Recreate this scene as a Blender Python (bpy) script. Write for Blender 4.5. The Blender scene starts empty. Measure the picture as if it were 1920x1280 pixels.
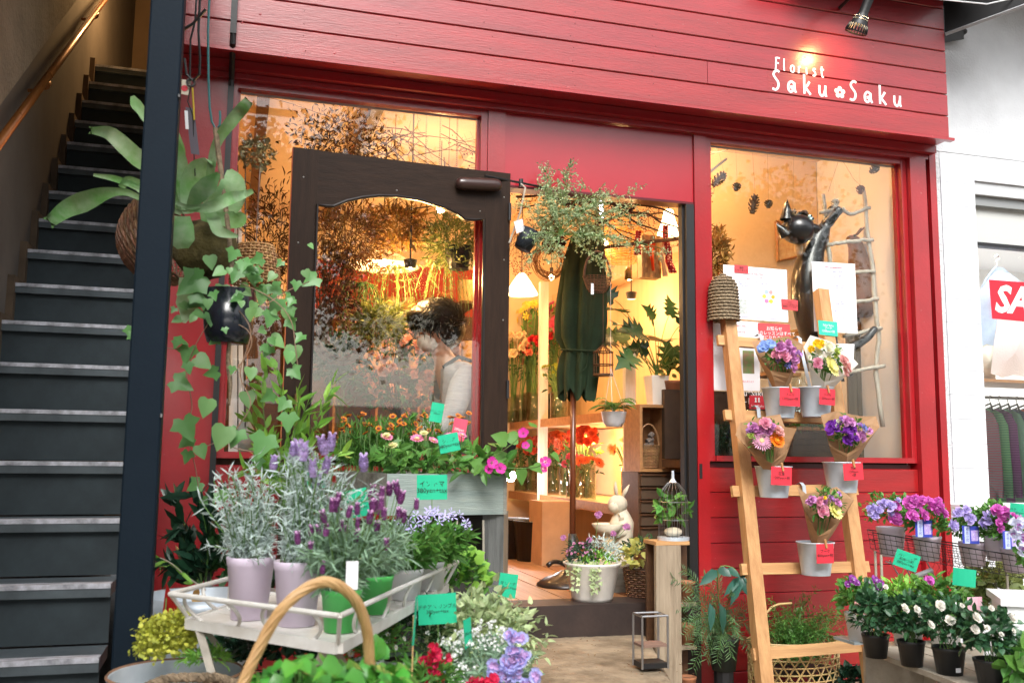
import bpy, math, random
import numpy as np
from mathutils import Vector, Matrix
random.seed(7)
SC = bpy.context.scene
COL = SC.collection
PI = math.pi
# ---------------------------------------------------------------- camera
F = 1785.0
PIT, YAW, ROL = [math.radians(a) for a in (6.9, 16.38, .653)]
CAM = np.array([0, -4.7, .906])
_cy, _sy, _cp, _sp = math.cos(YAW), math.sin(YAW), math.cos(PIT), math.sin(PIT)
_fw = np.array([_sy*_cp, _cy*_cp, _sp]); _rt = np.array([_cy, -_sy, 0.]); _up = np.cross(_rt, _fw)
_c, _s = math.cos(ROL), math.sin(ROL)
CR = np.array([_c*_rt+_s*_up, -_s*_rt+_c*_up, _fw])
cd = bpy.data.cameras.new('camera'); cam = bpy.data.objects.new('camera', cd); COL.objects.link(cam)
mw = Matrix.Identity(4)
for i in range(3):
    mw[i][0], mw[i][1], mw[i][2], mw[i][3] = CR[0][i], CR[1][i], -CR[2][i], CAM[i]
cam.matrix_world = mw
cd.lens = 36*F/1920; cd.sensor_width = 36; cd.clip_start = .05; cd.clip_end = 400
cd.dof.use_dof = True; cd.dof.focus_distance = 5.1; cd.dof.aperture_fstop = 5.0
SC.camera = cam
# ---------------------------------------------------------------- light
wd = bpy.data.worlds.new("World"); SC.world = wd; wd.use_nodes = True
nt = wd.node_tree; nt.nodes.clear()
sky = nt.nodes.new('ShaderNodeTexSky'); sky.sky_type = 'NISHITA'; sky.sun_disc = False
SUN_EL, SUN_RO = math.radians(43), math.radians(195)
sky.sun_elevation = SUN_EL; sky.sun_rotation = SUN_RO; sky.air_density = 1.2; sky.dust_density = 4
hs = nt.nodes.new('ShaderNodeHueSaturation'); hs.inputs['Saturation'].default_value = .2; hs.inputs['Value'].default_value = 1.0
bg = nt.nodes.new('ShaderNodeBackground'); bg.inputs['Strength'].default_value = .15
wo = nt.nodes.new('ShaderNodeOutputWorld')
nt.links.new(sky.outputs[0], hs.inputs['Color']); nt.links.new(hs.outputs[0], bg.inputs[0]); nt.links.new(bg.outputs[0], wo.inputs[0])
sl = bpy.data.lights.new('sun', 'SUN'); sl.energy = 1.3; sl.angle = math.radians(30); sl.color = (1, .97, .93)
so = bpy.data.objects.new('sun', sl); COL.objects.link(so)
_d = Vector((math.sin(SUN_RO)*math.cos(SUN_EL), math.cos(SUN_RO)*math.cos(SUN_EL), math.sin(SUN_EL)))
so.rotation_euler = _d.to_track_quat('Z', 'Y').to_euler(); so.location = (0, -8, 9)
SC.view_settings.view_transform = 'Standard'; SC.view_settings.look = 'None'
SC.view_settings.exposure = 1.12; SC.view_settings.gamma = 1; SC.view_settings.use_curve_mapping = False
# ---------------------------------------------------------------- pixel -> world
def ray(x, y): return CR.T @ np.array([(x-960)/F, -(y-640)/F, 1.])
def PY(x, y, Y): v = ray(x, y); return CAM+v*(Y-CAM[1])/v[1]
def PZ(x, y, Z): v = ray(x, y); return CAM+v*(Z-CAM[2])/v[2]
def PX(x, y, X): v = ray(x, y); return CAM+v*(X-CAM[0])/v[0]
def PD(x, y, d): return CAM+ray(x, y)*d
def PP(x, y, p, n): v = ray(x, y); n = np.array(n, float); return CAM+v*(n@(np.array(p)-CAM))/(n@v)
def dep(p): return float(CR[2] @ (np.array(p)-CAM))
def mpx(p): return dep(p)/F          # metres per photo pixel at p
# ---------------------------------------------------------------- materials
def srgb(h):
    h = h.lstrip('#'); c = [int(h[i:i+2], 16)/255 for i in (0, 2, 4)]
    return tuple(x/12.92 if x <= .04045 else ((x+.055)/1.055)**2.4 for x in c)
_mats = {}
def mat(name, col, rough=.6, metal=0, var=0, vs=6, stretch=None, col2=None, bump=0, bs=40, isl=0, objr=0, coat=0, trl=0, emit=0, spec=.5, alpha=1, dirt=0, coatr=.12, coati=1.5):
    if name in _mats: return _mats[name]
    m = bpy.data.materials.new(name); m.use_nodes = True; _mats[name] = m
    n = m.node_tree; L = n.links.new; bs_ = n.nodes['Principled BSDF']
    if isinstance(col, str): col = srgb(col)
    if isinstance(col2, str): col2 = srgb(col2)
    bs_.inputs['Roughness'].default_value = rough; bs_.inputs['Metallic'].default_value = metal
    bs_.inputs['Specular IOR Level'].default_value = spec
    if coat: bs_.inputs['Coat Weight'].default_value = coat; bs_.inputs['Coat Roughness'].default_value = coatr; bs_.inputs['Coat IOR'].default_value = coati
    out = None
    tc = n.nodes.new('ShaderNodeTexCoord'); mp = n.nodes.new('ShaderNodeMapping')
    L(tc.outputs['Object'], mp.inputs['Vector'])
    if stretch: mp.inputs['Scale'].default_value = stretch
    rgb = n.nodes.new('ShaderNodeRGB'); rgb.outputs[0].default_value = (*col, 1); out = rgb.outputs[0]
    if var:
        nz = n.nodes.new('ShaderNodeTexNoise'); nz.inputs['Scale'].default_value = vs; nz.inputs['Detail'].default_value = 6
        nz.inputs['Roughness'].default_value = .62
        L(mp.outputs[0], nz.inputs['Vector'])
        mx = n.nodes.new('ShaderNodeMix'); mx.data_type = 'RGBA'
        cr = n.nodes.new('ShaderNodeMapRange'); cr.inputs[1].default_value = .36; cr.inputs[2].default_value = .66
        L(nz.outputs['Fac'], cr.inputs[0])
        c2 = col2 if col2 else tuple(c*(1-var) for c in col)
        mx.inputs[7].default_value = (*c2, 1); L(out, mx.inputs[6]); 
        ml = n.nodes.new('ShaderNodeMath'); ml.operation = 'MULTIPLY'; ml.inputs[1].default_value = var if col2 else 1
        L(cr.outputs[0], ml.inputs[0]); L(ml.outputs[0], mx.inputs[0]); out = mx.outputs[2]
        rm = n.nodes.new('ShaderNodeMapRange'); rm.inputs[3].default_value = max(0, rough-.06); rm.inputs[4].default_value = min(1, rough+.08)
        L(nz.outputs['Fac'], rm.inputs[0]); L(rm.outputs[0], bs_.inputs['Roughness'])
    if dirt:
        nz = n.nodes.new('ShaderNodeTexNoise'); nz.inputs['Scale'].default_value = 55; nz.inputs['Detail'].default_value = 3
        L(tc.outputs['Object'], nz.inputs['Vector'])
        cr = n.nodes.new('ShaderNodeMapRange'); cr.inputs[1].default_value = .70; cr.inputs[2].default_value = .78; cr.inputs[4].default_value = dirt
        L(nz.outputs['Fac'], cr.inputs[0])
        mx = n.nodes.new('ShaderNodeMix'); mx.data_type = 'RGBA'; mx.inputs[7].default_value = (.45, .3, .26, 1)
        L(cr.outputs[0], mx.inputs[0]); L(out, mx.inputs[6]); out = mx.outputs[2]
    if isl or objr:
        hv = n.nodes.new('ShaderNodeHueSaturation')
        src = n.nodes.new('ShaderNodeNewGeometry').outputs['Random Per Island'] if isl else n.nodes.new('ShaderNodeObjectInfo').outputs['Random']
        a = isl or objr
        r1 = n.nodes.new('ShaderNodeMapRange'); r1.inputs[3].default_value = 1-a; r1.inputs[4].default_value = 1+a
        r2 = n.nodes.new('ShaderNodeMapRange'); r2.inputs[3].default_value = .5-a*.045; r2.inputs[4].default_value = .5+a*.045
        wn = n.nodes.new('ShaderNodeTexWhiteNoise'); wn.noise_dimensions = '1D'
        L(src, r1.inputs[0]); L(src, wn.inputs['W']); L(wn.outputs['Value'], r2.inputs[0])
        L(r1.outputs[0], hv.inputs['Value']); L(r2.outputs[0], hv.inputs['Hue']); L(out, hv.inputs['Color']); out = hv.outputs[0]
    L(out, bs_.inputs['Base Color'])
    if bump:
        nb = n.nodes.new('ShaderNodeTexNoise'); nb.inputs['Scale'].default_value = bs; nb.inputs['Detail'].default_value = 5
        L(mp.outputs[0], nb.inputs['Vector'])
        bp = n.nodes.new('ShaderNodeBump'); bp.inputs['Strength'].default_value = bump; bp.inputs['Distance'].default_value = .004
        L(nb.outputs['Fac'], bp.inputs['Height']); L(bp.outputs[0], bs_.inputs['Normal'])
    if emit:
        L(out, bs_.inputs['Emission Color']); bs_.inputs['Emission Strength'].default_value = emit
    if trl:
        tr = n.nodes.new('ShaderNodeBsdfTranslucent'); ms = n.nodes.new('ShaderNodeMixShader'); ms.inputs[0].default_value = trl
        L(out, tr.inputs[0]); L(bs_.outputs[0], ms.inputs[1]); L(tr.outputs[0], ms.inputs[2])
        L(ms.outputs[0], n.nodes['Material Output'].inputs[0])
    return m
def glass(name, tint=(1, 1, 1), boost=1.0, rough=0.0):
    if name in _mats: return _mats[name]
    m = bpy.data.materials.new(name); m.use_nodes = True; _mats[name] = m
    n = m.node_tree; n.nodes.clear(); L = n.links.new
    o = n.nodes.new('ShaderNodeOutputMaterial'); t = n.nodes.new('ShaderNodeBsdfTransparent'); t.inputs[0].default_value = (*tint, 1)
    g = n.nodes.new('ShaderNodeBsdfGlossy'); g.inputs['Roughness'].default_value = rough
    fr = n.nodes.new('ShaderNodeFresnel'); ge = n.nodes.new('ShaderNodeNewGeometry'); mr = n.nodes.new('ShaderNodeMapRange'); mr.inputs[3].default_value = 1.52; mr.inputs[4].default_value = 1/1.52; L(ge.outputs['Backfacing'], mr.inputs[0]); L(mr.outputs[0], fr.inputs[0])
    ml = n.nodes.new('ShaderNodeMath'); ml.operation = 'MULTIPLY'; ml.inputs[1].default_value = boost; ml.use_clamp = True
    mx = n.nodes.new('ShaderNodeMixShader')
    L(fr.outputs[0], ml.inputs[0]); L(ml.outputs[0], mx.inputs[0]); L(t.outputs[0], mx.inputs[1]); L(g.outputs[0], mx.inputs[2]); L(mx.outputs[0], o.inputs[0])
    return m
RED = mat('red_paint', (.36, .008, .013), rough=.33, var=.22, vs=3, bump=.25, bs=60, coat=.7, coatr=.16, dirt=.35)
REDB = mat('red_board_paint', (.33, .007, .012), rough=.34, var=.28, vs=5, stretch=(.35, 1, 3), bump=.4, bs=45, coat=.85, coatr=.2, coati=1.5, objr=.04, dirt=.4)
DARKRED = mat('dark_red_paint', (.10, .004, .008), rough=.35, var=.2)
BROWN = mat('dark_brown_wood', (.022, .013, .009), rough=.42, var=.55, vs=8, stretch=(6, 6, .6), col2=(.040, .022, .014), bump=.3, bs=50, spec=.14)
STEELB = mat('blue_black_steel', (.007, .013, .021), rough=.55, spec=.08, var=.4, vs=7, col2=(.010, .018, .027), bump=.15, bs=90)
BLACKM = mat('black_metal', (.012, .012, .013), rough=.45, bump=.1)
TRIM = mat('grey_blue_metal', (.22, .28, .38), rough=.5, var=.3, vs=4)
STUCCO = mat('white_stucco', (.66, .68, .71), rough=.85, var=.22, vs=1.6, bump=.9, bs=70)
TILE = mat('white_tile', (.66, .68, .72), rough=.4, objr=.03, bump=.05)
PINE = mat('pine_wood', (.52, .29, .12), rough=.55, var=.7, vs=5, stretch=(7, 7, .5), col2=(.33, .15, .055), bump=.35, bs=40)
PINEX = mat('pine_wood_across', (.54, .31, .13), rough=.55, var=.7, vs=5, stretch=(.5, 7, 7), col2=(.34, .16, .06), bump=.35, bs=40)
CREAMW = mat('cream_plywood', (.74, .55, .34), rough=.6, var=.5, vs=3, stretch=(5, 5, .4), col2=(.62, .42, .22), bump=.1)
CREAM = mat('cream_wall', (.75, .60, .40), rough=.8, var=.10, vs=2, bump=.1)
WHITEW = mat('white_painted_wood', (.72, .70, .66), rough=.5, var=.8, vs=6, stretch=(4, 4, .6), col2=(.55, .50, .43), bump=.3)
GREYW = mat('weathered_grey_wood', (.30, .29, .25), rough=.75, var=.9, vs=6, stretch=(.6, 5, 8), col2=(.17, .17, .15), bump=.6, bs=30)
GREYG = mat('green_grey_wood', (.30, .35, .32), rough=.75, var=.9, vs=5, stretch=(.6, 5, 8), col2=(.2, .26, .25), bump=.6, bs=30, objr=.08)
GREYV = mat('weathered_upright_wood', (.34, .27, .19), rough=.7, var=.9, vs=6, stretch=(6, 6, .5), col2=(.20, .15, .10), bump=.6, bs=30)
DARKW = mat('dark_walnut_wood', (.10, .045, .018), rough=.5, var=.6, vs=6, stretch=(.6, 5, 5), col2=(.05, .02, .01), bump=.3)
WARMW = mat('warm_oak_wood', (.40, .20, .075), rough=.5, var=.7, vs=6, stretch=(.6, 5, 5), col2=(.22, .10, .035), bump=.3, objr=.12)
FLOORW = mat('floor_wood', (.36, .19, .09), rough=.5, var=.7, vs=4, stretch=(6, .5, 6), col2=(.2, .10, .045), bump=.3, objr=.14)
CONC = mat('concrete', (.33, .26, .175), rough=.85, var=.98, vs=4.5, col2=(.12, .085, .05), bump=1.6, bs=45)
WICK = mat('wicker_tan', (.42, .24, .10), rough=.6, var=.8, vs=25, col2=(.22, .11, .045), isl=.25)
WICKD = mat('wicker_brown', (.16, .075, .035), rough=.6, var=.8, vs=25, col2=(.07, .03, .015), isl=.35)
WICKY = mat('bamboo_yellow', (.50, .36, .15), rough=.5, var=.6, vs=20, col2=(.34, .22, .08), isl=.2)
ROPE = mat('jute_rope', (.30, .22, .14), rough=.9, var=.7, vs=60, bump=.8, bs=120)
ZINC = mat('galvanised_zinc', (.58, .64, .70), rough=.42, metal=.35, var=.6, vs=9, col2=(.38, .45, .52), bump=.08)
GALV = mat('chrome_wire', (.35, .35, .36), rough=.3, metal=.9)
WIRE = mat('dark_wire', (.03, .03, .035), rough=.5, metal=.4)
LILAC = mat('lilac_plastic', (.70, .60, .74), rough=.42, var=.08, vs=8)
LGREEN = mat('green_plastic', (.10, .55, .13), rough=.35, trl=.15)
WHITEP = mat('white_plastic', (.72, .73, .76), rough=.4)
BLKP = mat('black_plastic', (.012, .013, .015), rough=.4)
TERRA = mat('terracotta', (.42, .17, .08), rough=.8, var=.4, vs=12, bump=.2)
ENAM = mat('white_enamel', (.74, .70, .64), rough=.3, var=.25, vs=6, bump=.1, dirt=.3)
STONE = mat('pale_stone', (.62, .55, .42), rough=.75, var=.35, vs=10, bump=.5, bs=50)
SOIL = mat('soil', (.04, .025, .015), rough=.95, bump=1, bs=80)
GREENC = mat('green_card', (.012, .47, .26), rough=.6)
REDC = mat('red_card', (.62, .025, .045), rough=.55)
INK = mat('black_ink', (.01, .012, .012), rough=.6)
WHITE = mat('white_paper', (.80, .80, .83), rough=.6)
WINK = mat('white_ink', (.85, .85, .85), rough=.5)
KRAFT = mat('kraft_paper', (.42, .24, .12), rough=.7, var=.3, vs=8, bump=.2, trl=.1)
CLEARP = glass('clear_film', (.95, .96, .97), 1.6, .1)
PANE = glass('window_glass', (.97, .98, .97), .9)
DPANE = glass('door_glass', (.95, .94, .90), 1.15)
JAR = glass('vase_glass', (.86, .90, .88), 1.6)
BULB = mat('bulb_glow', (1, .78, .48), emit=30)
GLOW = mat('lamp_shade_glow', (1, .86, .66), rough=.5, emit=2.2, trl=.3)
STEM = mat('green_stem', (.10, .20, .05), rough=.6, isl=.2)
TWIG = mat('brown_twig', (.09, .05, .03), rough=.8, isl=.3)
DRIFT = mat('driftwood', (.46, .42, .35), rough=.85, var=.7, vs=12, stretch=(3, 3, .8), col2=(.28, .25, .2), bump=.8, bs=40)
def leafm(name, col, isl=.3, rough=.45, trl=.3, var=0, col2=None): return mat(name, col, rough=rough, isl=isl, trl=trl, var=var, vs=14, col2=col2, spec=.15 if rough > .75 else .4)
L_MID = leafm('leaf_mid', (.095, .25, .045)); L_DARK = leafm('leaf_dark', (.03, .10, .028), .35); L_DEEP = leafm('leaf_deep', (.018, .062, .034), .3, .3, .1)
L_LITE = leafm('leaf_light', (.22, .46, .07)); L_SILV = leafm('leaf_silver', (.52, .62, .60), .2, .7, .2); L_GREY = leafm('leaf_greygreen', (.26, .40, .27), .25, .6)
L_YEL = leafm('leaf_gold', (.50, .52, .08), .3); L_BAS = mat('leaf_basil', (.10, .36, .045), rough=.3, objr=.35, trl=.25, var=.5, vs=40, col2=(.06, .24, .03)); L_VAR = leafm('leaf_variegated', (.42, .52, .27), .35)
L_IVY = leafm('leaf_ivy', (.10, .28, .085), .35, .35); L_STAG = mat('leaf_staghorn', (.12, .30, .07), rough=.6, objr=.28, trl=.35, var=.9, vs=9, col2=(.34, .46, .30), bump=.5, bs=25, spec=.3); L_OLIVE = leafm('leaf_olive', (.20, .24, .07), .35)
L_DRY = leafm('dried_brown', (.22, .11, .04), .5, .8, .2); L_DRYD = leafm('dried_dark', (.085, .042, .018), .6, .9, .25); L_DRYO = leafm('dried_ochre', (.36, .21, .06), .4, .8, .2)
L_EUC = leafm('leaf_pale', (.38, .48, .27), .25, .6)
# ---------------------------------------------------------------- mesh builder
def A(*v): return np.array(v, float)
def nrm(v): v = np.array(v, float); return v/(np.linalg.norm(v)+1e-12)
class MB:
    def __init__(s): s.V = []; s.F = []; s.MI = []; s.n = 0
    def add(s, V, Fc, mi=0):
        V = np.asarray(V, float).reshape(-1, 3); s.V.append(V); n = s.n
        s.F += [tuple(i+n for i in f) for f in Fc]; s.MI += [mi]*len(Fc); s.n += len(V); return s
    def box(s, a, b, mi=0, R=None, o=None):
        x0, y0, z0 = a; x1, y1, z1 = b
        V = A([x0, y0, z0], [x1, y0, z0], [x1, y1, z0], [x0, y1, z0], [x0, y0, z1], [x1, y0, z1], [x1, y1, z1], [x0, y1, z1])
        if R is not None: V = (V-o) @ np.array(R).T + o
        return s.add(V, [(0, 3, 2, 1), (4, 5, 6, 7), (0, 1, 5, 4), (1, 2, 6, 5), (2, 3, 7, 6), (3, 0, 4, 7)], mi)
    def obox(s, c, ax, mi=0):           # centre, three half-axis vectors
        c = A(*c); X, Y, Z = [np.array(a, float) for a in ax]
        V = [c+i*X+j*Y+k*Z for k in (-1, 1) for (i, j) in ((-1, -1), (1, -1), (1, 1), (-1, 1))]
        return s.add(V, [(0, 3, 2, 1), (4, 5, 6, 7), (0, 1, 5, 4), (1, 2, 6, 5), (2, 3, 7, 6), (3, 0, 4, 7)], mi)
    def tube(s, pts, r, n=6, mi=0, cap=True, flat=None):
        pts = np.array(pts, float); m = len(pts)
        rs = np.full(m, r) if np.isscalar(r) else np.interp(np.linspace(0, 1, m), np.linspace(0, 1, len(r)), r)
        T = np.gradient(pts, axis=0); T /= np.linalg.norm(T, axis=1)[:, None]+1e-12
        u = np.cross(T[0], [0, 0, 1]);
        if np.linalg.norm(u) < .1: u = np.cross(T[0], [1, 0, 0])
        u = nrm(u); V = []
        a = np.arange(n)*2*PI/n
        for i in range(m):
            u = u-T[i]*(u@T[i]); u = nrm(u); w = np.cross(T[i], u)
            V.append(pts[i]+rs[i]*(np.cos(a)[:, None]*u+np.sin(a)[:, None]*w*(flat or 1)))
        Fc = [(i*n+j, i*n+(j+1) % n, (i+1)*n+(j+1) % n, (i+1)*n+j) for i in range(m-1) for j in range(n)]
        if cap: Fc += [tuple(range(n))[::-1], tuple((m-1)*n+j for j in range(n))]
        return s.add(np.concatenate(V), Fc, mi)
    def lathe(s, prof, c, n=20, mi=0, axis=None, sx=1, sy=1):   # prof [(r,z)]
        a = np.arange(n)*2*PI/n; V = []
        for r, z in prof: V.append(np.c_[np.cos(a)*r*sx, np.sin(a)*r*sy, np.full(n, z)])
        V = np.concatenate(V)
        if axis is not None:
            q = Vector((0, 0, 1)).rotation_difference(Vector(axis)).to_matrix(); V = V @ np.array(q).T
        Fc = [(i*n+j, i*n+(j+1) % n, (i+1)*n+(j+1) % n, (i+1)*n+j) for i in range(len(prof)-1) for j in range(n)]
        return s.add(V+A(*c), Fc, mi)
    def prism(s, poly, o, ux, uy, th, mi=0):     # poly 2d, extruded along th vector
        o = A(*o); ux = A(*ux); uy = A(*uy); th = A(*th); n = len(poly)
        B = [o+p[0]*ux+p[1]*uy for p in poly]; V = B+[b+th for b in B]
        return s.add(V, [tuple(range(n)), tuple(range(2*n-1, n-1, -1))]+[(i, i+n, (i+1) % n+n, (i+1) % n) for i in range(n)], mi)
    def sphere(s, c, r, n=10, m=7, mi=0, sc=(1, 1, 1), jit=0, rg=None):
        V = []
        for i in range(m+1):
            t = PI*i/m
            for j in range(n):
                p = 2*PI*j/n; V.append([math.sin(t)*math.cos(p)*sc[0], math.sin(t)*math.sin(p)*sc[1], math.cos(t)*sc[2]])
        V = np.array(V)*r
        if jit: V *= 1+jit*((rg or np.random.default_rng(1)).random((len(V), 1))-.5)
        return s.add(V+A(*c), [(i*n+j, (i+1)*n+j, (i+1)*n+(j+1) % n, i*n+(j+1) % n) for i in range(m) for j in range(n)], mi)
    def scat(s, tm, P, D, N, SL, SW=None, mi=0):
        TV, TF = tm; P = np.asarray(P, float); k = len(P)
        if k == 0: return s
        D = np.broadcast_to(np.asarray(D, float), P.shape); D = D/(np.linalg.norm(D, axis=1)[:, None]+1e-12)
        N = np.broadcast_to(np.asarray(N, float), P.shape); S = np.cross(D, N); S = S/(np.linalg.norm(S, axis=1)[:, None]+1e-9); N = np.cross(S, D)
        SL = np.broadcast_to(np.asarray(SL, float), (k,)); SW = SL if SW is None else np.broadcast_to(np.asarray(SW, float), (k,))
        V = P[:, None]+D[:, None]*(TV[None, :, 0:1]*SL[:, None, None])+S[:, None]*(TV[None, :, 1:2]*SW[:, None, None])+N[:, None]*(TV[None, :, 2:3]*SL[:, None, None])
        nv = len(TV); base = s.n; s.V.append(V.reshape(-1, 3)); s.n += k*nv
        for i in range(k):
            o = base+i*nv; s.F += [tuple(a+o for a in f) for f in TF]
        s.MI += [mi]*(k*len(TF)); return s
    def mesh(s, name, mats, smooth=False, org=None):
        me = bpy.data.meshes.new(name); V = np.concatenate(s.V)
        if org is not None: V = V-np.array(org)
        me.from_pydata(V.tolist(), [], s.F)
        for m in (mats if isinstance(mats, (list, tuple)) else [mats]): me.materials.append(m)
        if any(s.MI): me.polygons.foreach_set('material_index', s.MI)
        if smooth: me.polygons.foreach_set('use_smooth', [True]*len(me.polygons))
        me.update(); return me
    def build(s, name, mats, parent=None, smooth=False, kind=None, label=None):
        org = WL[parent.name] if parent is not None else None
        o = bpy.data.objects.new(name, s.mesh(name, mats, smooth, org)); COL.objects.link(o)
        if parent is not None: o.parent = parent; WL[o.name] = org
        else: WL[o.name] = A(0, 0, 0)
        if kind: o['kind'] = kind
        if label: o['label'] = label
        return o
    def single(s, name, mats, label, cat, loc=None, group=None, smooth=False, kind=None):
        V = np.concatenate(s.V)
        if loc is None: loc = A(V[:, 0].mean(), V[:, 1].mean(), V[:, 2].min())
        o = bpy.data.objects.new(name, s.mesh(name, mats, smooth, loc)); COL.objects.link(o)
        o.location = loc; WL[o.name] = A(*loc); o['label'] = label; o['category'] = cat
        if group: o['group'] = group
        if kind: o['kind'] = kind
        return o
WL = {}
def thing(name, label, cat, loc, group=None):
    o = bpy.data.objects.new(name, None); COL.objects.link(o); o.empty_display_size = .05
    o.location = loc; o['label'] = label; o['category'] = cat; WL[o.name] = A(*loc)
    if group: o['group'] = group
    return o
def struct(name, mb, m, smooth=False):
    o = mb.build(name, m, None, smooth); o['kind'] = 'structure'; return o
def inst(name, me, parent, loc, D=None, N=None, sc=1.0, label=None):
    """one piece sharing its mesh: +X of the mesh along D, +Z along N (leaf) ; for flowers use fl()"""
    o = bpy.data.objects.new(name, me); COL.objects.link(o); o.parent = parent
    p = A(*loc)-WL[parent.name]
    D = nrm(D if D is not None else (1, 0, 0)); N = A(*(N if N is not None else (0, 0, 1)))
    S = np.cross(N, D); S = nrm(S) if np.linalg.norm(S) > 1e-6 else nrm(np.cross((0, 1, .1), D)); N = np.cross(D, S)
    if np.isscalar(sc): sc = (sc, sc, sc)
    M = Matrix.Identity(4)
    for i in range(3): M[i][0] = D[i]*sc[0]; M[i][1] = S[i]*sc[1]; M[i][2] = N[i]*sc[2]; M[i][3] = p[i]
    o.matrix_basis = M; WL[o.name] = A(*loc)
    if label: o['label'] = label
    return o
def fl(me, parent, loc, N, size, spin=None, name='flower'):
    N = nrm(N); a = random.random()*6.28 if spin is None else spin
    t = nrm(np.cross(N, (0, 0, 1)) if abs(N[2]) < .95 else (1, 0, 0)); b = np.cross(N, t)
    return inst(name, me, parent, loc, t*math.cos(a)+b*math.sin(a), N, size)
# templates: (verts(u along, v across, w up), faces)
T_TINY = (A([0, 0, 0], [.45, .5, .12], [1, 0, -.05], [.45, -.5, .12]), [(0, 1, 2), (0, 2, 3)])
def oval(fold=.12, curl=.15, w1=.42, w2=.40, u1=.3, u2=.68):
    return (A([0, 0, 0], [u1, w1, fold], [u1, 0, .02], [u1, -w1, fold], [u2, w2, fold-curl*.6], [u2, 0, -curl*.4], [u2, -w2, fold-curl*.6], [1, 0, -curl]),
            [(0, 2, 1), (0, 3, 2), (1, 2, 5, 4), (2, 3, 6, 5), (4, 5, 7), (5, 6, 7)])
T_OV = oval(); T_NAR = oval(.05, .2, .5, .42); T_PET = oval(.05, -.1, .32, .5, .35, .8); T_CUP = oval(.12, -.25, .36, .5, .4, .85)
def outline_leaf(pts, mid=(.35, 0), bend=.15):
    """fan leaf from a half outline (u,v>=0), mirrored; returns template with a little droop and fold"""
    h = [p for p in pts]; full = h+[(u, -v) for u, v in h[::-1] if v > 1e-6]
    V = [[u, v, -bend*u*u+abs(v)*.18] for u, v in full]; n = len(V)
    c = [[mid[0], 0, -bend*mid[0]**2]]
    return (np.array(c+V, float), [(0, 1+(i+1) % n, 1+i) for i in range(n)])
T_IVY = outline_leaf([(0, 0), (-.16, .14), (-.20, .34), (-.02, .42), (.10, .52), (.22, .66), (.32, .50), (.38, .36), (.52, .30), (.72, .20), (1, 0)], (.15, 0))
T_HEART = outline_leaf([(0, 0), (-.08, .2), (0, .4), (.22, .48), (.5, .38), (.75, .2), (1, 0)], (.3, 0))
T_MAPLE = outline_leaf([(0, 0), (-.15, .35), (.05, .3), (.12, .75), (.3, .4), (.5, .62), (.55, .25), (.8, .3), (1, 0)], (.25, 0), .25)
def mesh_of(tm, name, m, smooth=True):
    mb = MB(); mb.add(tm[0], tm[1]); return mb.mesh(name, m, smooth)
def rng(s): return np.random.default_rng(s)
def sph(r, k, up=-.3):
    v = r.normal(size=(k*4+24, 3)); v /= np.linalg.norm(v, axis=1)[:, None]; v = v[v[:, 2] > up][:k]; return v
def dome(mb, c, rad, k, L, W=None, seed=0, up=-.2, mi=0, tm=None, fill=.55, out=.7, vup=.35):
    """k leaves through an ellipsoid crown"""
    r = rng(seed); tm = tm or T_OV; d = sph(r, k, up); k = len(d)
    q = (fill+(1-fill)*r.random(k))**.8
    lump = 1+.18*np.sin(d[:, 0]*5+seed)*np.cos(d[:, 1]*4+seed*2)+.12*r.normal(size=k)
    P = A(*c)+d*np.array(rad)*(q*lump)[:, None]
    D = d*out+r.normal(size=(k, 3))*.5+A(0, 0, vup*.4); N = A(0, 0, 1)*.9+d*.7+r.normal(size=(k, 3))*.5
    sL = L*(.65+.6*r.random(k)); mb.scat(tm, P-nrm(D[0])*0, D, N, sL, (W or L*.6)/L*sL, mi); return mb
def bez(a, b, c, n=8):
    t = np.linspace(0, 1, n)[:, None]; a, b, c = A(*a), A(*b), A(*c); return (1-t)**2*a+2*t*(1-t)*b+t*t*c
def stems(mb, base, c, rad, k, r=.0012, seed=0, mi=0, n=4, sides=4):
    g = rng(seed)
    for i in range(k):
        d = sph(g, 1, .0)[0]; e = A(*c)+d*np.array(rad)*.9; b = A(*base)+A(*g.normal(size=2)*.012, 0)
        mb.tube(bez(b, (b+e)/2+A(0, 0, .3*np.linalg.norm(e-b)*.5), e, n), [r, r*.6], sides, mi, cap=False)
    return mb
# flower meshes (unit diameter, facing +Z)
def f_daisy(name, n, pc, cc, cr=.16, layers=1, w=.30, cup=.12, inner=None):
    mb = MB()
    for l in range(layers):
        r = 1-.28*l; a = np.arange(n)*2*PI/n+l*.5*2*PI/n
        D = np.c_[np.cos(a), np.sin(a), np.full(n, cup+.5*l)]
        mb.scat(T_PET, np.c_[np.cos(a)*.06, np.sin(a)*.06, np.full(n, .02*l)], D, (0, 0, 1), np.full(n, .5*r-.05)*(.92+.16*np.random.random(n)), np.full(n, w*.5*r), 0)
    mb.sphere((0, 0, .05), cr*.6, 8, 5, 1, (1, 1, .5))
    if inner: mb.sphere((0, 0, .05), cr, 10, 5, 2, (1, 1, .35))
    return mb.mesh(name, [mat(name+'_petal', pc, rough=.6, isl=.12, trl=.25), mat(name+'_centre', cc, rough=.8, isl=.2)]+([mat(name+'_ring', inner, rough=.8)] if inner else []))
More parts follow.
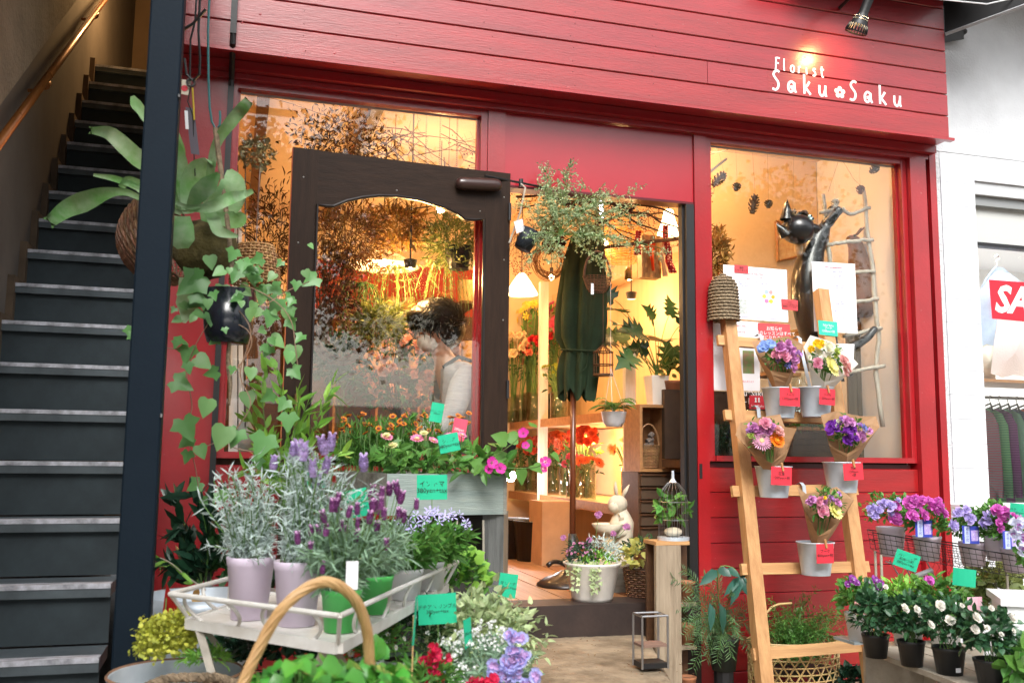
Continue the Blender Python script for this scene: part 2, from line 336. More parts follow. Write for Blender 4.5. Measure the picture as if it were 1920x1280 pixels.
def f_double(name, col, col2=None, n=9, layers=4, ruf=.25, seed=0):
    mb = MB(); g = rng(seed)
    for l in range(layers):
        k = max(5, n-l); a = np.arange(k)*2*PI/k+g.random()*3; r = .5*(1-.22*l)
        D = np.c_[np.cos(a), np.sin(a), np.full(k, .1+.42*l)]+g.normal(size=(k, 3))*ruf*.4
        mb.scat(T_CUP, np.zeros((k, 3))+A(0, 0, .02*l), D, A(0, 0, 1)+g.normal(size=(k, 3))*ruf, np.full(k, r)*(.85+.3*g.random(k)), np.full(k, r*1.1), 1 if (l == layers-1 and col2) else 0)
    return mb.mesh(name, [mat(name+'_petal', col, rough=.6, isl=.16, trl=.25)]+([mat(name+'_inner', col2, rough=.6, isl=.1, trl=.2)] if col2 else []))
def f_lav(name, c1, c2, top=.3):
    mb = MB(); g = rng(3)      # spike pointing +Z, unit height
    for z in np.linspace(.02, .68, 6):
        k = 8; a = np.arange(k)*2*PI/k+z*9; r = .20*math.sin(PI*(z+.12)/.95)**.6
        mb.scat(T_OV, np.c_[np.cos(a)*r*.75, np.sin(a)*r*.75, np.full(k, z)], np.c_[np.cos(a)*.7, np.sin(a)*.7, np.full(k, .9)], np.c_[np.cos(a), np.sin(a), -np.ones(k)*.2], np.full(k, .18), np.full(k, .2), 0)
    k = 4; a = np.arange(k)*2*PI/k
    mb.scat(T_CUP, np.zeros((k, 3))+A(0, 0, .68), np.c_[np.cos(a)*.4, np.sin(a)*.4, np.ones(k)], np.c_[np.cos(a), np.sin(a), np.zeros(k)], np.full(k, .36)*top/.3, np.full(k, .2), 1)
    mb.lathe([(.01, 0), (.13, .1), (.15, .4), (.02, .72)], (0, 0, 0), 8, 0)
    return mb.mesh(name, [mat(name+'_bract', c1, rough=.7, isl=.3), mat(name+'_tip', c2, rough=.6, trl=.3)])
# text
_txt = {}
def text_mesh(body, size, m, align='CENTER', shear=0, off=0):
    key = (body, size, m.name, align, shear, off)
    if key in _txt: return _txt[key]
    cu = bpy.data.curves.new('writing', 'FONT'); cu.body = body; cu.size = size; cu.align_x = align; cu.align_y = 'CENTER'; cu.shear = shear; cu.offset = off
    cu.resolution_u = 2; o = bpy.data.objects.new('tmp_text', cu); COL.objects.link(o)
    bpy.context.view_layer.update(); dg = bpy.context.evaluated_depsgraph_get()
    me = bpy.data.meshes.new_from_object(o.evaluated_get(dg)); me.name = 'writing'
    me.materials.clear(); me.materials.append(m)
    bpy.data.objects.remove(o); bpy.data.curves.remove(cu); _txt[key] = me; return me
def put_text(body, size, m, parent, c, ux, n, name='writing', **k):
    """text centred at c, running along ux, facing n"""
    return inst(name, text_mesh(body, size, m, **k), parent, A(*c)+nrm(n)*.0015, ux, n, 1)
# generic containers
def pot(parent, c, rt, rb, h, m, name='pot', n=20, rim=.006, soil=True):
    x, y, z = c; mb = MB()
    mb.lathe([(0, .0), (rb, 0), (rt*.97, h*.86), (rt*1.0, h*.87), (rt*1.03, h*.985), (rt*1.02, h), (rt*.95, h), (rt*.92, h*.82), (0, h*.82)], c, n)
    mb.build(name, m, parent, smooth=False if n < 12 else True)
    if soil: MB().lathe([(0, .004), (rt*.93, 0)], (x, y, z+h*.86), 14).build('soil', SOIL, parent)
def weave(c, prof, n=28, rows=14, thick=.003, sx=1, sy=1, stakes=None):
    """woven shell: wavy rings round stakes; prof(t)->(r,z)"""
    mb = MB(); st = stakes or n
    for i in range(rows):
        r, z = prof((i+.5)/rows); a = np.linspace(0, 2*PI, st*3+1)
        rr = r+thick*1.1*np.cos(a*st/2+i*PI)
        mb.tube(np.c_[c[0]+rr*np.cos(a)*sx, c[1]+rr*np.sin(a)*sy, c[2]+z+0*a], thick*.95, 4, 0, cap=False)
    for j in range(st):
        a = j*2*PI/st; P = [(c[0]+prof(t)[0]*math.cos(a)*sx, c[1]+prof(t)[0]*math.sin(a)*sy, c[2]+prof(t)[1]) for t in np.linspace(0, 1, 6)]
        mb.tube(P, thick*.8, 4, 0, cap=False)
    return mb
def card_on_stake(x, y, d, w, h, tilt=0, yaw=0, stake=.09, text='', m=None, ink=None, label='', group='green handwritten price cards', base_dx=0, name='price_card', fs=None, cat='price card', stakem=None):
    c = PD(x, y, d); m = m or GREENC; ink = ink or INK
    fwd = nrm(CAM-c); fwd[2] = 0; fwd = nrm(fwd)
    ux = np.cross((0, 0, 1), fwd); q = Matrix.Rotation(yaw, 3, 'Z'); fwd = np.array(q @ Vector(fwd)); ux = np.array(q @ Vector(ux))
    uz = A(0, 0, 1); ux2 = ux*math.cos(tilt)+uz*math.sin(tilt); uz2 = -ux*math.sin(tilt)+uz*math.cos(tilt)
    t = thing(name, label, cat, c-uz2*(h/2+stake), group)
    mb = MB(); V = []; k = 5
    for j in (0, 1):
        for i in range(k):
            u = i/(k-1)-.5; V.append(c+ux2*u*w+uz2*(j-.5)*h+fwd*(-.10*w*u*u*2+.004*j))
    V2 = [v-fwd*.0008 for v in V]
    Fc = [(i, i+1, k+i+1, k+i) for i in range(k-1)]; mb.add(V, Fc); mb.add(V2, [f[::-1] for f in Fc]); mb.build('card', m, t)
    if stake: MB().tube([c-uz2*(h/2+stake)+ux*base_dx, c+uz2*h*.1-fwd*.002], .0016, 5).build('stake', stakem or STEM, t)
    if text: put_text(text, fs or h*.26, ink, t, c+fwd*.0006, ux2, fwd)
    return t
# ================================================================ SETTING
FL = .157; GZ = -.30
gm = MB(); gm.add([[-80, -90, GZ-.03], [90, -90, GZ-.03], [90, 60, GZ-.03], [-80, 60, GZ-.03]], [(0, 1, 2, 3)])
struct('ground', gm, mat('asphalt', (.10, .10, .10), rough=.9, var=.5, vs=1.5, bump=.5, bs=50))
def slab(name, x0, x1, y0, y1, z, nx, ny, amp, seed, tap=0):
    g = rng(seed); mb = MB(); xs = np.linspace(x0, x1, nx); ys = np.linspace(y0, y1, ny)
    V = [[x0+(x-x0)*(1+tap*y/(x1-x0)), y, z+amp*math.sin(x*5.1+y*3)*math.sin(y*4.3+seed)+amp*.5*g.random()-(.012 if (i in (0, nx-1) or j == 0) else 0)] for j, y in enumerate(ys) for i, x in enumerate(xs)]
    Fc = [(j*nx+i, j*nx+i+1, (j+1)*nx+i+1, (j+1)*nx+i) for j in range(ny-1) for i in range(nx-1)]; k = len(V)
    for (a, b_) in ((0, nx-1), (nx-1, nx*ny-1), (nx*(ny-1), 0)):
        pa, pb = V[a], V[b_]; V += [[pa[0], pa[1], pa[2]], [pb[0], pb[1], pb[2]], [pb[0], pb[1], GZ-.05], [pa[0], pa[1], GZ-.05]]; Fc.append((k, k+3, k+2, k+1)); k += 4
    mb.add(V, Fc); return struct(name, mb, CONC, True)
slab('pavement', -.9, 9.0, -5.5, -.02, GZ, 90, 50, .008, 2)
slab('entrance_slab', .75, 2.13, -1.25, -.021, .0, 50, 40, .006, 3, .34)
# shop floor and its planks
fb = MB(); fb.box((-.25, .02, .02), (3.9, 3.7, FL-.03)); shop_floor = struct('shop_floor', fb, DARKW)
pm = MB(); pm.box((-.060, -1.83, -.03), (.060, 1.83, 0)); pme = pm.mesh('floor_plank', FLOORW)
for i in range(33):
    o = inst('floor_plank', pme, shop_floor, (-.17+.124*i, 1.85, FL+(i % 3)*.0012), (1, 0, 0))
# ================================================================ FLOWER SHOP BUILDING
shop = thing('flower_shop', 'glossy red boarded flower shop front with white handwritten name on its fascia', 'shop', (0, 0, 0))
ZT = 2.726; SILL = .905
MB().box((-.31, 0, GZ), (-.075, .07, 2.80)).build('wall_panel', RED, shop)
MB().box((-.345, -.012, GZ), (-.3125, .20, 5.2)).build('corner_trim', TRIM, shop)
# boards below both windows
def boards(x0, x1, z0, z1, y, step, name, th=.02, m=REDB):
    z = z1; me = {}
    k = 0
    while z > z0+.01:
        h = min(step, z-z0)-.0045
        mb = MB(); hx = (x1-x0)/2
        mb.prism([(0, -h), (.004, -h-.0), (th, -h), (th, 0), (.004, 0), (0, -.004)], (-hx, 0, 0), (0, 1, 0), (0, 0, 1), (2*hx, 0, 0))
        key = round(h, 4)
        if key not in me: me[key] = mb.mesh(name, m)
        inst(name, me[key], shop, ((x0+x1)/2, y, z), (1, 0, 0)); z -= step; k += 1
MB().box((-.06, .03, GZ), (1.235, .06, SILL-.05)).build('board_backing', DARKRED, shop)
boards(-.07, 1.235, GZ, SILL-.052, .008, .135, 'wall_board')
MB().box((2.512, .03, GZ), (3.83, .06, SILL-.02)).build('board_backing', DARKRED, shop)
boards(2.512, 3.86, GZ, SILL-.045, .006, .135, 'wall_board')
# posts
MB().box((1.237, -.004, GZ), (1.33, .10, ZT)).build('door_post', RED, shop)
MB().box((2.437, -.004, GZ), (2.508, .10, ZT)).build('door_post', RED, shop)
MB().box((1.332, .010, 2.333), (2.435, .05, ZT-.002)).build('transom_panel', mat('red_panel_paint', (.38, .011, .022), rough=.30, coat=.5, var=.15, vs=2), shop)
MB().box((1.332, .004, 2.318), (2.435, .10, 2.331)).build('door_head', DARKRED, shop)
db = MB(); db.box((2.385, .0, GZ), (2.434, .10, 2.317)); db.box((2.373, .03, FL), (2.384, .06, 2.317)); db.build('door_jamb', BLACKM, shop)
MB().box((2.445, -.007, .80), (2.462, -.005, .88)).build('lock_plate', BLACKM, shop)
MB().box((1.332, -.02, GZ), (2.435, .20, FL+.004)).build('door_step', mat('dark_step', (.035, .02, .016), rough=.6, var=.5, bump=.3), shop)
# windows
def window(x0, x1, z0, z1, gl, fw_=.035):
    mb = MB(); y0, y1 = .0, .085
    mb.box((x0, y0+.006, z0), (x0+fw_, y1, z1)); mb.box((x1-fw_, y0+.006, z0), (x1, y1, z1))
    mb.box((x0+fw_, y0+.009, z1-fw_*.9), (x1-fw_, y1, z1)); mb.box((x0+fw_, y0-.018, z0-.0), (x1-fw_, y1, z0+.03))
    b = .014; mb.box((x0+fw_, .045, z0+.03), (x0+fw_+b, .075, z1-fw_*.9)); mb.box((x1-fw_-b, .045, z0+.03), (x1-fw_, .075, z1-fw_*.9))
    w = mb.build('window_frame', RED, shop)
    MB().box((x0+fw_+b, .056, z0+.032), (x1-fw_-b, .062, z1-fw_*.9-.002)).build('pane', gl, w)
    MB().box((x0+fw_+b+.001, .052, z1-fw_*.9-.016), (x1-fw_-b-.001, .054, z1-fw_*.9-.003)).build('glazing_bead', mat('aluminium', (.5, .48, .45), rough=.4, metal=.6), w)
    return w
window(-.072, 1.236, SILL-.02, ZT, PANE); window(2.510, 3.86, SILL-.01, ZT, PANE)
MB().box((3.862, -.03, GZ), (3.975, .09, ZT)).build('pilaster', RED, shop)
MB().box((3.977, .01, GZ), (3.998, .09, ZT)).build('pilaster_gap', mat('rotten_brown', (.10, .035, .02), rough=.8, var=.5), shop)
MB().box((4.0, -.035, GZ), (4.045, .10, 2.79)).build('pilaster_edge', RED, shop)
# head, soffit, fascia
hb = MB(); hb.box((-.31, -.03, ZT), (4.0, .10, ZT+.028)); hb.box((-.31, -.075, ZT+.03), (4.02, .10, 2.80)); hb.build('window_head', RED, shop)
MB().box((-.31, -.172, 2.803), (4.02, .25, 2.83)).build('soffit', RED, shop)
MB().box((-.32, -.212, 2.790), (4.035, -.176, 2.806)).build('fascia_lip', RED, shop)
MB().box((-.31, -.176, 2.832), (4.0, .1, 5.0)).build('fascia_backing', DARKRED, shop)
cuts = [[4.0, 1.92], [3.1], [4.0], [2.4], [4.0], [1.7], [4.0, 2.9]]
hx = 4.315/2
for i in range(15):
    z0 = 2.808+.1338*i if i else 2.808; h = .1292
    segs = [(-.31, 2.42), (2.423, 4.005)] if i == 1 else ([(-.31, 1.35), (1.353, 4.005)] if i == 4 else [(-.31, 4.005)])
    for a, b in segs:
        mb = MB(); mb.prism([(0, .004), (.004, 0), (.022, 0), (.022, h), (.003, h), (0, h-.003)], (a, -.2, z0), (0, 1, 0), (0, 0, 1), (b-a, 0, 0)); mb.build('fascia_board', REDB, shop)
for (px, py) in ((627, 100), (454, 43), (488, 27), (1450, 158), (1615, 75)):
    p = PY(px, py, -.2); MB().sphere(p, .006, 8, 5, 0, (1, .4, 1)).build('screw_head', RED, shop)
nh = MB(); g = rng(77)
for i in range(15):
    for x in np.arange(-.2, 4.0, .46):
        for dz in (.03, .10): nh.lathe([(0, .0012), (.0028, .0006), (.0032, 0)], (x+g.normal()*.012, -.2003, 2.808+.1338*i+dz+g.normal()*.004), 6, 0, (0, -1, 0))
for x in np.arange(2.58, 3.8, .4):
    for k in range(8): nh.lathe([(0, .0012), (.0028, .0006), (.0032, 0)], (x+g.normal()*.01, .0078, SILL-.06-.135*k-.03), 6, 0, (0, -1, 0))
nh.build('nail_heads', mat('painted_nail', (.16, .02, .02), rough=.6), shop, kind='stuff')
# sign lettering : round pen strokes lying on the fascia
LET = {'S': [[(.72, .93), (.55, 1.0), (.3, .92), (.22, .76), (.42, .58), (.62, .42), (.6, .18), (.38, .04), (.1, .08)]],
 'a': [[(.62, .48), (.36, .55), (.12, .38), (.14, .12), (.36, .04), (.6, .22), (.64, .5)], [(.64, .52), (.66, .2), (.78, .02)]],
 'k': [[(.16, 1.0), (.14, .5), (.14, .03)], [(.62, .66), (.36, .42), (.16, .34)], [(.22, .36), (.45, .2), (.70, .02)]],
 'u': [[(.12, .56), (.12, .2), (.28, .05), (.5, .12), (.62, .34)], [(.66, .58), (.64, .2), (.72, .02)]],
 'F': [[(.22, .98), (.2, .5), (.14, .02)], [(.12, .94), (.45, .98), (.76, .96)], [(.18, .54), (.4, .58), (.6, .56)]],
 'l': [[(.3, 1.0), (.26, .4), (.3, .04)]], 'o': [[(.4, .58), (.16, .42), (.16, .14), (.4, .03), (.62, .2), (.6, .48), (.38, .58)]],
 'r': [[(.2, .58), (.2, .3), (.2, .03)], [(.2, .36), (.34, .54), (.54, .56)]], 'i': [[(.28, .56), (.26, .3), (.3, .03)]],
 's': [[(.54, .54), (.3, .58), (.18, .44), (.42, .3), (.5, .12), (.3, .02), (.1, .06)]], 't': [[(.36, .86), (.32, .4), (.4, .06), (.6, .05)], [(.12, .6), (.4, .62), (.66, .6)]]}
def smooth(p, n=18):
    p = np.array(p, float); t = np.linspace(0, len(p)-1, n)
    P = np.vstack([2*p[0]-p[1], p, 2*p[-1]-p[-2]]); out = []
    for x in t:
        i = min(int(x), len(p)-2); u = x-i; a, b, c, d = P[i:i+4]
        out.append(.5*((2*b)+(-a+c)*u+(2*a-5*b+4*c-d)*u*u+(-a+3*b-3*c+d)*u**3))
    return np.array(out)
def stroke_text(word, p0, p1, h, w, parent, gap=1.0, y=-.2018):
    p0 = A(*p0); p1 = A(*p1); ux = (p1-p0); L = np.linalg.norm(ux); ux /= L; uz = A(0, 0, 1); adv = L/len(word)
    for i, ch in enumerate(word):
        o = p0+ux*adv*i; mb = MB()
        if ch == '*':
            c = o+ux*adv*.42+uz*h*.34
            for a in range(5):
                an = a*2*PI/5+.3; d = ux*math.cos(an)+uz*math.sin(an); mb.obox(c+d*h*.19, (ux*.001, A(0, .001, 0), uz*.001))
                P = [c+d*h*.19+(ux*math.cos(b)+uz*math.sin(b))*h*.125 for b in np.linspace(0, 2*PI, 11)[:-1]]
                mb.add([q+A(0, -.0008*(1+a), 0) for q in P], [tuple(range(10))])
        else:
            for st in LET[ch]:
                q = smooth(st); P = [o+ux*u*h*.62+uz*v*h for u, v in q]; mb.tube(P, w, 6, 0, True, None)
            if ch == 'a':
                c = o+ux*h*.25+uz*h*.27
                for a in range(5):
                    an = a*2*PI/5; d = ux*math.cos(an)+uz*math.sin(an); mb.tube([c+d*h*.02, c+d*h*.10], h*.028, 4)
        V = np.concatenate(mb.V); V[:, 1] = y+(V[:, 1]-(-.2))*.12; mb.V = [V]
        mb.build('letter', mat('sign_white', (.88, .86, .85), rough=.5), parent)
a = PY(1446, 172, -.2); b = PY(1702, 204, -.2)
sg = MB(); c0 = PY(1445, 134, -.2); sgn = MB().box((a[0]-.02, -.2006, 2.905), (b[0]+.03, -.2002, 2.9365)).box((a[0]-.02, -.2006, 2.946), (b[0]+.03, -.2002, 3.068)).build('sign_lettering', REDB, shop)
stroke_text('Saku*Saku', (a[0], -.2, 2.955), (b[0], -.2, 2.955), .118, .0080, sgn)
a = PY(1452, 130, -.2); b = PY(1544, 142, -.2)
stroke_text('Florist', (a[0], -.2, 3.075), (b[0]+.02, -.2, 3.070), .075, .0056, sgn)
# ---- open door (hinged on the post, folded back over the window)
hp = A(1.345, -.062, 0); fe = A(.232, -.145, 0); dx = nrm(fe-hp); W = np.linalg.norm(fe-hp); dn = nrm(np.cross((0, 0, 1), dx)); dn = dn if dn[1] < 0 else -dn
def dpt(px, py):       # pixel -> door plane coords (u from the free edge, v height)
    p = PP(px, py, hp, dn); return ((p-fe) @ (-dx), p[2])
zt, zb = 2.372, FL+.02; TH = .038
uL = dpt(597, 450)[0]; uR = dpt(903, 600)[0]
arch = [dpt(*q) for q in ((597, 383), (612, 386), (625, 387), (650, 377), (680, 370), (712, 367), (745, 368), (785, 374), (825, 386), (858, 400), (872, 411), (888, 412), (904, 411))]
gb = .60
dm = MB(); o3 = fe; u3 = -dx; th = -dn*TH
stile = lambda a, b: [(a, zb), (b, zb), (b, zt), (a, zt)]
dm.prism(stile(0, uL-.012), o3, u3, (0, 0, 1), th)
dm.prism(stile(uR+.012, W), o3, u3, (0, 0, 1), th)
door = dm.build('door', BROWN, shop, label='dark brown door folded back with an arched glass')
s2 = MB(); s2.prism([(uL-.0118, zt-.002)]+[(uL-.0118, arch[0][1]+.0)]+[(u, v) for u, v in arch]+[(uR+.0118, arch[-1][1]), (uR+.0118, zt-.002)], o3+dn*-.001, u3, (0, 0, 1), th*.96)
s2.build('top_rail', mat('brown_rail_wood', (.022, .013, .009), rough=.42, var=.55, vs=8, stretch=(.6, 6, 6), col2=(.040, .022, .014), bump=.3, spec=.14), door)
MB().prism([(uL-.0118, zb), (uR+.0118, zb), (uR+.0118, gb), (uL-.0118, gb)], o3-dn*.001, u3, (0, 0, 1), th*.96).build('bottom_rail', BROWN, door)
md = MB(); rim = [(uL-.012, gb)]+[(arch[0][0]-.006, arch[0][1]-.002)]+arch[1:-1]+[(uR+.006, arch[-1][1]), (uR+.012, gb)]
P3 = [o3+u3*u+A(0, 0, v)+dn*.001 for u, v in rim]; md.tube(P3, .008, 6); md.build('moulding', mat('dark_moulding', (.014, .009, .007), rough=.3), door)
MB().prism([(uL-.008, gb)]+[(u, v) for u, v in arch]+[(uR+.008, gb)], o3-dn*.016, u3, (0, 0, 1), -dn*.004).build('pane', DPANE, door)
MB().prism([(0, zb), (0, zt), (.001, zt), (.001, zb)], o3-u3*.002, u3, (0, 0, 1), -dn*TH).build('door_edge', RED, door)
for q in ((569, 332), (744, 357), (900, 396), (945, 370), (559, 455), (945, 487), (943, 600), (555, 600)):
    p = PP(q[0], q[1], hp, dn); MB().sphere(p, .0045, 7, 5).build('screw_head', mat('screw_steel', (.6, .58, .55), rough=.3, metal=.8), door)
# door closer
a = PP(862, 347, hp, dn)+dn*.03; b = PP(926, 350, hp, dn)+dn*.03; cl = MB(); e = nrm(b-a)
cl.tube([a-e*.03, a-e*.022, a-e*.008, a+e*.02, b-e*.02, b+e*.008, b+e*.022, b+e*.03], [.012, .024, .031, .033, .033, .031, .024, .012], 14)
cl.build('door_closer', mat('brown_closer', (.045, .022, .018), rough=.3, coat=.3), door, True)
ar = MB(); a1 = PP(905, 333, hp, dn)+dn*.035; a2 = PY(977, 343, -.03); ar.tube([a1, a2], .006, 6); ar.tube([a2-A(0, 0, .02), a2+A(0, 0, .02)], .012, 8); ar.tube([a2, A(1.60, .02, 2.335)], .006, 6); ar.build('closer_arm', BLACKM, door)
for zz in (2.12, 1.2, .4): MB().tube([hp+A(-.005, -.012, zz), hp+A(-.005, -.012, zz+.09)], .008, 8).build('hinge', BLACKM, door)
p = PP(555, 745, hp, dn); hh = MB(); hh.tube([p+dn*.0, p+dn*.045+A(0, 0, .01), p+dn*.05-A(0, 0, .05), p+dn*.045-A(0, 0, .27), p-A(0, 0, .3)], .014, 10); hh.build('door_handle', mat('old_brass', (.25, .16, .07), rough=.4, metal=.6), door, True)
# ---- interior shell (parts of the shop)
IX0, IX1, IY1, IZ = -.27, 3.92, 3.75, 2.98
MB().box((IX0-.04, .10, FL), (IX0, IY1, IZ)).build('interior_wall', CREAMW, shop)
MB().box((IX0, IY1, FL), (IX1, IY1+.05, IZ)).build('interior_wall', CREAM, shop)
MB().box((3.0, .97, FL), (3.04, IY1, IZ)).build('interior_wall', CREAMW, shop)
MB().box((3.0, .92, FL), (3.86, .965, IZ)).build('display_wall', CREAM, shop)
MB().box((3.865, .10, FL), (3.90, .965, IZ)).build('display_wall', mat('pale_plaster', (.72, .70, .70), rough=.8, bump=.1), shop)
MB().box((IX0, .10, IZ), (IX1, IY1, IZ+.04)).build('ceiling', CREAM, shop)
for x in (.1, .75, 1.5, 2.3): MB().obox((x, 1.9, IZ-.03), (A(.035, .0, 0), A(0, 1.75, 0), A(0, 0, .03))).build('ceiling_beam', DARKW if x in (.1, .75) else CREAMW, shop)
MB().box((2.86, .99, 2.30), (2.998, 3.7, 2.42)).build('wall_ledge', CREAMW, shop)
zr0, zr1, zr2 = [PY(760, q, 3.74)[2] for q in (588, 498, 830)]
MB().box((.55, IY1-.02, zr0), (2.2, IY1-.001, zr1)).build('wall_panel', mat('interior_red', (.40, .03, .015), rough=.6), shop)
MB().box((-.2, IY1-.03, FL), (2.3, IY1-.001, zr0-.002)).build('wainscot', DARKW, shop)
for i in range(6): MB().box((.1+.36*i, IY1-.34, FL+.3), (.12+.36*i, IY1-.031, zr0-.05)).build('shelf_divider', WARMW, shop)
MB().box((2.51, .10, SILL-.05), (3.862, .60, SILL-.005)).build('window_shelf', DARKW, shop)
MB().box((-.07, .10, SILL-.05), (1.0, .42, SILL-.005)).build('window_shelf', DARKW, shop)
# ---- lamp over the sign
t = thing('spotlight', 'lit black slotted spotlight clamped above the white shop name', 'spotlight', PY(1632, -10, -.55))
ax0 = PY(1634, -14, -.52); ax1 = PY(1604, 62, -.43); e = nrm(ax1-ax0); L = np.linalg.norm(ax1-ax0)
sm = MB(); sm.lathe([(.0, 0), (.024, 0), (.026, .02), (.026, L*.50), (.034, L*.58), (.040, L*.66)], ax0, 22, 0, e); sm.lathe([(.040, L*.68), (.050, L*.80)], ax0, 22, 0, e); sm.lathe([(.058, L*.965), (.061, L), (.056, L), (.053, L*.965)], ax0, 22, 0, e)
qv = np.array(Vector((0, 0, 1)).rotation_difference(Vector(e)).to_matrix())
for j in range(22):
    if 1:
        an = j*2*PI/22; 
        for (r0, z0, r1, z1, ww) in ((.050, L*.80, .059, L*.97, .0045), (.0395, L*.655, .041, L*.69, .003)):
            if j % 2 and z0 < L*.7: continue
            d = qv @ A(math.cos(an), math.sin(an), 0); sm.tube([ax0+d*r0+e*z0, ax0+d*r1+e*z1], ww, 4)
sm.build('lamp_head', BLACKM, t, True)
MB().lathe([(.0, 0), (.036, 0)], ax0+e*(L*.60), 18, 0, e).build('bulb', BULB, t)
MB().tube([ax0, ax0+A(.02, .06, .10), A(ax0[0]+.02, -.21, 3.50)], .010, 8).build('bracket', BLACKM, t)
li = bpy.data.lights.new('sign_lamp', 'SPOT'); li.energy = 9; li.color = (1, .55, .2); li.spot_size = 1.9; li.spot_blend = .9; li.shadow_soft_size = .05
lo = bpy.data.objects.new('sign_lamp', li); COL.objects.link(lo); lo.location = ax0+e*(L*.68); tgt = PY(1560, 100, -.2); lo.rotation_euler = Vector(lo.location-Vector(tgt)).to_track_quat('Z', 'Y').to_euler()
# dark canopy over the street side of the fascia
cb = MB(); c1 = PY(1771, 55, -.2); 
t = thing('canopy', 'black canopy edge jutting out above the fascia over the white wall', 'canopy', (3.9, -.4, 3.55))
zc = 3.66
mb = MB(); mb.box((2.9, -.62, zc), (4.05, .05, zc+.05)); mb.build('roof_panel', BLACKM, t)
q0 = PY(1772, 62, -.2); q1 = PY(1925, 6, -.55)
wv = A(0, 0, .13)
m1 = MB(); m1.add([q0, q1, q1+wv*2, q0+wv*2], [(0, 1, 2, 3)]); m1.add([q0+A(.01, .2, .0), q1+A(.01, .5, 0), q1+wv*2+A(.01, .5, 0), q0+wv*2+A(.01, .2, 0)], [(3, 2, 1, 0)]); m1.build('side_panel', BLACKM, t)
MB().tube([q0-A(0, .003, .01), q1-A(0, .003, .01)], .011, 4).build('edge_strip', mat('grey_edge', (.35, .36, .38), rough=.5), t)
MB().tube([PY(1700, -8, -.5), PY(1800, 3, -.5), PY(1850, 8, -.5), PY(1925, -8, -.5)], .004, 6).single('overhead_cable', WHITEP, 'loose white cable looping under the black canopy', 'cable')
# ================================================================ POST, DOWNPIPE
t = thing('steel_post', 'blue black square steel post standing before the dark stairs', 'post', (-.225, -1.90, 0))
mb = MB(); mb.prism([(-.040, -.045), (.040, -.045), (.045, -.040), (.045, .040), (.040, .045), (-.040, .045), (-.045, .040), (-.045, -.040)], (-.225, -1.905, GZ-.02), (1, 0, 0), (0, 1, 0), (0, 0, 4.6)); mb.build('shaft', STEELB, t)
for z in (1.0, 1.9): MB().tube([A(-.18, -1.952, z), A(-.18, -1.948, z+.01)], .004, 6).build('bolt', BLACKM, t)
t = thing('downpipe', 'thin black square downpipe running down between red wall and window', 'pipe', (-.066, -.04, 0))
MB().box((-.083, -.245, 2.86), (-.055, -.215, 5)).build('pipe', BLACKM, t)
MB().tube([(-.069, -.23, 2.87), (-.069, -.225, 2.82), (-.069, -.12, 2.77), (-.069, -.03, 2.72), (-.069, -.025, 2.66)], .014, 8).build('bend', BLACKM, t)
MB().box((-.083, -.04, GZ), (-.056, -.012, 2.68)).build('pipe', BLACKM, t)
# ================================================================ STAIRS
RS, GO = .2, .207; SY, SZ = -1.39, .27; SX0, SX1 = -.97, -.36
st = thing('staircase', 'steep dark timber staircase climbing beside the red flower shop', 'staircase', (-.65, -1.4, 0))
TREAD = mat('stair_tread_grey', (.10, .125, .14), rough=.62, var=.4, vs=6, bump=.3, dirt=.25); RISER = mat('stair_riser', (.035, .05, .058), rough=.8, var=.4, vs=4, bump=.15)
NOSE = mat('worn_nosing', (.70, .71, .78), rough=.45, var=.75, vs=12, stretch=(1, 4, 1), dirt=.6)
x0, x1 = -1.6, SX1
tm = MB(); tm.box((x0-x0, 0, -.045), (x1-x0, GO+.02, -.004)); tme = tm.mesh('tread', TREAD)
nm = MB(); nm.box((0, -.002, -.016), (x1-x0, .05, 0)); nme = nm.mesh('nosing', NOSE)
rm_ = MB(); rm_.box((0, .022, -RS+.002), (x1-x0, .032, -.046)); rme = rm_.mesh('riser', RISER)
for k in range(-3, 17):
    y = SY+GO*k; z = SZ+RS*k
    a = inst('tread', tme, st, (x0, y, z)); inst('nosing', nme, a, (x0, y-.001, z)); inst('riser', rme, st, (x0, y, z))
# zigzag stringer against the wall
sp = []
for k in range(-3, 17):
    y = SY+GO*k-.02; z = SZ+RS*k+.03
    sp += [(y, z-RS), (y, z)]
sp += [(SY+GO*16, SZ+RS*12), (SY-GO, -.2)]
for k in range(-3, 17):
    y = SY+GO*k; z = SZ+RS*k
    MB().box((SX0-.05, y-.025, z-RS-.02), (SX0-.0, y+GO-.027, z+.032)).build('stringer_block', mat('stringer_brown', (.13, .085, .05), rough=.7, var=.4), st)
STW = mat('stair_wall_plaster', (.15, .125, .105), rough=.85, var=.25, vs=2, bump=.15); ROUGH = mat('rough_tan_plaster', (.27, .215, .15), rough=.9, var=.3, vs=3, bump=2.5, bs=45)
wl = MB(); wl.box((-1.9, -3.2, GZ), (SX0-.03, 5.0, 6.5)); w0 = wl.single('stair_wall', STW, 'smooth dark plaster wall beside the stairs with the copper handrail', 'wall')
pa = MB(); A1 = PX(0, 352/2, SX0); A2 = PX(132, 0, SX0); sl_ = (A2[2]-A1[2])/(A2[1]-A1[1])
y0 = -3.0; y1_ = A2[1]+1.2
pa.prism([(y0, A1[2]+(y0-A1[1])*sl_), (y1_, A1[2]+(y1_-A1[1])*sl_), (y1_, 7.0), (y0, 7.0)], (SX0+.03, 0, 0), (0, 1, 0), (0, 0, 1), (-.06, 0, 0))
pa.single('sloping_bulkhead', ROUGH, 'rough tan plaster bulkhead sloping above the copper handrail', 'wall')
MB().box((-1.9, 4.2, 0), (-.36, 4.3, 7)).single('landing_wall', mat('landing_plaster', (.30, .20, .12), rough=.85, bump=.2, var=.2, vs=2), 'brown plaster wall at the head of the dark stairs', 'wall')
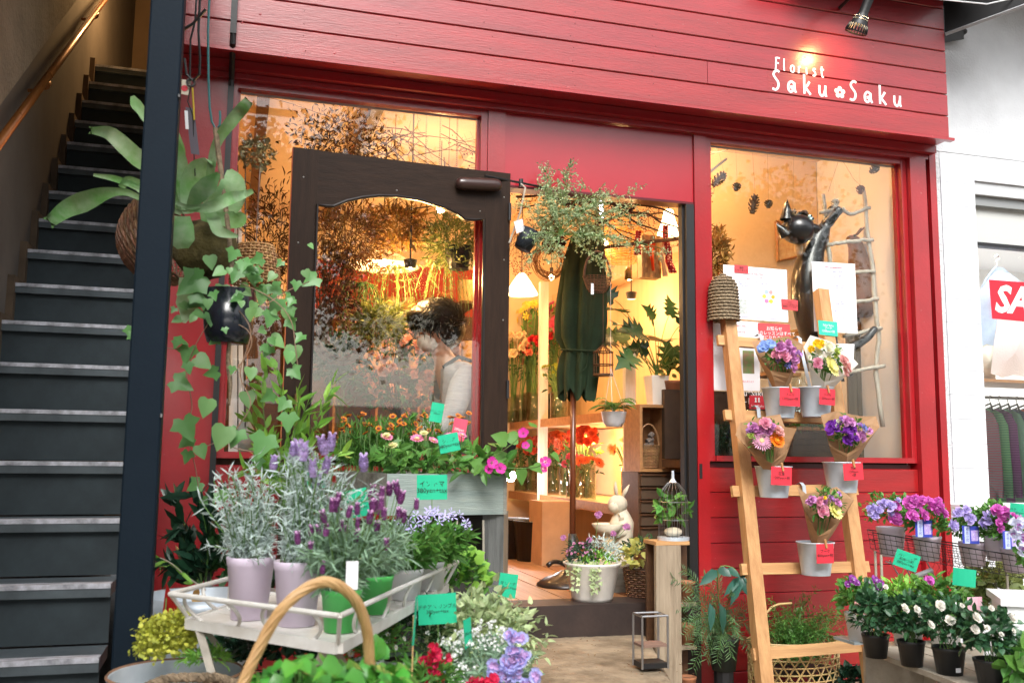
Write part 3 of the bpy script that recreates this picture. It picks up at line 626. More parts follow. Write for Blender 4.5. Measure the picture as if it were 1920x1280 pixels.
MB().box((-.355, .21, 0), (-.315, 5, 6.5)).single('party_wall', STW, 'plain dark wall between the stairs and the red shop', 'wall')
MB().prism([(-1.35, 3.0), (4.3, 5.7), (4.3, 5.8), (-1.35, 3.1)], (-1.9, 0, 0), (0, 1, 0), (0, 0, 1), (1.59, 0, 0)).single('stair_ceiling', STW, 'dark ceiling high over the staircase', 'ceiling')
r0 = PX(-40, 320, SX0+.06); r1 = PX(205, -12, SX0+.06); hr = thing('handrail', 'polished copper handrail bracketed along the dark stair wall', 'handrail', r0)
COP = mat('copper_paint', (.42, .15, .035), rough=.28, metal=.5, var=.3, vs=5, coat=.3)
dr = r1-r0; MB().tube([r0-dr*.4, r1+dr*.6], .019, 14).build('rail', COP, hr, True)
for (px, py) in ((178, 28), (86, 158)):
    p = PX(px, py, SX0+.06); b = MB(); b.tube([p-nrm(dr)*.02, p+nrm(dr)*.02], .023, 12); b.tube([p, p+A(-.02, 0, -.035), p+A(-.075, 0, -.04)], .009, 8); b.build('bracket', COP, hr)
sll = bpy.data.lights.new('landing_lamp', 'POINT'); sll.energy = 24; sll.color = (1, .6, .25); sll.shadow_soft_size = .1
slo = bpy.data.objects.new('landing_lamp', sll); COL.objects.link(slo); slo.location = (-.62, 1.9, 4.2)
# ================================================================ NEIGHBOURING SHOP
nb_ = thing('clothes_shop', 'white tiled and stuccoed clothes shop front beside the red flower shop', 'shop', (4.4, .1, 0))
NX = 4.05; WX0 = 4.36; WZ1 = 2.63; NY = .0
MB().box((NX, NY, WZ1+.17), (9, .30, 4.05)).build('upper_wall', STUCCO, nb_)
MB().box((NX, NY+.004, GZ), (4.105, .30, WZ1+.168)).build('stucco_strip', mat('pebble_dash', (.56, .57, .59), rough=.95, bump=2.5, bs=90), nb_)
MB().box((4.107, NY+.003, WZ1+.01), (9, .30, WZ1+.168)).build('lintel', STUCCO, nb_)
MB().box((4.107, NY+.012, GZ), (WX0-.002, .30, WZ1+.008)).build('tile_backing', mat('grout', (.55, .56, .58), rough=.9), nb_)
tw = WX0-4.107-.004; tb = MB(); tb.box((0, 0, .0012), (tw, .012, .1438)); tbm = tb.mesh('tile', TILE)
k = 0
while .145*k < WZ1: inst('tile', tbm, nb_, (4.109, NY+.0, .145*k)); k += 1
MB().box((WX0-.004, NY+.3, 0), (WX0+.0, .9, WZ1)).build('reveal', STUCCO, nb_)
MB().box((WX0, .02, WZ1-.07), (9, .14, WZ1+.008)).build('shutter_box', mat('grey_aluminium', (.55, .56, .57), rough=.4, metal=.3), nb_)
MB().box((WX0, .05, WZ1-.13), (9, .1, WZ1-.072)).build('shutter_slat', mat('dark_aluminium', (.28, .29, .29), rough=.4, metal=.3), nb_)
MB().box((WX0, .09, WZ1-.36), (9, .11, WZ1-.132)).build('roller_blind', mat('blind_grey', (.50, .51, .49), rough=.6), nb_)
MB().box((WX0, .06, WZ1-.385), (9, .12, WZ1-.362)).build('window_frame', BLACKM, nb_)
MB().box((WX0, .085, .66), (9, .091, WZ1-.387)).build('pane', PANE, nb_)
MB().box((4.06, -.10, .60), (9, .12, .66)).build('sill', WHITE, nb_)
MB().box((4.06, -.02, GZ), (9, .10, .60)).build('low_wall', STUCCO, nb_)
MB().box((WX0, 2.6, 0), (9, 2.7, WZ1+.1)).build('interior_wall', mat('lit_white_wall', (.85, .85, .83), rough=.8), nb_)
MB().box((WX0, .3, WZ1+.1), (9, 2.7, WZ1+.16)).build('ceiling', WHITE, nb_)
MB().box((WX0, .12, GZ), (9, 2.7, .1)).build('floor', mat('shop_floor_grey', (.3, .3, .3), rough=.6), nb_)
MB().box((8.9, .3, 0), (9, 2.7, 3)).build('interior_wall', WHITE, nb_)
MB().obox((6.6, -.35, 4.0), (A(2.55, 0, 0), A(0, .5, 0), A(0, 0, .05))).build('eaves', STUCCO, nb_)
for (lx, ly) in ((5.2, .9), (6.6, 1.2)):
    l = bpy.data.lights.new('clothes_shop_light', 'AREA'); l.energy = 40; l.size = .8; l.color = (1, .97, .93); o = bpy.data.objects.new('clothes_shop_light', l); COL.objects.link(o); o.location = (lx, ly, 2.6)
MB().lathe([(.0, 0), (.022, 0), (.026, .02), (.014, .045), (0, .05)], PY(1801, 60, -.01), 12, 0, (0, -1, -.4)).single('wall_socket', BLACKM, 'small black fixture high on the white stucco wall', 'fixture')
# window contents of the clothes shop
sh = MB(); zs = PY(1840, 715, .55)[2]; sh.box((WX0+.02, .35, zs-.02), (7, .75, zs)); sh.single('display_shelf', WARMW, 'pale wooden shelf inside the clothes shop window under the blouse', 'shelf')
def cloth_poly(name, pix, Y, m, label, cat, th=.03, group=None, seed=0):
    """garment: front and back sheets from an outline, quilted by folds"""
    P = [PY(x, y, Y) for x, y in pix]; c = np.mean(P, axis=0); n_ = len(P); mb = MB(); rings = [1, .8, .5, .0]
    V = []
    for s_, yy in ((1, -1), (-1, 1)):
        for k_, r in enumerate(rings):
            for i, p in enumerate(P):
                q = c+(p-c)*r; f = th*(1-r**2)+.012*math.sin(q[0]*90+seed)*(1-r*.5)
                V.append(q+A(0, yy*f, 0))
    Fc = []
    for h in (0, 1):
        o = h*len(rings)*n_
        for k_ in range(len(rings)-1):
            for i in range(n_):
                j = (i+1) % n_; q = (o+k_*n_+i, o+k_*n_+j, o+(k_+1)*n_+j, o+(k_+1)*n_+i); Fc.append(q if h == 0 else q[::-1])
    mb.add(V, Fc); return mb.single(name, m, label, cat, None, group, True)
cloth_poly('denim_shirt', [(1828, 560), (1850, 520), (1866, 500), (1880, 502), (1905, 522), (1930, 545), (1935, 660), (1880, 650), (1835, 668), (1826, 640), (1830, 600)], .7, mat('pale_denim', (.42, .54, .72), rough=.8, var=.25, vs=6, bump=.3), 'pale blue denim shirt hung behind the red SALE sign', 'shirt')
MB().tube([PY(1868, 500, .7), PY(1868, 490, .7), PY(1874, 484, .7), PY(1870, 478, .7), PY(1864, 482, .7)], .004, 6).single('coat_hanger', GALV, 'wire hook of the hanger over the pale denim shirt', 'hanger')
cloth_poly('lace_blouse', [(1872, 590), (1940, 590), (1945, 712), (1900, 704), (1880, 708), (1858, 700), (1864, 640)], .5, mat('white_lace', (.82, .82, .82), rough=.8, bump=.6, bs=120), 'white lace blouse hung over the wooden shelf under the SALE sign', 'blouse')
cloth_poly('canvas_bag', [(1826, 700), (1824, 680), (1832, 655), (1850, 645), (1868, 650), (1866, 712), (1830, 712)], .6, mat('khaki_canvas', (.42, .40, .33), rough=.8, bump=.3), 'khaki canvas bag standing on the shelf beside the lace blouse', 'bag', .06)
# SALE sign
t = thing('sale_sign', 'red sign with slanted white SALE lettering on the clothes shop window', 'sign', PY(1920, 600, .07))
c0, c1, c2, c3 = [PY(*q, .075) for q in ((1855, 524), (2010, 536), (2018, 612), (1861, 597))]
mb = MB(); mb.add([c3, c2, c1, c0]+[v+A(0, .004, 0) for v in (c3, c2, c1, c0)], [(0, 1, 2, 3), (7, 6, 5, 4), (0, 4, 5, 1), (1, 5, 6, 2), (2, 6, 7, 3), (3, 7, 4, 0)]); mb.build('panel', mat('sale_red', (.68, .012, .03), rough=.4), t)
ux = nrm(c1-c0); me = text_mesh('SALE', .235, mat('sale_white', (.85, .85, .85), rough=.5), align='LEFT', shear=.25, off=.008)
inst('writing', me, t, PY(1864, 562, .073), ux, (0, -1, 0), (1.0, 1, 1))
# clothes rail
zr = PY(1860, 745, .6)
t = thing('clothes_rail', 'chrome clothes rail inside the right hand shop window', 'clothes rail', (4.6, .6, zr[2]))
MB().tube([(WX0+.03, .6, zr[2]), (7.0, .6, zr[2])], .011, 10).build('rail', GALV, t)
MB().tube([(6.9, .6, .1), (6.9, .6, zr[2])], .014, 8).build('upright', GALV, t)
def stripe(nm, c1, c2):
    m = mat(nm, c1, rough=.85); n = m.node_tree; b = n.nodes['Principled BSDF']; tc = n.nodes.new('ShaderNodeTexCoord'); w = n.nodes.new('ShaderNodeTexWave'); w.bands_direction = 'Z'; w.inputs['Scale'].default_value = 19; w.inputs['Distortion'].default_value = 1.2; w.inputs['Detail Scale'].default_value = 1
    r = n.nodes.new('ShaderNodeMapRange'); r.inputs[1].default_value = .45; r.inputs[2].default_value = .55; x = n.nodes.new('ShaderNodeMix'); x.data_type = 'RGBA'; x.inputs[6].default_value = (*srgb(c1), 1); x.inputs[7].default_value = (*srgb(c2), 1)
    n.links.new(tc.outputs['Object'], w.inputs[0]); n.links.new(w.outputs['Fac'], r.inputs[0]); n.links.new(r.outputs[0], x.inputs[0]); n.links.new(x.outputs[2], b.inputs['Base Color']); return m
gar = [('#8c3a4a', '#5a6a6c', 'red and grey striped sweater nearest the tiled pillar on the rail'), ('#7fae7c', '#57906a', 'pale green striped sweater behind the red striped one'), ('#8a4f80', '#6a3a66', 'plum striped sweater beside the pale green one'), ('#7aa87c', '#6f9a86', 'mint green sweater behind the plum striped one'), ('#5a5f78', '#444a60', 'slate blue sweater further along the rail'), ('#c0563a', '#b04a30', 'brick orange sweater near the frame edge'), ('#c9a23c', '#b08a2a', 'mustard yellow sweater farthest along the rail')]
for i, (ca, cb_, lb) in enumerate(gar):
    y = .30+.07*i; x = WX0+.60+.075*i
    t = thing('sweater', lb, 'sweater', (x, y+.2, .65), 'striped sweaters on the clothes rail')
    zt_ = zr[2]-.07; mb = MB(); W_ = .27; prof = [(-.05, 0), (.05, 0), (.2, -.045), (W_, -.12), (W_+.03, -.42), (W_+.02, -.60), (W_-.05, -.60), (W_-.07, -.30), (W_-.08, -.66), (-W_+.08, -.66), (-W_+.07, -.30), (-W_+.05, -.60), (-W_-.02, -.60), (-W_-.03, -.42), (-W_, -.12), (-.2, -.045)]
    ex = nrm((.35, 1, 0)); en = nrm(np.cross(ex, (0, 0, 1))); P = [A(x, .6, zt_)+ex*(u)+A(0, 0, v) for u, v in prof]
    P = [p+A(0, .1, 0) for p in P]; c = np.mean(P, axis=0); V = []
    for s_ in (-1, 1):
        for r in (1, .86, .6, .3):
            for p in P: q = c+(p-c)*r; V.append(q+en*s_*(.028*(1-r**3)+.006*math.sin(q[2]*6+q[1]*40)))
    n_ = len(P); Fc = []
    for h in (0, 1):
        o = h*4*n_
        for k_ in range(3):
            for j in range(n_): q = (o+k_*n_+j, o+k_*n_+(j+1) % n_, o+(k_+1)*n_+(j+1) % n_, o+(k_+1)*n_+j); Fc.append(q if h else q[::-1])
        q = tuple(o+3*n_+j for j in range(n_)); Fc.append(q if h else q[::-1])
    mb.add(V, Fc); mb.build('knit', stripe('knit_%d' % i, ca, cb_), t, True)
    hg = MB(); tp = A(x, .6, zr[2]); hg.tube([tp+A(0, -.012, 0), tp+A(0, 0, .014), tp+A(0, .012, 0), tp+A(0, 0, -.04)], .003, 5); hg.tube([tp+A(0, 0, -.04)-ex*.19+A(0, .1, -.05), tp+A(0, 0, -.04), tp+A(0, 0, -.04)+ex*.19+A(0, .1, -.05)], .007, 5); hg.build('hanger', BLACKM, t)
# ================================================================ THE STREET BEHIND THE CAMERA (seen in the glass)
t = thing('office_building', 'pale grey building across the street mirrored in the shop glass', 'building', (0, -24, 0))
MB().box((-26, -44, GZ), (14, -40, 3.2)).build('wall', mat('pale_render', (.62, .63, .66), rough=.8, var=.1, vs=1), t)
wm = MB(); wm.box((-.7, 0, -.6), (.7, .05, .6)); wmm = wm.mesh('window', mat('dark_window', (.03, .035, .04), rough=.1))
for i in range(14):
    for z in (1.8,): inst('window', wmm, t, (-24+2.7*i, -39.99, z))
def tree(x, y, h, seed, label):
    t = thing('street_tree', label, 'tree', (x, y, GZ), 'street trees mirrored in the glass'); g = rng(seed); mb = MB(); tips = []
    mb.tube([(x, y, GZ), (x+.05, y, h*.3), (x+.15, y+.1, h*.6), (x, y, h*.95)], [.13, .09, .06, .02], 8)
    for i in range(46):
        a = g.random()*6.28; z0 = h*(.5+.42*g.random()); r = h*.42*(.45+.6*g.random()); e = A(x+math.cos(a)*r, y+math.sin(a)*r*.7, z0+h*.16*(g.random()-.35))
        mb.tube(bez((x, y, z0), A((x+e[0])/2, (y+e[1])/2, z0+.3), e, 7), [.025, .005], 4); tips.append((e, z0))
    mb.build('trunk', mat('bark', (.05, .035, .025), rough=.9, bump=.5), t)
    cm = MB()
    for e, z0 in tips:
        k = 380 if z0 > h*.56 else 330; u = .25+.8*g.random(k); c = A(x, y, z0)+(e-A(x, y, z0))*u[:, None]; P = c+g.normal(size=(k, 3))*A(.30, .28, .22); cm.scat(T_TINY, P, g.normal(size=(k, 3)), g.normal(size=(k, 3)), .07+.06*g.random(k))
    cm.build('crown', L_DEEP, t, kind='stuff')
tree(-1.9, -9.8, 6.2, 1, 'tall dark leaved street tree mirrored in the door glass'); tree(-5.0, -10.2, 6.5, 2, 'second dark street tree mirrored in the door glass'); tree(4.8, -10.5, 5.6, 3, 'dark street tree mirrored in the display window'); tree(1.2, -12.4, 6.6, 5, 'dark street tree mirrored between the two windows'); tree(8.6, -10.8, 5.8, 6, 'dark street tree mirrored at the right end of the glass')
# ================================================================ SHOP INTERIOR
XS = 2.44; ya, yb_ = .98, 3.6; zl = .60; zu = 1.20
def point(x, y, z, w_, col=(1, .56, .22), r=.04):
    l = bpy.data.lights.new('lamp_light', 'POINT'); l.energy = w_*.52; l.color = col; l.shadow_soft_size = r
    o = bpy.data.objects.new('lamp_light', l); COL.objects.link(o); o.location = (x, y, z)
def bunch(name, label, cat, c, rad, k, L, m, W=None, stem=None, group=None, seed=1, tm=None, up=-1, sm=None, sr=.0015, sk=14, fill=.3, extra=None, out=.7):
    t = thing(name, label, cat, stem if stem is not None else c, group)
    dome(MB(), c, rad, k, L, W, seed, up, tm=tm, fill=fill, out=out).build('foliage', m, t, kind='stuff')
    if stem is not None: stems(MB(), stem, c, rad, sk, sr, seed).build('stems', sm or STEM, t, kind='stuff')
    if extra: extra(t)
    return t
def heads(t, me, c, rad, k, size, seed=1, up=-.2, var=.3, name='flower'):
    g = rng(seed); d = sph(g, k, up)
    for v in d:
        p = A(*c)+v*np.array(rad)*(.8+.25*g.random()); fl(me, t, p, v+A(0, -.5, .3), size*(1-var/2+var*g.random()), name=name)
def pendant(px, py, Y, wpx, hpx, label, shade, power, cord=True, bulbr=.03):
    c = PY(px, py, Y); s = mpx(c); R_ = wpx*s/2; h = hpx*s
    t = thing('pendant_lamp', label, 'lamp', c, 'pendant lamps hung in the shop')
    MB().lathe([(.02, h), (.03, h*.95), (R_*.55, h*.6), (R_*.95, h*.08), (R_, 0), (R_*.97, 0), (R_*.9, h*.08), (R_*.5, h*.55), (.0, h*.8)], c, 28).build('lamp_shade', shade, t, True)
    MB().sphere(c+A(0, 0, h*.25), bulbr, 12, 8).build('bulb', BULB, t)
    if cord: MB().tube([c+A(0, 0, h), A(c[0], c[1], IZ)], .004, 5).build('cord', BLACKM, t)
    point(c[0], c[1], c[2]+h*.25-bulbr*1.5, power)
    return t
ENW = mat('white_enamel_shade', (.85, .82, .76), rough=.3)
pendant(718, 500, 1.4, 138, 32, 'wide white enamel pendant lamp glowing behind the arched door glass', ENW, 24)
pendant(978, 552, 2.1, 62, 40, 'white drum pendant lamp just right of the open door', GLOW, 22)
pendant(1254, 440, .75, 44, 48, 'bell shaped white glass lamp in the top corner of the doorway', GLOW, 12, bulbr=.022)
def bare(px, py, Y, label, w, r=.028):
    c = PY(px, py, Y); t = thing('light_bulb', label, 'light bulb', c, 'bare warm bulbs'); MB().sphere(c, r, 12, 8).build('bulb', BULB, t)
    MB().tube([c+A(0, 0, r*.9), c+A(0, 0, r*.9+.05)], .013, 8).build('socket', BLACKM, t); MB().tube([c+A(0, 0, r+.05), A(c[0], c[1], IZ)], .003, 5).build('cord', BLACKM, t); point(c[0], c[1]-r*1.6, c[2]-.03, w)
bare(826, 392, 1.3, 'bare bulb glowing under the arch of the door glass', 16)
bare(1132, 456, .95, 'bare bulb glowing inside the woven lantern', 9)
bare(1034, 520, 1.3, 'small bare bulb glowing beneath the vine coil', 6, .018)
tb_ = PY(1128, 396, 1.1); t = thing('tube_lamp', 'short white tube lamp glowing behind the hanging branches', 'lamp', tb_); MB().tube([tb_-A(0, 0, .075), tb_+A(0, 0, .075)], .016, 10).build('tube', mat('cool_glow', (.93, .9, 1), emit=14), t); MB().tube([tb_+A(0, 0, .076), A(tb_[0], tb_[1], IZ)], .004, 5).build('cord', BLACKM, t)
vb = PY(957, 892, 2.6); t = thing('spot_lamp', 'dazzling white spot lamp low beside the lower row of vases', 'lamp', vb); MB().sphere(vb, .045, 12, 8).build('bulb', mat('cool_glow_b', (.95, .95, 1), emit=30), t); MB().tube([vb+A(0, .03, 0), vb+A(0, .12, 0)], .03, 10).build('housing', BLACKM, t); point(vb[0], vb[1]-.1, vb[2], 10, (1, .93, .9))
def added_downlight(x, y, z, w_, lb):  # fill light added to warm the interior, dressed in a made-up ceiling fitting
    t = thing('added_fill_spot', lb, 'lamp', (x, y, z), 'added warm fill lamps inside the shop'); MB().lathe([(.03, -.05), (.04, 0), (.0, .01)], (x, y, z), 16).build('housing', BLACKM, t); MB().lathe([(0, -.04), (.028, -.04)], (x, y, z), 12).build('bulb', BULB, t); point(x, y, z-.09, w_)
    if z < 2.6: MB().tube([(x, y, z), (x, y, zu-.06) if z < 1.3 else (x, y, IZ)], .005, 5).build('rod', BLACKM, t)
added_downlight(1.0, 2.6, 2.7, 26, 'added warm fill lamp over the back of the shop'); added_downlight(2.2, .5, 2.8, 10, 'added warm fill lamp over the doorway branches'); added_downlight(2.7, 2.2, 1.1, 16, 'added warm fill lamp under the upper flower shelf'); added_downlight(2.7, 1.2, 1.1, 10, 'second added warm fill lamp under the upper flower shelf'); added_downlight(2.75, 1.6, 2.1, 14, 'added warm fill lamp over the cut flowers')
added_downlight(2.85, .40, 2.93, 24, 'added warm fill lamp high in the display window'); added_downlight(.55, .24, 2.93, 14, 'added warm fill lamp high in the left window'); added_downlight(.95, .62, 2.02, 38, 'added warm fill lamp over the blush blossoms'); added_downlight(1.05, .30, 2.93, 14, 'added warm fill lamp behind the arch of the door glass'); added_downlight(2.15, 2.9, 2.55, 22, 'added warm fill lamp in the far corner over the carnations')
# ---- flower stand along the right wall of the shop
t = thing('flower_stand', 'pale wooden two tier flower stand full of vases inside the doorway', 'shelf', (XS, ya, FL))
MB().box((XS, ya, zu-.05), (2.99, yb_, zu)).build('shelf_board', CREAMW, t); MB().box((XS-.015, ya, zu-.052), (XS-.001, yb_, zu+.012)).build('shelf_edge', WARMW, t)
MB().box((XS, ya, zl-.045), (2.99, yb_, zl)).build('shelf_board', CREAMW, t); MB().box((XS-.015, ya, zl-.06), (XS-.001, yb_, zl+.004)).build('shelf_edge', WARMW, t)
for (y, z1) in ((ya, 1.62), (2.75, 2.35)): MB().box((XS-.022, y-.045, FL), (XS+.05, y+.0, z1)).build('post', WHITEW, t)
MB().box((2.94, ya-.045, FL), (2.99, ya, 1.5)).build('post', WHITEW, t)
MB().box((2.975, ya+.01, zl+.01), (2.985, yb_, zu-.06)).build('back_panel', CREAM, t)
def vase(px, pyb, z, r, h, X, label, fmesh, fk, fsize, fc, frad, leafk=40, lm=None, seed=1, group='glass vases of cut flowers', cy=.0):
    """px,pyb base pixel resolved on the shelf depth X"""
    rr = ray(px, pyb); X = min(X, rr[0]/rr[1]*8.2); p = PX(px, pyb, X); c = A(X, p[1], z); t = thing('flower_vase', label, 'vase', c, group)
    MB().lathe([(r*.9, .002), (r, .008), (r, h), (r*.94, h), (r*.94, .012), (0, .012)], c, 18).build('glass', JAR, t, True)
    MB().lathe([(r*.9, .013), (r*.9, h*.45), (0, h*.45)], c, 14).build('water', glass('vase_water', (.78, .86, .78), 1.2), t, True)
    rr = ray(*fc); fc = PX(*fc, min(X+.02, rr[0]/rr[1]*8.3)); q_ = mpx(fc); frad = (.10, frad[0]*q_*1.6, frad[1]*q_); g = rng(seed); mb = MB()
    for i in range(fk+4):
        e = fc+sph(g, 1, -.2)[0]*np.array(frad)*.7; b = c+A(g.normal()*r*.3, g.normal()*r*.3, .02); m_ = c+A(0, 0, h); mb.tube(bez(b, m_, e, 7), .0025, 4, cap=False)
    mb.build('stems', STEM, t, kind='stuff')
    if leafk: dome(MB(), fc-A(0, 0, frad[2]*.8), (frad[0]*1.0, frad[1]*1.0, frad[2]*1.0), leafk, .06, .022, seed, -1).build('foliage', lm or L_DARK, t, kind='stuff')
    for v in sph(g, fk, -.35):
        fl(fmesh, t, fc+v*np.array(frad)*(.75+.3*g.random()), v+A(-.35, -.55, .25), fsize*(.8+.4*g.random()))
    return t
CAR_R = f_double('carnation_red', (.55, .015, .03), None, 10, 5, .5, 1); CAR_P = f_double('carnation_pink', (.75, .14, .25), None, 10, 5, .5, 2); CAR_C = f_double('carnation_cream', (.85, .70, .45), None, 10, 5, .5, 3)
CAR_O = f_double('carnation_salmon', (.80, .14, .07), None, 10, 5, .5, 4); CAR_S = f_double('carnation_coral', (.82, .28, .18), None, 10, 5, .5, 5)
BALLG = f_double('green_ball_flower', (.32, .38, .05), None, 9, 5, .2, 6); YEL = f_daisy('yellow_orchid', 6, (.78, .62, .08), (.4, .25, .03), .1, 1, .5); ORC = f_double('pink_orchid', (.70, .10, .38), (.8, .5, .6), 6, 2, .3, 7)
GER = f_daisy('coral_gerbera', 22, (.75, .16, .06), (.3, .05, .03), .16, 2, .2); PROT = f_daisy('peach_protea', 16, (.85, .50, .22), (.8, .25, .15), .2, 2, .15, .8)
vs = [
 (962, 772, zu, .06, .24, 2.50, 'vase of cream carnations half hidden by the door edge', CAR_C, 22, .075, (966, 655), (26, 40), 20, None),
 (976, 770, zu, .07, .26, 2.62, 'vase of peach carnations nearest the drum lamp', CAR_S, 12, .065, (985, 668), (22, 22), 30, None),
 (1002, 768, zu, .075, .27, 2.56, 'vase of deep red carnations between cream and pink ones', CAR_R, 26, .068, (1004, 650), (30, 22), 60, None),
 (1022, 766, zu, .07, .25, 2.66, 'vase of crimson carnations in front of the green parasol', CAR_R, 16, .065, (1028, 640), (24, 18), 30, None),
 (1040, 764, zu, .06, .26, 2.72, 'vase of bright pink carnations against the green parasol', CAR_P, 18, .07, (1042, 622), (20, 26), 40, None),
 (1048, 764, zu, .07, .22, 2.50, 'vase of round yellow green ball flowers beside the parasol', BALLG, 30, .036, (1040, 700), (28, 20), 20, None),
 (990, 764, zu, .06, .28, 2.88, 'tall vase of yellow orchids under the drum lamp', YEL, 46, .065, (994, 590), (36, 26), 20, L_MID),
 (1036, 760, zu, .06, .28, 2.90, 'vase of magenta orchids above the pink carnations', ORC, 10, .085, (1040, 578), (16, 14), 10, L_MID),
 (976, 944, zl, .06, .22, 2.50, 'lower vase of orange carnations nearest the door edge', CAR_O, 14, .065, (975, 845), (18, 16), 40, L_DARK),
 (992, 945, zl, .06, .22, 2.60, 'lower vase of salmon carnations beside the bright spot lamp', CAR_O, 22, .065, (1003, 838), (26, 20), 50, L_DARK),
 (1014, 947, zl, .05, .20, 2.55, 'lower vase of coral carnations in clear film', CAR_S, 22, .06, (1030, 842), (24, 22), 30, None),
 (1040, 950, zl, .06, .24, 2.64, 'lower vase of coral gerberas left of the parasol pole', GER, 12, .085, (1036, 822), (34, 10), 10, None),
 (1062, 953, zl, .06, .25, 2.56, 'lower vase of pale peach carnations right behind the pole', CAR_S, 22, .06, (1066, 836), (22, 20), 20, None),
 (1090, 957, zl, .07, .26, 2.60, 'lower vase of orange red carnations beside the white post', CAR_O, 26, .065, (1094, 822), (26, 22), 30, L_LITE),
 (1102, 958, zl, .06, .26, 2.52, 'lower vase of wrapped coral gerberas against the white post', GER, 6, .08, (1100, 872), (14, 12), 10, None),
 (1076, 956, zl, .06, .24, 2.50, 'lower vase of pink carnations right of the parasol pole', CAR_P, 10, .06, (1078, 866), (14, 12), 30, None),
 (1178, 955, zl, .05, .24, 2.72, 'vase of peach proteas at the open end of the stand', PROT, 8, .085, (1172, 845), (20, 18), 8, None)]
for i, v in enumerate(vs): vase(*v, seed=i+3)
# buckets and boxes below
for i, (px, py, lb) in enumerate(((968, 1045, 'black bucket under the flower stand nearest the door'), (1000, 1050, 'larger black bucket beside the cardboard box'))):
    c = PZ(px, py, FL); MB().lathe([(0, 0), (.12, 0), (.15, .28), (.155, .28), (.15, .29), (.14, .28), (.11, .02), (0, .02)], c, 22).single('bucket', BLKP, lb, 'bucket', c, 'black buckets under the stand', True)
c = PZ(1044, 1060, FL); mb = MB(); mb.box((c[0]-.11, c[1], FL), (c[0]+.13, c[1]+.3, FL+.44)); mb.single('cardboard_box', mat('cardboard', (.50, .30, .16), rough=.8, var=.2), 'tall cardboard box under the front edge of the flower stand', 'box', c)
# ---- green parasol
b0 = PZ(1058, 1098, FL); Yp = b0[1]
def pp(px, py): return PY(px, py, Yp)
t = thing('parasol', 'closed dark green parasol with brown pole and round black foot in the doorway', 'parasol', b0)
pc = pp(1073, 1060); ax = A(pc[0], Yp, 0)
MB().tube([ax+A(0, 0, 0)+A(0, 0, pp(1073, 1050)[2]), A(pp(1075, 720)[0], Yp, pp(1075, 700)[2])], .018, 12).build('pole', mat('varnished_brown_pole', (.13, .035, .012), rough=.3, coat=.3), t, True)
MB().tube([A(ax[0], Yp, FL+.07), A(ax[0], Yp, pp(1073, 1000)[2])], .025, 12).build('sleeve', BLACKM, t, True)
MB().lathe([(0, .095), (.03, .09), (.06, .07), (.13, .045), (.17, .015), (.175, 0), (0, 0)], A(ax[0]-.04, Yp, FL), 30).build('foot', mat('glossy_black_brown', (.015, .010, .008), rough=.35, coat=.2), t, True)
MB().tube(bez(pp(1022, 1058)+A(0, -.05, 0), pp(1040, 1040)+A(0, -.02, 0), A(ax[0], Yp, FL+.09), 8), .014, 8).build('foot_handle', mat('glossy_black_brown', (.03, .018, .014)), t, True)
gr = [(425, 1108, 34), (445, 1102, 54), (480, 1098, 66), (520, 1096, 76), (560, 1094, 84), (600, 1092, 88), (635, 1090, 84), (657, 1089, 64), (672, 1088, 66), (700, 1086, 68), (728, 1084, 60)]
V = []; nn = 56
for k_, (y, xc, w) in enumerate(gr):
    c = pp(xc, y); r = w*mpx(c)/2
    for i in range(nn):
        a = i*2*PI/nn; fr = 1+(.21*math.cos(a*7+.6*math.sin(y*.006))+.09*math.cos(a*12+1.7+y*.003))*(1 if y != 657 else .45)+.04*math.cos(a*19+y*.02)
        V.append(c+A(math.cos(a)*r*fr, math.sin(a)*r*.75*fr, (-.08*abs(math.cos(a*3.5+.4)) if k_ == len(gr)-1 else 0)))
mb = MB(); mb.add(V, [(k_*nn+i, (k_+1)*nn+i, (k_+1)*nn+(i+1) % nn, k_*nn+(i+1) % nn) for k_ in range(len(gr)-1) for i in range(nn)]+[tuple(range(nn))])
GRC = mat('green_canvas', (.010, .030, .008), rough=.85, var=.3, vs=8, bump=.3, bs=200)
mb.build('canopy', GRC, t, True)
tie = MB(); c = pp(1089, 657); r = 36*mpx(c); tie.tube([c+A(math.cos(a)*r*1.05, math.sin(a)*r*.8, .01*math.sin(a)) for a in np.linspace(0, 2*PI, 26)], .006, 5); tie.tube([pp(1080, 662)+A(0, -r*.85, 0), pp(1072, 680)+A(0, -r*.9, 0), pp(1076, 702)+A(0, -r*.9, 0), pp(1088, 690)+A(0, -r*.9, 0), pp(1092, 665)+A(0, -r*.85, 0)], .0035, 5); tie.build('tie', GRC, t)
for i in range(8):
    a = i*2*PI/8; MB().tube([pp(1112, 425)+A(math.cos(a)*.03, math.sin(a)*.03, 0), pp(1112, 402)+A(math.cos(a)*.06, math.sin(a)*.06, .01)], .004, 4).build('rib', DARKW, t)
# ---- things hung in the doorway
def hang_cord(t, p, top=IZ, m=None, r=.0018): MB().tube([p, A(p[0], p[1], top)], r, 4).build('cord', m or TWIG, t)
# handled basket
c = PY(1120, 548, .12); t = thing('hanging_basket', 'small brown wicker basket with tall handle hung before the green parasol', 'basket', c); s = mpx(c)
weave(c, lambda q: (s*(14+14*q**.6), s*(30*q)), 24, 10, .0022, 1, .75).build('bowl', WICKD, t)
mb = MB(); mb.tube([c+A(s*27*math.cos(a), 0, s*26+s*52*max(0, math.sin(a))) for a in np.linspace(PI, 0, 14)], .0065, 7); mb.build('handle', WICKD, t)
p = c+A(-s*18, -.06, s*2); MB().box((p[0]-.008, p[1]-.001, p[2]-.03), (p[0]+.008, p[1], p[2]+.03)).build('tag', WHITE, t); hang_cord(t, c+A(0, 0, s*76), 2.31)
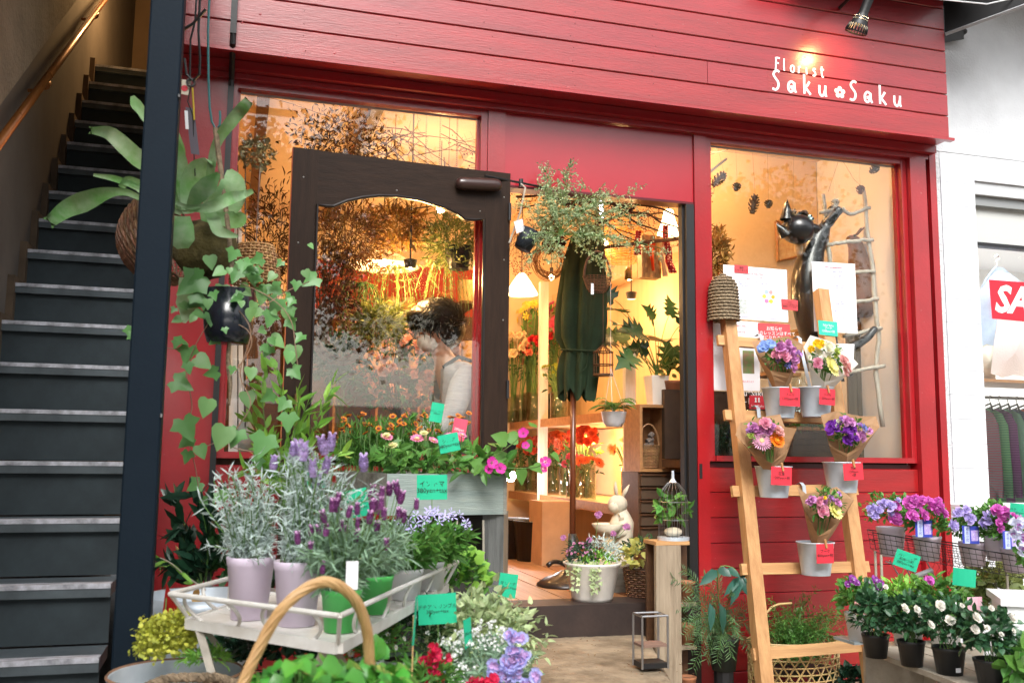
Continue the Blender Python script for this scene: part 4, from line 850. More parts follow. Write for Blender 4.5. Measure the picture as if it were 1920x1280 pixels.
# woven bag with scarves
c = PY(1217, 522, .7); s = mpx(c); t = thing('woven_bag', 'tall woven basket bag with orange and spotted scarves hung under the bell lamp', 'basket', c)
mb = MB()
for k_ in range(9):
    for j in range(7):
        for f in (-1, 1):
            x = c[0]+(j-3)*s*5.6; z = c[2]+s*(4+k_*9); o_ = .003 if (j+k_) % 2 else 0
            mb.obox((x, c[1]+f*(.035+o_), z), (A(s*2.6, 0, 0), A(0, .002, 0), A(0, 0, s*4.4)))
mb.box((c[0]-s*19, c[1]-.033, c[2]), (c[0]+s*19, c[1]+.033, c[2]+s*76)); mb.build('basket_body', WICKY, t, kind='stuff')
MB().tube([c+A(s*13*math.cos(a), 0, s*76+s*16*math.sin(a)) for a in np.linspace(0, PI, 10)], .004, 6).build('handle', WARMW, t)
spot = mat('spotted_red_scarf', (.32, .015, .03), rough=.8); n = spot.node_tree; v_ = n.nodes.new('ShaderNodeTexVoronoi'); v_.inputs['Scale'].default_value = 60; v_.inputs['Randomness'].default_value = .15
r_ = n.nodes.new('ShaderNodeMapRange'); r_.inputs[1].default_value = .28; r_.inputs[2].default_value = .32; x_ = n.nodes.new('ShaderNodeMix'); x_.data_type = 'RGBA'; x_.inputs[6].default_value = (.8, .7, .6, 1); x_.inputs[7].default_value = (.32, .015, .03, 1); tc_ = n.nodes.new('ShaderNodeTexCoord')
n.links.new(tc_.outputs['Object'], v_.inputs[0]); n.links.new(v_.outputs[0], r_.inputs[0]); n.links.new(r_.outputs[0], x_.inputs[0]); n.links.new(x_.outputs[2], n.nodes['Principled BSDF'].inputs[0])
for (x0, y0, x1, y1, w0, w1, mm, lb) in ((1222, 455, 1224, 508, 14, 3, mat('orange_scarf', (.75, .10, .02), rough=.8), 'orange scarf'), (1198, 432, 1194, 478, 10, 14, spot, 'spotted scarf'), (1248, 422, 1252, 478, 9, 15, spot, 'spotted scarf'), (1240, 445, 1246, 518, 7, 10, mat('cream_scarf', (.75, .6, .4), rough=.8), 'cream scarf'), (1254, 478, 1260, 512, 12, 16, spot, 'spotted scarf')):
    P = []; 
    for q in np.linspace(0, 1, 7):
        w = w0+(w1-w0)*q; 
        for e in (-1, -.4, .2, 1): P.append(PY(x0+(x1-x0)*q+e*w/2, y0+(y1-y0)*q, .64)+A(0, .012*math.sin(e*6+q*5), 0))
    mb = MB(); mb.add(P+[q+A(0, .002, 0) for q in P], [(k_*4+i, k_*4+i+1, k_*4+5+i, k_*4+4+i) for k_ in range(6) for i in range(3)]+[(28+k_*4+4+i, 28+k_*4+5+i, 28+k_*4+i+1, 28+k_*4+i) for k_ in range(6) for i in range(3)]); mb.build('scarf', mm, t, label=lb)
hang_cord(t, c+A(0, 0, s*92), IZ)
# woven yellow lantern + twig ring
c = PY(1165, 455, .98); s = mpx(c); t = thing('woven_lantern', 'round woven bamboo lantern glowing yellow in the doorway', 'lantern', c)
weave(c-A(0, 0, s*38), lambda q: (s*(22+26*math.sin(PI*min(1, q*.9+.08))), s*78*q), 22, 20, .0028).build('woven_shell', mat('lit_bamboo', (.68, .40, .10), rough=.6, isl=.2, trl=.4), t, kind='stuff')
hang_cord(t, c+A(0, 0, s*40))
c = PY(1200, 458, .8); s = mpx(c); t = thing('twig_ring', 'big oval hoop of brown twig hung across the woven lantern', 'ring', c)
mb = MB(); g = rng(5)
for k_ in range(4): mb.tube([c+A(s*(78+g.normal())*math.cos(a)+s*g.normal()*.6, .22*math.sin(a), s*(math.cos(a)*14+10*math.sin(a))+.004*k_) for a in np.linspace(0, 2*PI, 40)], .005, 5)
mb.build('hoop', TWIG, t); hang_cord(t, c+A(s*60, 0, s*11)); hang_cord(t, c+A(-s*60, 0, -s*8))
# small jar
c = PY(1178, 524, .7); s = mpx(c); t = thing('hanging_jar', 'tiny brown glass jar hung under the woven lantern', 'jar', c); MB().lathe([(0, 0), (s*7, 0), (s*7, s*16), (s*4, s*20), (s*4, s*23), (0, s*23)], c, 14).build('glass', mat('amber_glass', (.35, .22, .06), rough=.15), t, True); MB().tube([c+A(0, 0, s*23), c+A(0, 0, s*40), PY(1182, 470, .75)], .0015, 4).build('cord', TWIG, t)
# vine coil
c = PY(1031, 492, .75); s = mpx(c); t = thing('vine_coil', 'loose coil of pale vine hung between lamp and green parasol', 'coil', c); mb = MB()
for k_ in range(26):
    r = s*(22+10*g.random()); cx = g.normal()*s*3; cz = g.normal()*s*3; ph = g.random()*6
    mb.tube([c+A(cx+r*math.cos(a+ph), .02*math.sin(a*2+ph)+.01*k_/10, cz+r*math.sin(a+ph)) for a in np.linspace(0, 2*PI*(.6+.4*g.random()), 16)], .002, 4, cap=False)
mb.build('vine', WICK, t, kind='stuff'); hang_cord(t, c+A(0, 0, s*30))
bunch('berry_bunch', 'bunch of dark red dried berries hung beside the vine coil', 'dried flowers', PY(976, 495, .7), (.10, .1, .075), 260, .012, mat('dried_red_berries', (.22, .01, .01), rough=.6, isl=.4), stem=PY(975, 440, .7), seed=4, sm=TWIG)
bunch('bronze_bunch', 'upside down bunch of bronze leaves above the vine coil', 'dried flowers', PY(1037, 440, .72), (.05, .05, .10), 160, .05, L_DRYD, stem=PY(1035, 400, .72), seed=5, sm=TWIG)
# branch canopy along the door head
t = thing('branch_canopy', 'dark bare branches with dried berries strung across the top of the doorway', 'branches', PY(1120, 370, .5)); mb = MB(); bm_ = MB()
for i in range(26):
    x0 = 955+g.random()*270; y0 = 345+.105*(x0-950)*.9+g.random()*26; Yb = .25+g.random()*.6; a = g.normal()*.25
    P = [PY(x0, y0, Yb)]; d = A(.1*(1 if g.random() > .5 else -1), g.normal()*.03, g.normal()*.03)
    for k_ in range(6): P.append(P[-1]+d+g.normal(size=3)*.018)
    mb.tube(P, [.009, .003], 5)
    for q in P[1:]:
        for z in range(2):
            e = q+g.normal(size=3)*A(.06, .05, .06); mb.tube([q, (q+e)/2+A(0, 0, .01), e], .0012, 3, cap=False)
            k = 6; bm_.scat(T_TINY, e+g.normal(size=(k, 3))*.015, g.normal(size=(k, 3)), g.normal(size=(k, 3)), np.full(k, .012))
mb.build('branches', mat('dark_branch', (.025, .013, .008), rough=.8), t, kind='stuff'); bm_.build('berries', mat('dried_berry_brown', (.12, .03, .015), rough=.8, isl=.4), t, kind='stuff')
# pale foliage on the door closer arm, with the wire cage
c = PY(1070, 430, -.10); t = thing('pale_foliage_bunch', 'airy bunch of pale green small leaved branches hung at the top of the doorway', 'foliage', c)
mb = MB(); lm = MB(); g = rng(9)
tipz = [(1030, 318), (1068, 320), (1080, 335), (1190, 372), (1200, 410), (1235, 468), (1175, 455), (995, 400), (1000, 440), (1035, 490), (1140, 440), (1160, 395), (1130, 380), (1020, 370), (1045, 350), (1085, 395), (1000, 470), (1150, 500), (1012, 340), (1120, 350)]
root = PY(1052, 440, -.1)
for (px, py) in tipz*2:
    px += g.normal()*9; py += g.normal()*9; Yb = -.1+g.normal()*.06; e = PY(px, py, Yb); b = bez(root, (root+e)/2+A(0, 0, .04), e, 9); mb.tube(b, .0015, 4, cap=False)
    for q, q2 in zip(b[2:], b[1:]):
        for z in range(3):
            dd = nrm(q-q2)*.5+g.normal(size=3)*.7; tw = [q, q+nrm(dd)*.05]; mb.tube(tw, .0008, 3, cap=False); k = 6; u = np.linspace(.2, 1, k)[:, None]
            lm.scat(T_OV, q+nrm(dd)*.05*u, np.tile(nrm(dd), (k, 1))*.4+g.normal(size=(k, 3))*.8, g.normal(size=(k, 3))+A(0, -.5, .5), .011+.007*g.random(k), .009)
lm.build('foliage', L_EUC, t, kind='stuff'); mb.build('stems', STEM, t, kind='stuff')
c = PY(987, 450, -.1); s = mpx(c); t = thing('wire_cage_pot', 'dark pot tilted in a chicken wire cage hung from the door closer', 'pot', c)
R_ = np.array(Matrix.Rotation(.45, 3, 'Y')); ax_ = R_ @ A(0, 0, 1)
MB().lathe([(0, 0), (s*16, 0), (s*20, s*38), (0, s*38)], c-ax_*s*19, 14, 0, ax_).build('pot', mat('navy_pot', (.015, .02, .028), rough=.5), t, True)
mb = MB()
for k_ in range(14):
    a = k_*2*PI/14
    for q in range(7):
        z0, z1 = -30+q*9, -30+(q+1)*9; a0 = a+(q % 2)*PI/14; a1 = a+((q+1) % 2)*PI/14; u = nrm(np.cross(ax_, (0, 1, 0))); w_ = np.cross(ax_, u); r = s*25
        for sg_ in (1, -1): mb.tube([c+ax_*z0*s+(u*math.cos(a0)+w_*math.sin(a0))*r, c+ax_*z1*s+(u*math.cos(a0+sg_*PI/14)+w_*math.sin(a0+sg_*PI/14))*r], .0009, 3, cap=False)
mb.build('chicken_wire', WIRE, t, kind='stuff'); MB().tube([PY(977, 345, -.08), PY(985, 352, -.1), PY(975, 400, -.1), PY(955, 455, -.1)], .005, 6).build('hanging_wire', DRIFT, t)
p = PY(974, 424, -.13); MB().obox(p, (A(.022, 0, .01), A(0, .001, 0), A(-.008, 0, .03))).build('tag', WHITE, t)
# hanging wooden bird cage
c = PY(1131, 704, .55); s = mpx(c); t = thing('hanging_bird_cage', 'little reddish wooden bird cage hung over the fern bowl', 'bird cage', c); mb = MB()
for k_ in range(16): a = k_*2*PI/16; mb.tube([c+A(s*18*math.cos(a), s*18*math.sin(a), 0), c+A(s*18*math.cos(a), s*18*math.sin(a), s*44), c+A(0, 0, s*58)], .002, 4)
mb.build('bars', DARKW, t, kind='stuff'); mb = MB()
for z in (0, 20, 44): mb.lathe([(s*18, z*s-.003), (s*20, z*s), (s*18, z*s+.004), (s*16, z*s), (s*18, z*s-.003)], c, 20)
mb.lathe([(0, 0), (s*19, 0), (s*19, s*3), (0, s*3)], c, 20); mb.build('rings', DARKW, t, kind='stuff'); hang_cord(t, c+A(0, 0, s*58))
# hanging bowl with fern
def fern(t, base, n, L, w, m, seed=0, up=.9, droop=.8, name='foliage', pin=13, yf=1):
    g = rng(seed); mb = MB(); st_ = MB()
    for i in range(n):
        a = i*2.4+g.normal()*.3; l = L*(.6+.5*g.random()); d = A(math.cos(a), math.sin(a)*yf, 0); u = up*(.5+.7*g.random())
        P = bez(base, A(*base)+d*l*.5+A(0, 0, u*l*.8), A(*base)+d*l+A(0, 0, (u-droop)*l*.7), 16); st_.tube(P, .0012, 3, cap=False)
        T = np.gradient(P, axis=0)
        for sgn in (1, -1):
            q = P[2:]; Tq = T[2:]; S = np.cross(Tq, (0, 0, 1)); S /= np.linalg.norm(S, axis=1)[:, None]+1e-9
            k = len(q); sz = w*np.sin(PI*(np.arange(k)+1.5)/(k+1.5))**.7
            mb.scat(T_NAR, q, S*sgn+Tq/np.linalg.norm(Tq, axis=1)[:, None]*.4, A(0, 0, 1), sz, sz*.3)
    mb.build(name, m, t, kind='stuff'); st_.build('stems', STEM, t, kind='stuff')
c = PY(1151, 800, .5); s = mpx(c); t = thing('hanging_fern_bowl', 'white plastic hanging bowl of green fern beside the parasol', 'hanging plant', c)
MB().lathe([(0, 0), (s*16, 0), (s*17, s*5), (s*20, s*7), (s*24, s*27), (s*25, s*28), (s*23, s*27), (0, s*24)], c, 24).build('bowl', WHITEP, t, True)
fern(t, c+A(0, 0, s*28), 30, s*46, s*11, L_MID, 4, .9, .5)
hg = MB()
for a in (0, 2.1, 4.2): hg.tube([c+A(s*23*math.cos(a), s*23*math.sin(a), s*28), PY(1145, 690, .5)], .0015, 4)
hg.build('hanger', WHITEP, t); hang_cord(t, PY(1145, 690, .5), IZ, WHITEP, .0012)
# ---- wooden crate shelf tower at the right of the doorway
c0 = PY(1200, 884, .62); c1 = PY(1290, 760, .62)
def crate(name, label, x0, x1, y0, y1, z0, z1, m, th=.018, group=None, front_open=True):
    t = thing(name, label, 'crate', (x0, y0, z0), group)
    MB().box((x0, y0, z0), (x0+th, y1, z1)).build('side_board', m, t); MB().box((x1-th, y0, z0), (x1, y1, z1)).build('side_board', m, t)
    MB().box((x0+th+.0005, y0, z1-th), (x1-th-.0005, y1, z1)).build('top_board', m, t); MB().box((x0+th+.0005, y0, z0), (x1-th-.0005, y1, z0+th)).build('bottom_board', m, t)
    MB().box((x0+th+.0005, y1-th, z0+th+.0005), (x1-th-.0005, y1-.0002, z1-th-.0005)).build('back_board', m, t); return t
zc0, zc1 = c0[2], c1[2]; xb = c0[0]
crate('wooden_crate', 'open wooden box holding a wicker basket, on top of the drawers', xb, xb+.19, .62, .86, zc0, zc1, WARMW)
MB().box((xb+.192, .62, zc0), (xb+.33, .86, zc1)).single('wooden_box', WARMW, 'closed plain wooden box side beside the wicker basket crate', 'box', (xb+.26, .74, zc0))
c = A(xb+.095, .70, zc0+.02); t = thing('wicker_basket', 'squarish wicker basket with a handle inside the open wooden box', 'basket', c)
weave(c, lambda q: (.055+.015*q, .002+.14*q), 22, 16, .0028, 1, .8).build('woven_body', WICK, t, kind='stuff')
MB().tube([c+A(.066*math.cos(a), 0, .14+.13*math.sin(a)) for a in np.linspace(0, PI, 12)], .005, 6).build('handle', WICK, t)
mb = MB()
for k_ in range(3): mb.tube([c+A(-.03+.018*k_, .0, .13+.03*k_), c+A(.03, .01, .15+.03*k_)], .017, 8)
mb.single('knitted_roll', mat('grey_wool', (.16, .13, .11), rough=.95, bump=1, bs=150), 'grey brown knitted rolls tucked in the wicker basket', 'knitwear', kind='stuff')
zd0 = PY(1200, 1012, .62)[2]; t = thing('drawer_cabinet', 'dark little drawer cabinet under the wicker basket box', 'cabinet', (xb, .6, zd0))
MB().box((xb-.005, .64, zd0), (xb+.33, .88, zc0-.002)).build('carcass', DARKW, t)
nd = 5; hh_ = (zc0-zd0-.01)/nd
for k_ in range(nd):
    dr_ = MB().box((xb+.004, .612, zd0+.006+k_*hh_), (xb+.322, .639, zd0+.006+k_*hh_+hh_-.012)).build('drawer', mat('dim_glass_drawer', (.09, .06, .04), rough=.15), t)
    MB().box((xb+.002, .600, zd0+.002+k_*hh_+hh_-.014), (xb+.324, .630, zd0+k_*hh_+hh_-.004)).build('drawer_rail', DARKW, dr_)
MB().box((xb+.0, .62, FL), (xb+.3, .86, zd0-.002)).single('wooden_plinth', DARKW, 'plain dark wooden plinth carrying the drawer cabinet', 'box')
# pots standing on the crate tower
c = PY(1231, 757, .74); c[2] = zc1; s = mpx(c); t = thing('white_square_pot', 'tall white square pot with a big cut leaf plant on the wooden box', 'potted plant', c)
mb = MB(); a_, b_, h_ = s*13, s*18, s*56; V = [c+A(x*a_, y*a_, 0) for x, y in ((-1, -1), (1, -1), (1, 1), (-1, 1))]+[c+A(x*b_, y*b_, h_) for x, y in ((-1, -1), (1, -1), (1, 1), (-1, 1))]+[c+A(x*b_*.85, y*b_*.85, h_) for x, y in ((-1, -1), (1, -1), (1, 1), (-1, 1))]+[c+A(x*b_*.8, y*b_*.8, h_*.9) for x, y in ((-1, -1), (1, -1), (1, 1), (-1, 1))]
mb.add(V, [(0, 3, 2, 1)]+[(i+o, (i+1) % 4+o, (i+1) % 4+o+4, i+o+4) for o in (0, 4, 8) for i in range(4)]+[(12, 13, 14, 15)]); mb.build('pot', mat('warm_white_pot', (.8, .76, .68), rough=.35), t)
lob = [(0, 0), (-.12, .2), (-.02, .46), (.1, .30), (.16, .62), (.3, .26), (.40, .58), (.5, .24), (.62, .46), (.68, .18), (1, 0)]
T_PHIL = outline_leaf(lob, (.3, 0), .3); PHI = mesh_of(T_PHIL, 'leaf', L_DEEP); PHI2 = mesh_of(T_PHIL, 'leaf', L_DARK)
def bigleaf(t, base, tip, size, me, nv=(0, -.6, .6), name='leaf', stem=.0035, arch=.25, dvec=None):
    base = A(*base); tip = A(*tip); L = np.linalg.norm(tip-base); P = bez(base, (base+tip)/2+A(0, 0, arch*L), tip, 8)
    d = nrm(P[-1]-P[-2]) if dvec is None else nrm(dvec); o = inst(name, me, t, tip, d+A(0, 0, -.15), nv, size)
    MB().tube(P, [stem, stem*.6], 5).build('leaf_stem', STEM, t); return o
g = rng(21)
for i, (px, py, sz) in enumerate(((1165, 585, 52), (1150, 560, 40), (1175, 640, 60), (1205, 625, 58), (1188, 668, 46), (1235, 640, 62), (1262, 650, 56), (1275, 610, 44), (1225, 600, 40), (1150, 640, 44), (1255, 590, 40), (1212, 655, 40), (1280, 675, 46), (1168, 612, 40))):
    Yq = .66+g.normal()*.08; bigleaf(t, c+A(g.normal()*.01, 0, h_), PY(px, py, Yq), sz*s*1.05, PHI if i % 2 else PHI2, g.normal(size=3)*.3+A(0, -.8, .5), dvec=(PY(px, py, Yq)-c-A(0, 0, h_))*.6+g.normal(size=3)*.06-A(0, 0, .08))
c = PY(1264, 752, .70); c[2] = zc1+.001; s = mpx(c); t = thing('terracotta_pot_plant', 'ringed terracotta pot in a red saucer on the wooden box', 'potted plant', c)
MB().lathe([(0, 0), (s*19, 0), (s*21, s*8), (s*19, s*8), (0, s*3)], c, 22).build('saucer', mat('red_saucer', (.55, .03, .02), rough=.3), t, True)
pot(t, c+A(0, 0, s*4), s*22, s*14, s*42, TERRA, rim=.006); dome(MB(), c+A(0, 0, s*62), (s*28, s*24, s*26), 60, .05, .035, 7, -.3).build('foliage', L_OLIVE, t, kind='stuff')
# ---- rabbit statue with bowl
c = PY(1165, 1062, .46); Yr = c[1]; s = mpx(c); zr_ = c[2]; MB().box((c[0]-.10, Yr-.09, FL), (c[0]+.10, Yr+.1, zr_-.001)).single('stone_block', GREYW, 'weathered block under the cream rabbit statue', 'block'); t = thing('rabbit_statue', 'cream stone rabbit statue holding out a shallow bowl in the doorway', 'statue', c)
def rp(px, py, dy=0): return PY(px, py, Yr)+A(0, dy, 0)
mb = MB(); mb.lathe([(0, 0), (s*26, 0), (s*26, s*8), (s*22, s*14), (s*20, s*40), (s*22, s*70), (s*23, s*82), (s*16, s*96), (s*11, s*104), (s*9, s*110)], A(rp(1166, 1060)[0], Yr, zr_), 20)
hc = rp(1158, 945); mb.sphere(hc, s*19, 16, 12, 0, (1, .9, .95)); mb.sphere(hc+A(-s*11, -s*8, -s*5), s*10, 10, 8)
for (ex, ey, tx, ty) in ((1156, 930, 1154, 902), (1168, 930, 1180, 908)):
    mb.tube([rp(ex, ey), rp((ex+tx)/2-1, (ey+ty)/2), rp(tx, ty)], [s*5, s*7, s*1.5], 10, flat=.5)
for q in ((1175, 992, 1150, 1005, 1120, 992), (1160, 990, 1140, 1004, 1118, 994)): mb.tube(bez(rp(q[0], q[1], -.02), rp(q[2], q[3], -.09), rp(q[4], q[5], -.06), 8), [s*9, s*5], 9)
mb.build('rabbit_body', STONE, t, True)
bc = rp(1133, 1003, -.05); MB().lathe([(s*5, 0), (s*20, s*5), (s*30, s*22), (s*27, s*23), (s*17, s*10), (0, s*8)], bc, 24).build('bowl', STONE, t, True)
for sg_ in (-1, 1): MB().lathe([(0, 0), (s*7, s*4), (s*7, -s*4), (0, 0)], rp(1158, 968, -s*15*1), 8, 0, (sg_, 0, .1)).build('bow', STONE, t)
MB().sphere(hc+A(-s*12, -s*13, s*2), s*1.4, 8, 6).build('eye', INK, t)
MB().tube([A(bc[0], bc[1], zr_+.0), A(bc[0], bc[1], bc[2])], s*11, 12).single('bowl_stand', CREAMW, 'pale square block carrying the rabbit bowl', 'stand')
# ---- planters on the threshold
FP = f_double('pink_scabious', (.62, .30, .55), None, 9, 3, .4, 8); TINYP = f_double('pink_tiny_flower', (.55, .25, .42), None, 6, 2, .3, 8)
c = PZ(1122, 1130, FL); c[1] += .09; c = A(c[0], c[1], FL+.004); s = mpx(c); t = thing('enamel_planter', 'chipped white enamel planter of mixed trailing plants on the shop threshold', 'planter', c)
MB().lathe([(0, 0), (s*37, 0), (s*39, s*6), (s*51, s*62), (s*55, s*66), (s*55, s*70), (s*50, s*69), (s*48, s*58), (0, s*56)], c, 34).build('tub', ENAM, t, True)
dome(MB(), c+A(-s*20, 0, s*72), (s*32, s*30, s*34), 260, .030, .010, 1, -.1).build('foliage', L_DEEP, t, kind='stuff')
dome(MB(), c+A(s*22, 0, s*78), (s*34, s*28, s*36), 260, .034, .009, 2, -.1).build('foliage', L_SILV, t, kind='stuff'); dome(MB(), c+A(s*4, -.03, s*72), (s*28, s*26, s*18), 160, .034, .016, 3, -.1).build('foliage', L_LITE, t, kind='stuff')
heads(t, TINYP, c+A(-s*22, -.01, s*78), (s*30, s*28, s*30), 46, .014, 3, .1)
vm = MB(); g = rng(31)
for i in range(9):
    a = PI+.2+g.random()*1.3; P = bez(c+A(s*40*math.cos(a), s*40*math.sin(a), s*70), c+A(s*60*math.cos(a), s*58*math.sin(a), s*74), c+A(s*56*math.cos(a), s*56*math.sin(a), s*(20+25*g.random())), 9)
    vm.scat(T_IVY, P, g.normal(size=(9, 3))*.6+A(-.4, -.4, -.3), A(-.3, -.8, .4)+g.normal(size=(9, 3))*.3, np.full(9, .022))
vm.build('variegated_ivy', L_VAR, t, kind='stuff')
sm_ = MB()
for (px, py) in ((1122, 965), (1056, 1008), (1175, 988), (1105, 1012), (1150, 1000)):
    e = PY(px, py, c[1]-.02); sm_.tube(bez(c+A(0, 0, s*70), (c+e)/2+A(0, 0, .08), e, 8), .0015, 4, cap=False); fl(FP, t, e, (-.3, -.8, .4), .045 if py < 990 else .034)
sm_.build('stems', STEM, t, kind='stuff')
c = PZ(1213, 1122, FL); c = A(c[0], c[1]+.06, FL+.004); s = mpx(c); t = thing('wicker_planter', 'round wicker planter of yellow variegated leaves beside the enamel planter', 'planter', c)
weave(c, lambda q: (s*(27+8*q), s*52*q), 26, 13, .0045).build('woven_body', WICKD, t, kind='stuff'); MB().lathe([(0, s*46), (s*32, s*46)], c, 18).build('soil', SOIL, t)
dome(MB(), c+A(-s*8, 0, s*66), (s*40, s*30, s*30), 70, .055, .04, 5, -.2).build('foliage', leafm('leaf_cream_green', (.55, .55, .16), .3), t, kind='stuff'); dome(MB(), c+A(s*2, .02, s*80), (s*40, s*24, s*26), 160, .04, .012, 6, -.2).build('foliage', L_DARK, t, kind='stuff')
c = PZ(1188, 1085, FL); s = mpx(c); t = thing('potted_fern', 'dark green fern in a white pot before the rabbit statue', 'potted plant', c); pot(t, c, s*30, s*24, s*48, WHITEP); fern(t, c+A(0, 0, s*48), 26, s*55, s*12, L_DARK, 8, 1.1, .4)
bc_ = A(c[0]+.02, c[1]+.02, FL)
# wire bird cage on the upright
Yu = -.27; 
u0 = PY(1230, 1022, Yu); u1 = PY(1276, 1022, Yu); zt_ = u0[2]
t = thing('wooden_stand', 'narrow weathered wooden stand with shelves of clay pots beside the doorway', 'stand', (u0[0], Yu, GZ))
MB().box((u0[0], Yu, GZ), (u1[0], Yu+.025, zt_-.001)).build('side_board', GREYV, t)
ww = .15
MB().box((u0[0], Yu+.0, zt_), (u1[0]+.05, Yu+ww, zt_+.018)).build('top_board', PINEX, t)
MB().box((u1[0]-.0, Yu+.0255, GZ), (u1[0]+.014, Yu+.06, zt_-.001)).build('edge_batten', GREYV, t)
MB().box((u0[0]+.01, Yu+ww-.02, GZ), (u1[0]+.10, Yu+ww, zt_-.001)).build('back_board', DARKW, t)
shz = [PY(1285, q, Yu+.1)[2] for q in (1125, 1205)]
for z in shz: MB().box((u1[0]+.016, Yu+.03, z-.018), (u1[0]+.10, Yu+ww-.022, z)).build('shelf', GREYV, t)
for i, (z, lb) in enumerate(((shz[0], 'terracotta pot on the top shelf of the wooden stand'), (shz[1], 'terracotta pot on the middle shelf of the wooden stand'), (GZ+.02, 'terracotta pot on the ground in the wooden stand'))):
    c = A(u1[0]+.068, Yu+.075, z); pt = thing('clay_pot', lb, 'pot', c, 'clay pots in the wooden stand'); pot(pt, c, .045, .034, .10, TERRA)
c = A(u1[0]+.0, Yu+.08, zt_+.0185); s = mpx(c); t = thing('wire_bird_cage', 'domed wire bird cage with a leafy plant on the wooden stand', 'bird cage', c); mb = MB(); R_ = .075
for k_ in range(18):
    a = k_*2*PI/18; mb.tube([c+A(R_*math.cos(a), R_*math.sin(a), .01), c+A(R_*math.cos(a), R_*math.sin(a), .19), c+A(R_*.8*math.cos(a), R_*.8*math.sin(a), .25), c+A(R_*.4*math.cos(a), R_*.4*math.sin(a), .285), c+A(0, 0, .30)], .0014, 4)
mb.build('cage_wires', GALV, t, kind='stuff'); MB().lathe([(0, 0), (R_*1.08, 0), (R_*1.08, .016), (0, .016)], c, 26).build('base', ZINC, t); MB().lathe([(.02, .29), (.008, .31), (.006, .35), (0, .35)], c, 12).build('finial', ZINC, t)
for z in (.1, .19): MB().lathe([(R_+.001, z), (R_+.003, z+.002), (R_+.001, z+.004)], c, 26).build('hoop', GALV, t)
dome(MB(), c+A(-.01, 0, .15), (.08, .06, .07), 60, .055, .03, 3, -1).build('plant', L_MID, t, kind='stuff')
mb = MB(); mb.sphere(c+A(0, 0, .04), .04, 12, 8, 0, (1.2, 1, .6), .1); mb.build('seashell', STONE, t, True)
# small iron stand on the pavement
c = PZ(1222, 1250, .012); s = mpx(c); t = thing('iron_umbrella_stand', 'small square iron umbrella stand on the concrete by the doorstep', 'stand', c); hh_ = PY(1222, 1152, c[1])[2]-c[2]; w_ = s*26
a_ = [c+A(x*w_, y*w_, 0) for x, y in ((-1, -.6), (1, -.6), (1, 1), (-1, 1))]
for q in a_: MB().tube([q, q+A(0, 0, hh_)], .005, 6).build('leg', GALV, t)
mb = MB(); mb.tube([q+A(0, 0, hh_) for q in a_+a_[:1]], .005, 6); mb.build('top_ring', GALV, t)
for zz, mm in ((.012, BLACKM), (.10, mat('rusty_iron', (.2, .12, .09), rough=.8))): mb = MB(); mb.box((c[0]-w_, c[1]-.6*w_, c[2]+zz-.01), (c[0]+w_, c[1]+w_, c[2]+zz+(.012 if zz < .05 else 0.0))); mb.build('tray', mm, t)
# ================================================================ BEHIND THE DOOR GLASS AND LEFT WINDOW
bunch('dried_bouquet', 'dark dried seed head bouquet hung high in the left window', 'dried flowers', PY(640, 262, .35), (.30, .12, .20), 900, .030, L_DRYD, .012, stem=PY(560, 360, .35), seed=11, sm=TWIG, sk=40)
bunch('dried_foliage', 'dark mass of dried leaves left of the open door', 'dried flowers', PY(505, 470, .50), (.18, .12, .42), 800, .05, L_DRYD, .009, stem=PY(500, 720, .5), seed=12, sm=TWIG, sk=40)
bunch('dried_grasses', 'brown dried grasses filling the upper corner of the door glass', 'dried flowers', PY(655, 450, .5), (.26, .16, .26), 1300, .045, L_DRY, .010, stem=PY(600, 640, .5), seed=13, sm=TWIG, sk=50)
bunch('dried_statice', 'rusty brown dried statice hung behind the door glass', 'dried flowers', PY(630, 540, .55), (.14, .12, .26), 900, .028, mat('dried_rust', (.13, .035, .02), rough=.8, isl=.5), .012, stem=PY(640, 420, .55), seed=14, sm=TWIG)
bunch('dried_fern', 'ochre dried fern fronds under the bare bulb behind the glass', 'dried flowers', PY(745, 425, .7), (.20, .14, .12), 700, .06, L_DRYO, .014, stem=PY(745, 370, .7), seed=15, sm=TWIG)
bunch('hanging_spider_plant', 'bushy green plant in a black pot hung high behind the door glass', 'hanging plant', PY(848, 450, .6), (.17, .14, .17), 800, .06, L_OLIVE, .008, stem=PY(855, 490, .6), seed=16)
c = PY(860, 505, .6); MB().lathe([(0, 0), (.06, 0), (.085, .13), (0, .13)], c, 18).single('black_hanging_pot', BLKP, 'black pot of the bushy plant hung behind the door glass', 'pot', c)
def trail(name, label, px, py, Y, w, L, n, m, seed, ls=.02, lw=.006, group=None):
    c = PY(px, py, Y); g = rng(seed); t = thing(name, label, 'hanging plant', c, group); mb = MB(); st_ = MB()
    for i in range(n):
        o_ = A(g.normal()*w*.5, g.normal()*w*.4, 0); l = L*(.5+.6*g.random()); P = bez(c+o_*.4, c+o_+A(0, 0, .03), c+o_*1.3-A(0, 0, l), 12); st_.tube(P, .0012, 3, cap=False)
        mb.scat(T_NAR, P, g.normal(size=(12, 3))*.5-A(0, 0, .8), g.normal(size=(12, 3)), np.full(12, ls), lw)
    mb.build('foliage', m, t, kind='stuff'); st_.build('stems', STEM, t, kind='stuff'); hang_cord(t, c); return t
trail('hanging_rhipsalis', 'yellow green strings trailing below the enamel lamp', 735, 500, .9, .22, .42, 34, L_OLIVE, 3, .03, .006, 'trailing plants behind the door glass')
trail('hanging_grass_plant', 'dark green grassy plant hung left of the enamel lamp', 665, 530, .8, .16, .32, 40, L_DARK, 4, .05, .006, 'trailing plants behind the door glass')
trail('hanging_air_plant', 'brown green tangle hung beside the shopkeeper', 838, 490, .7, .14, .36, 34, L_OLIVE, 5, .03, .004, 'trailing plants behind the door glass')
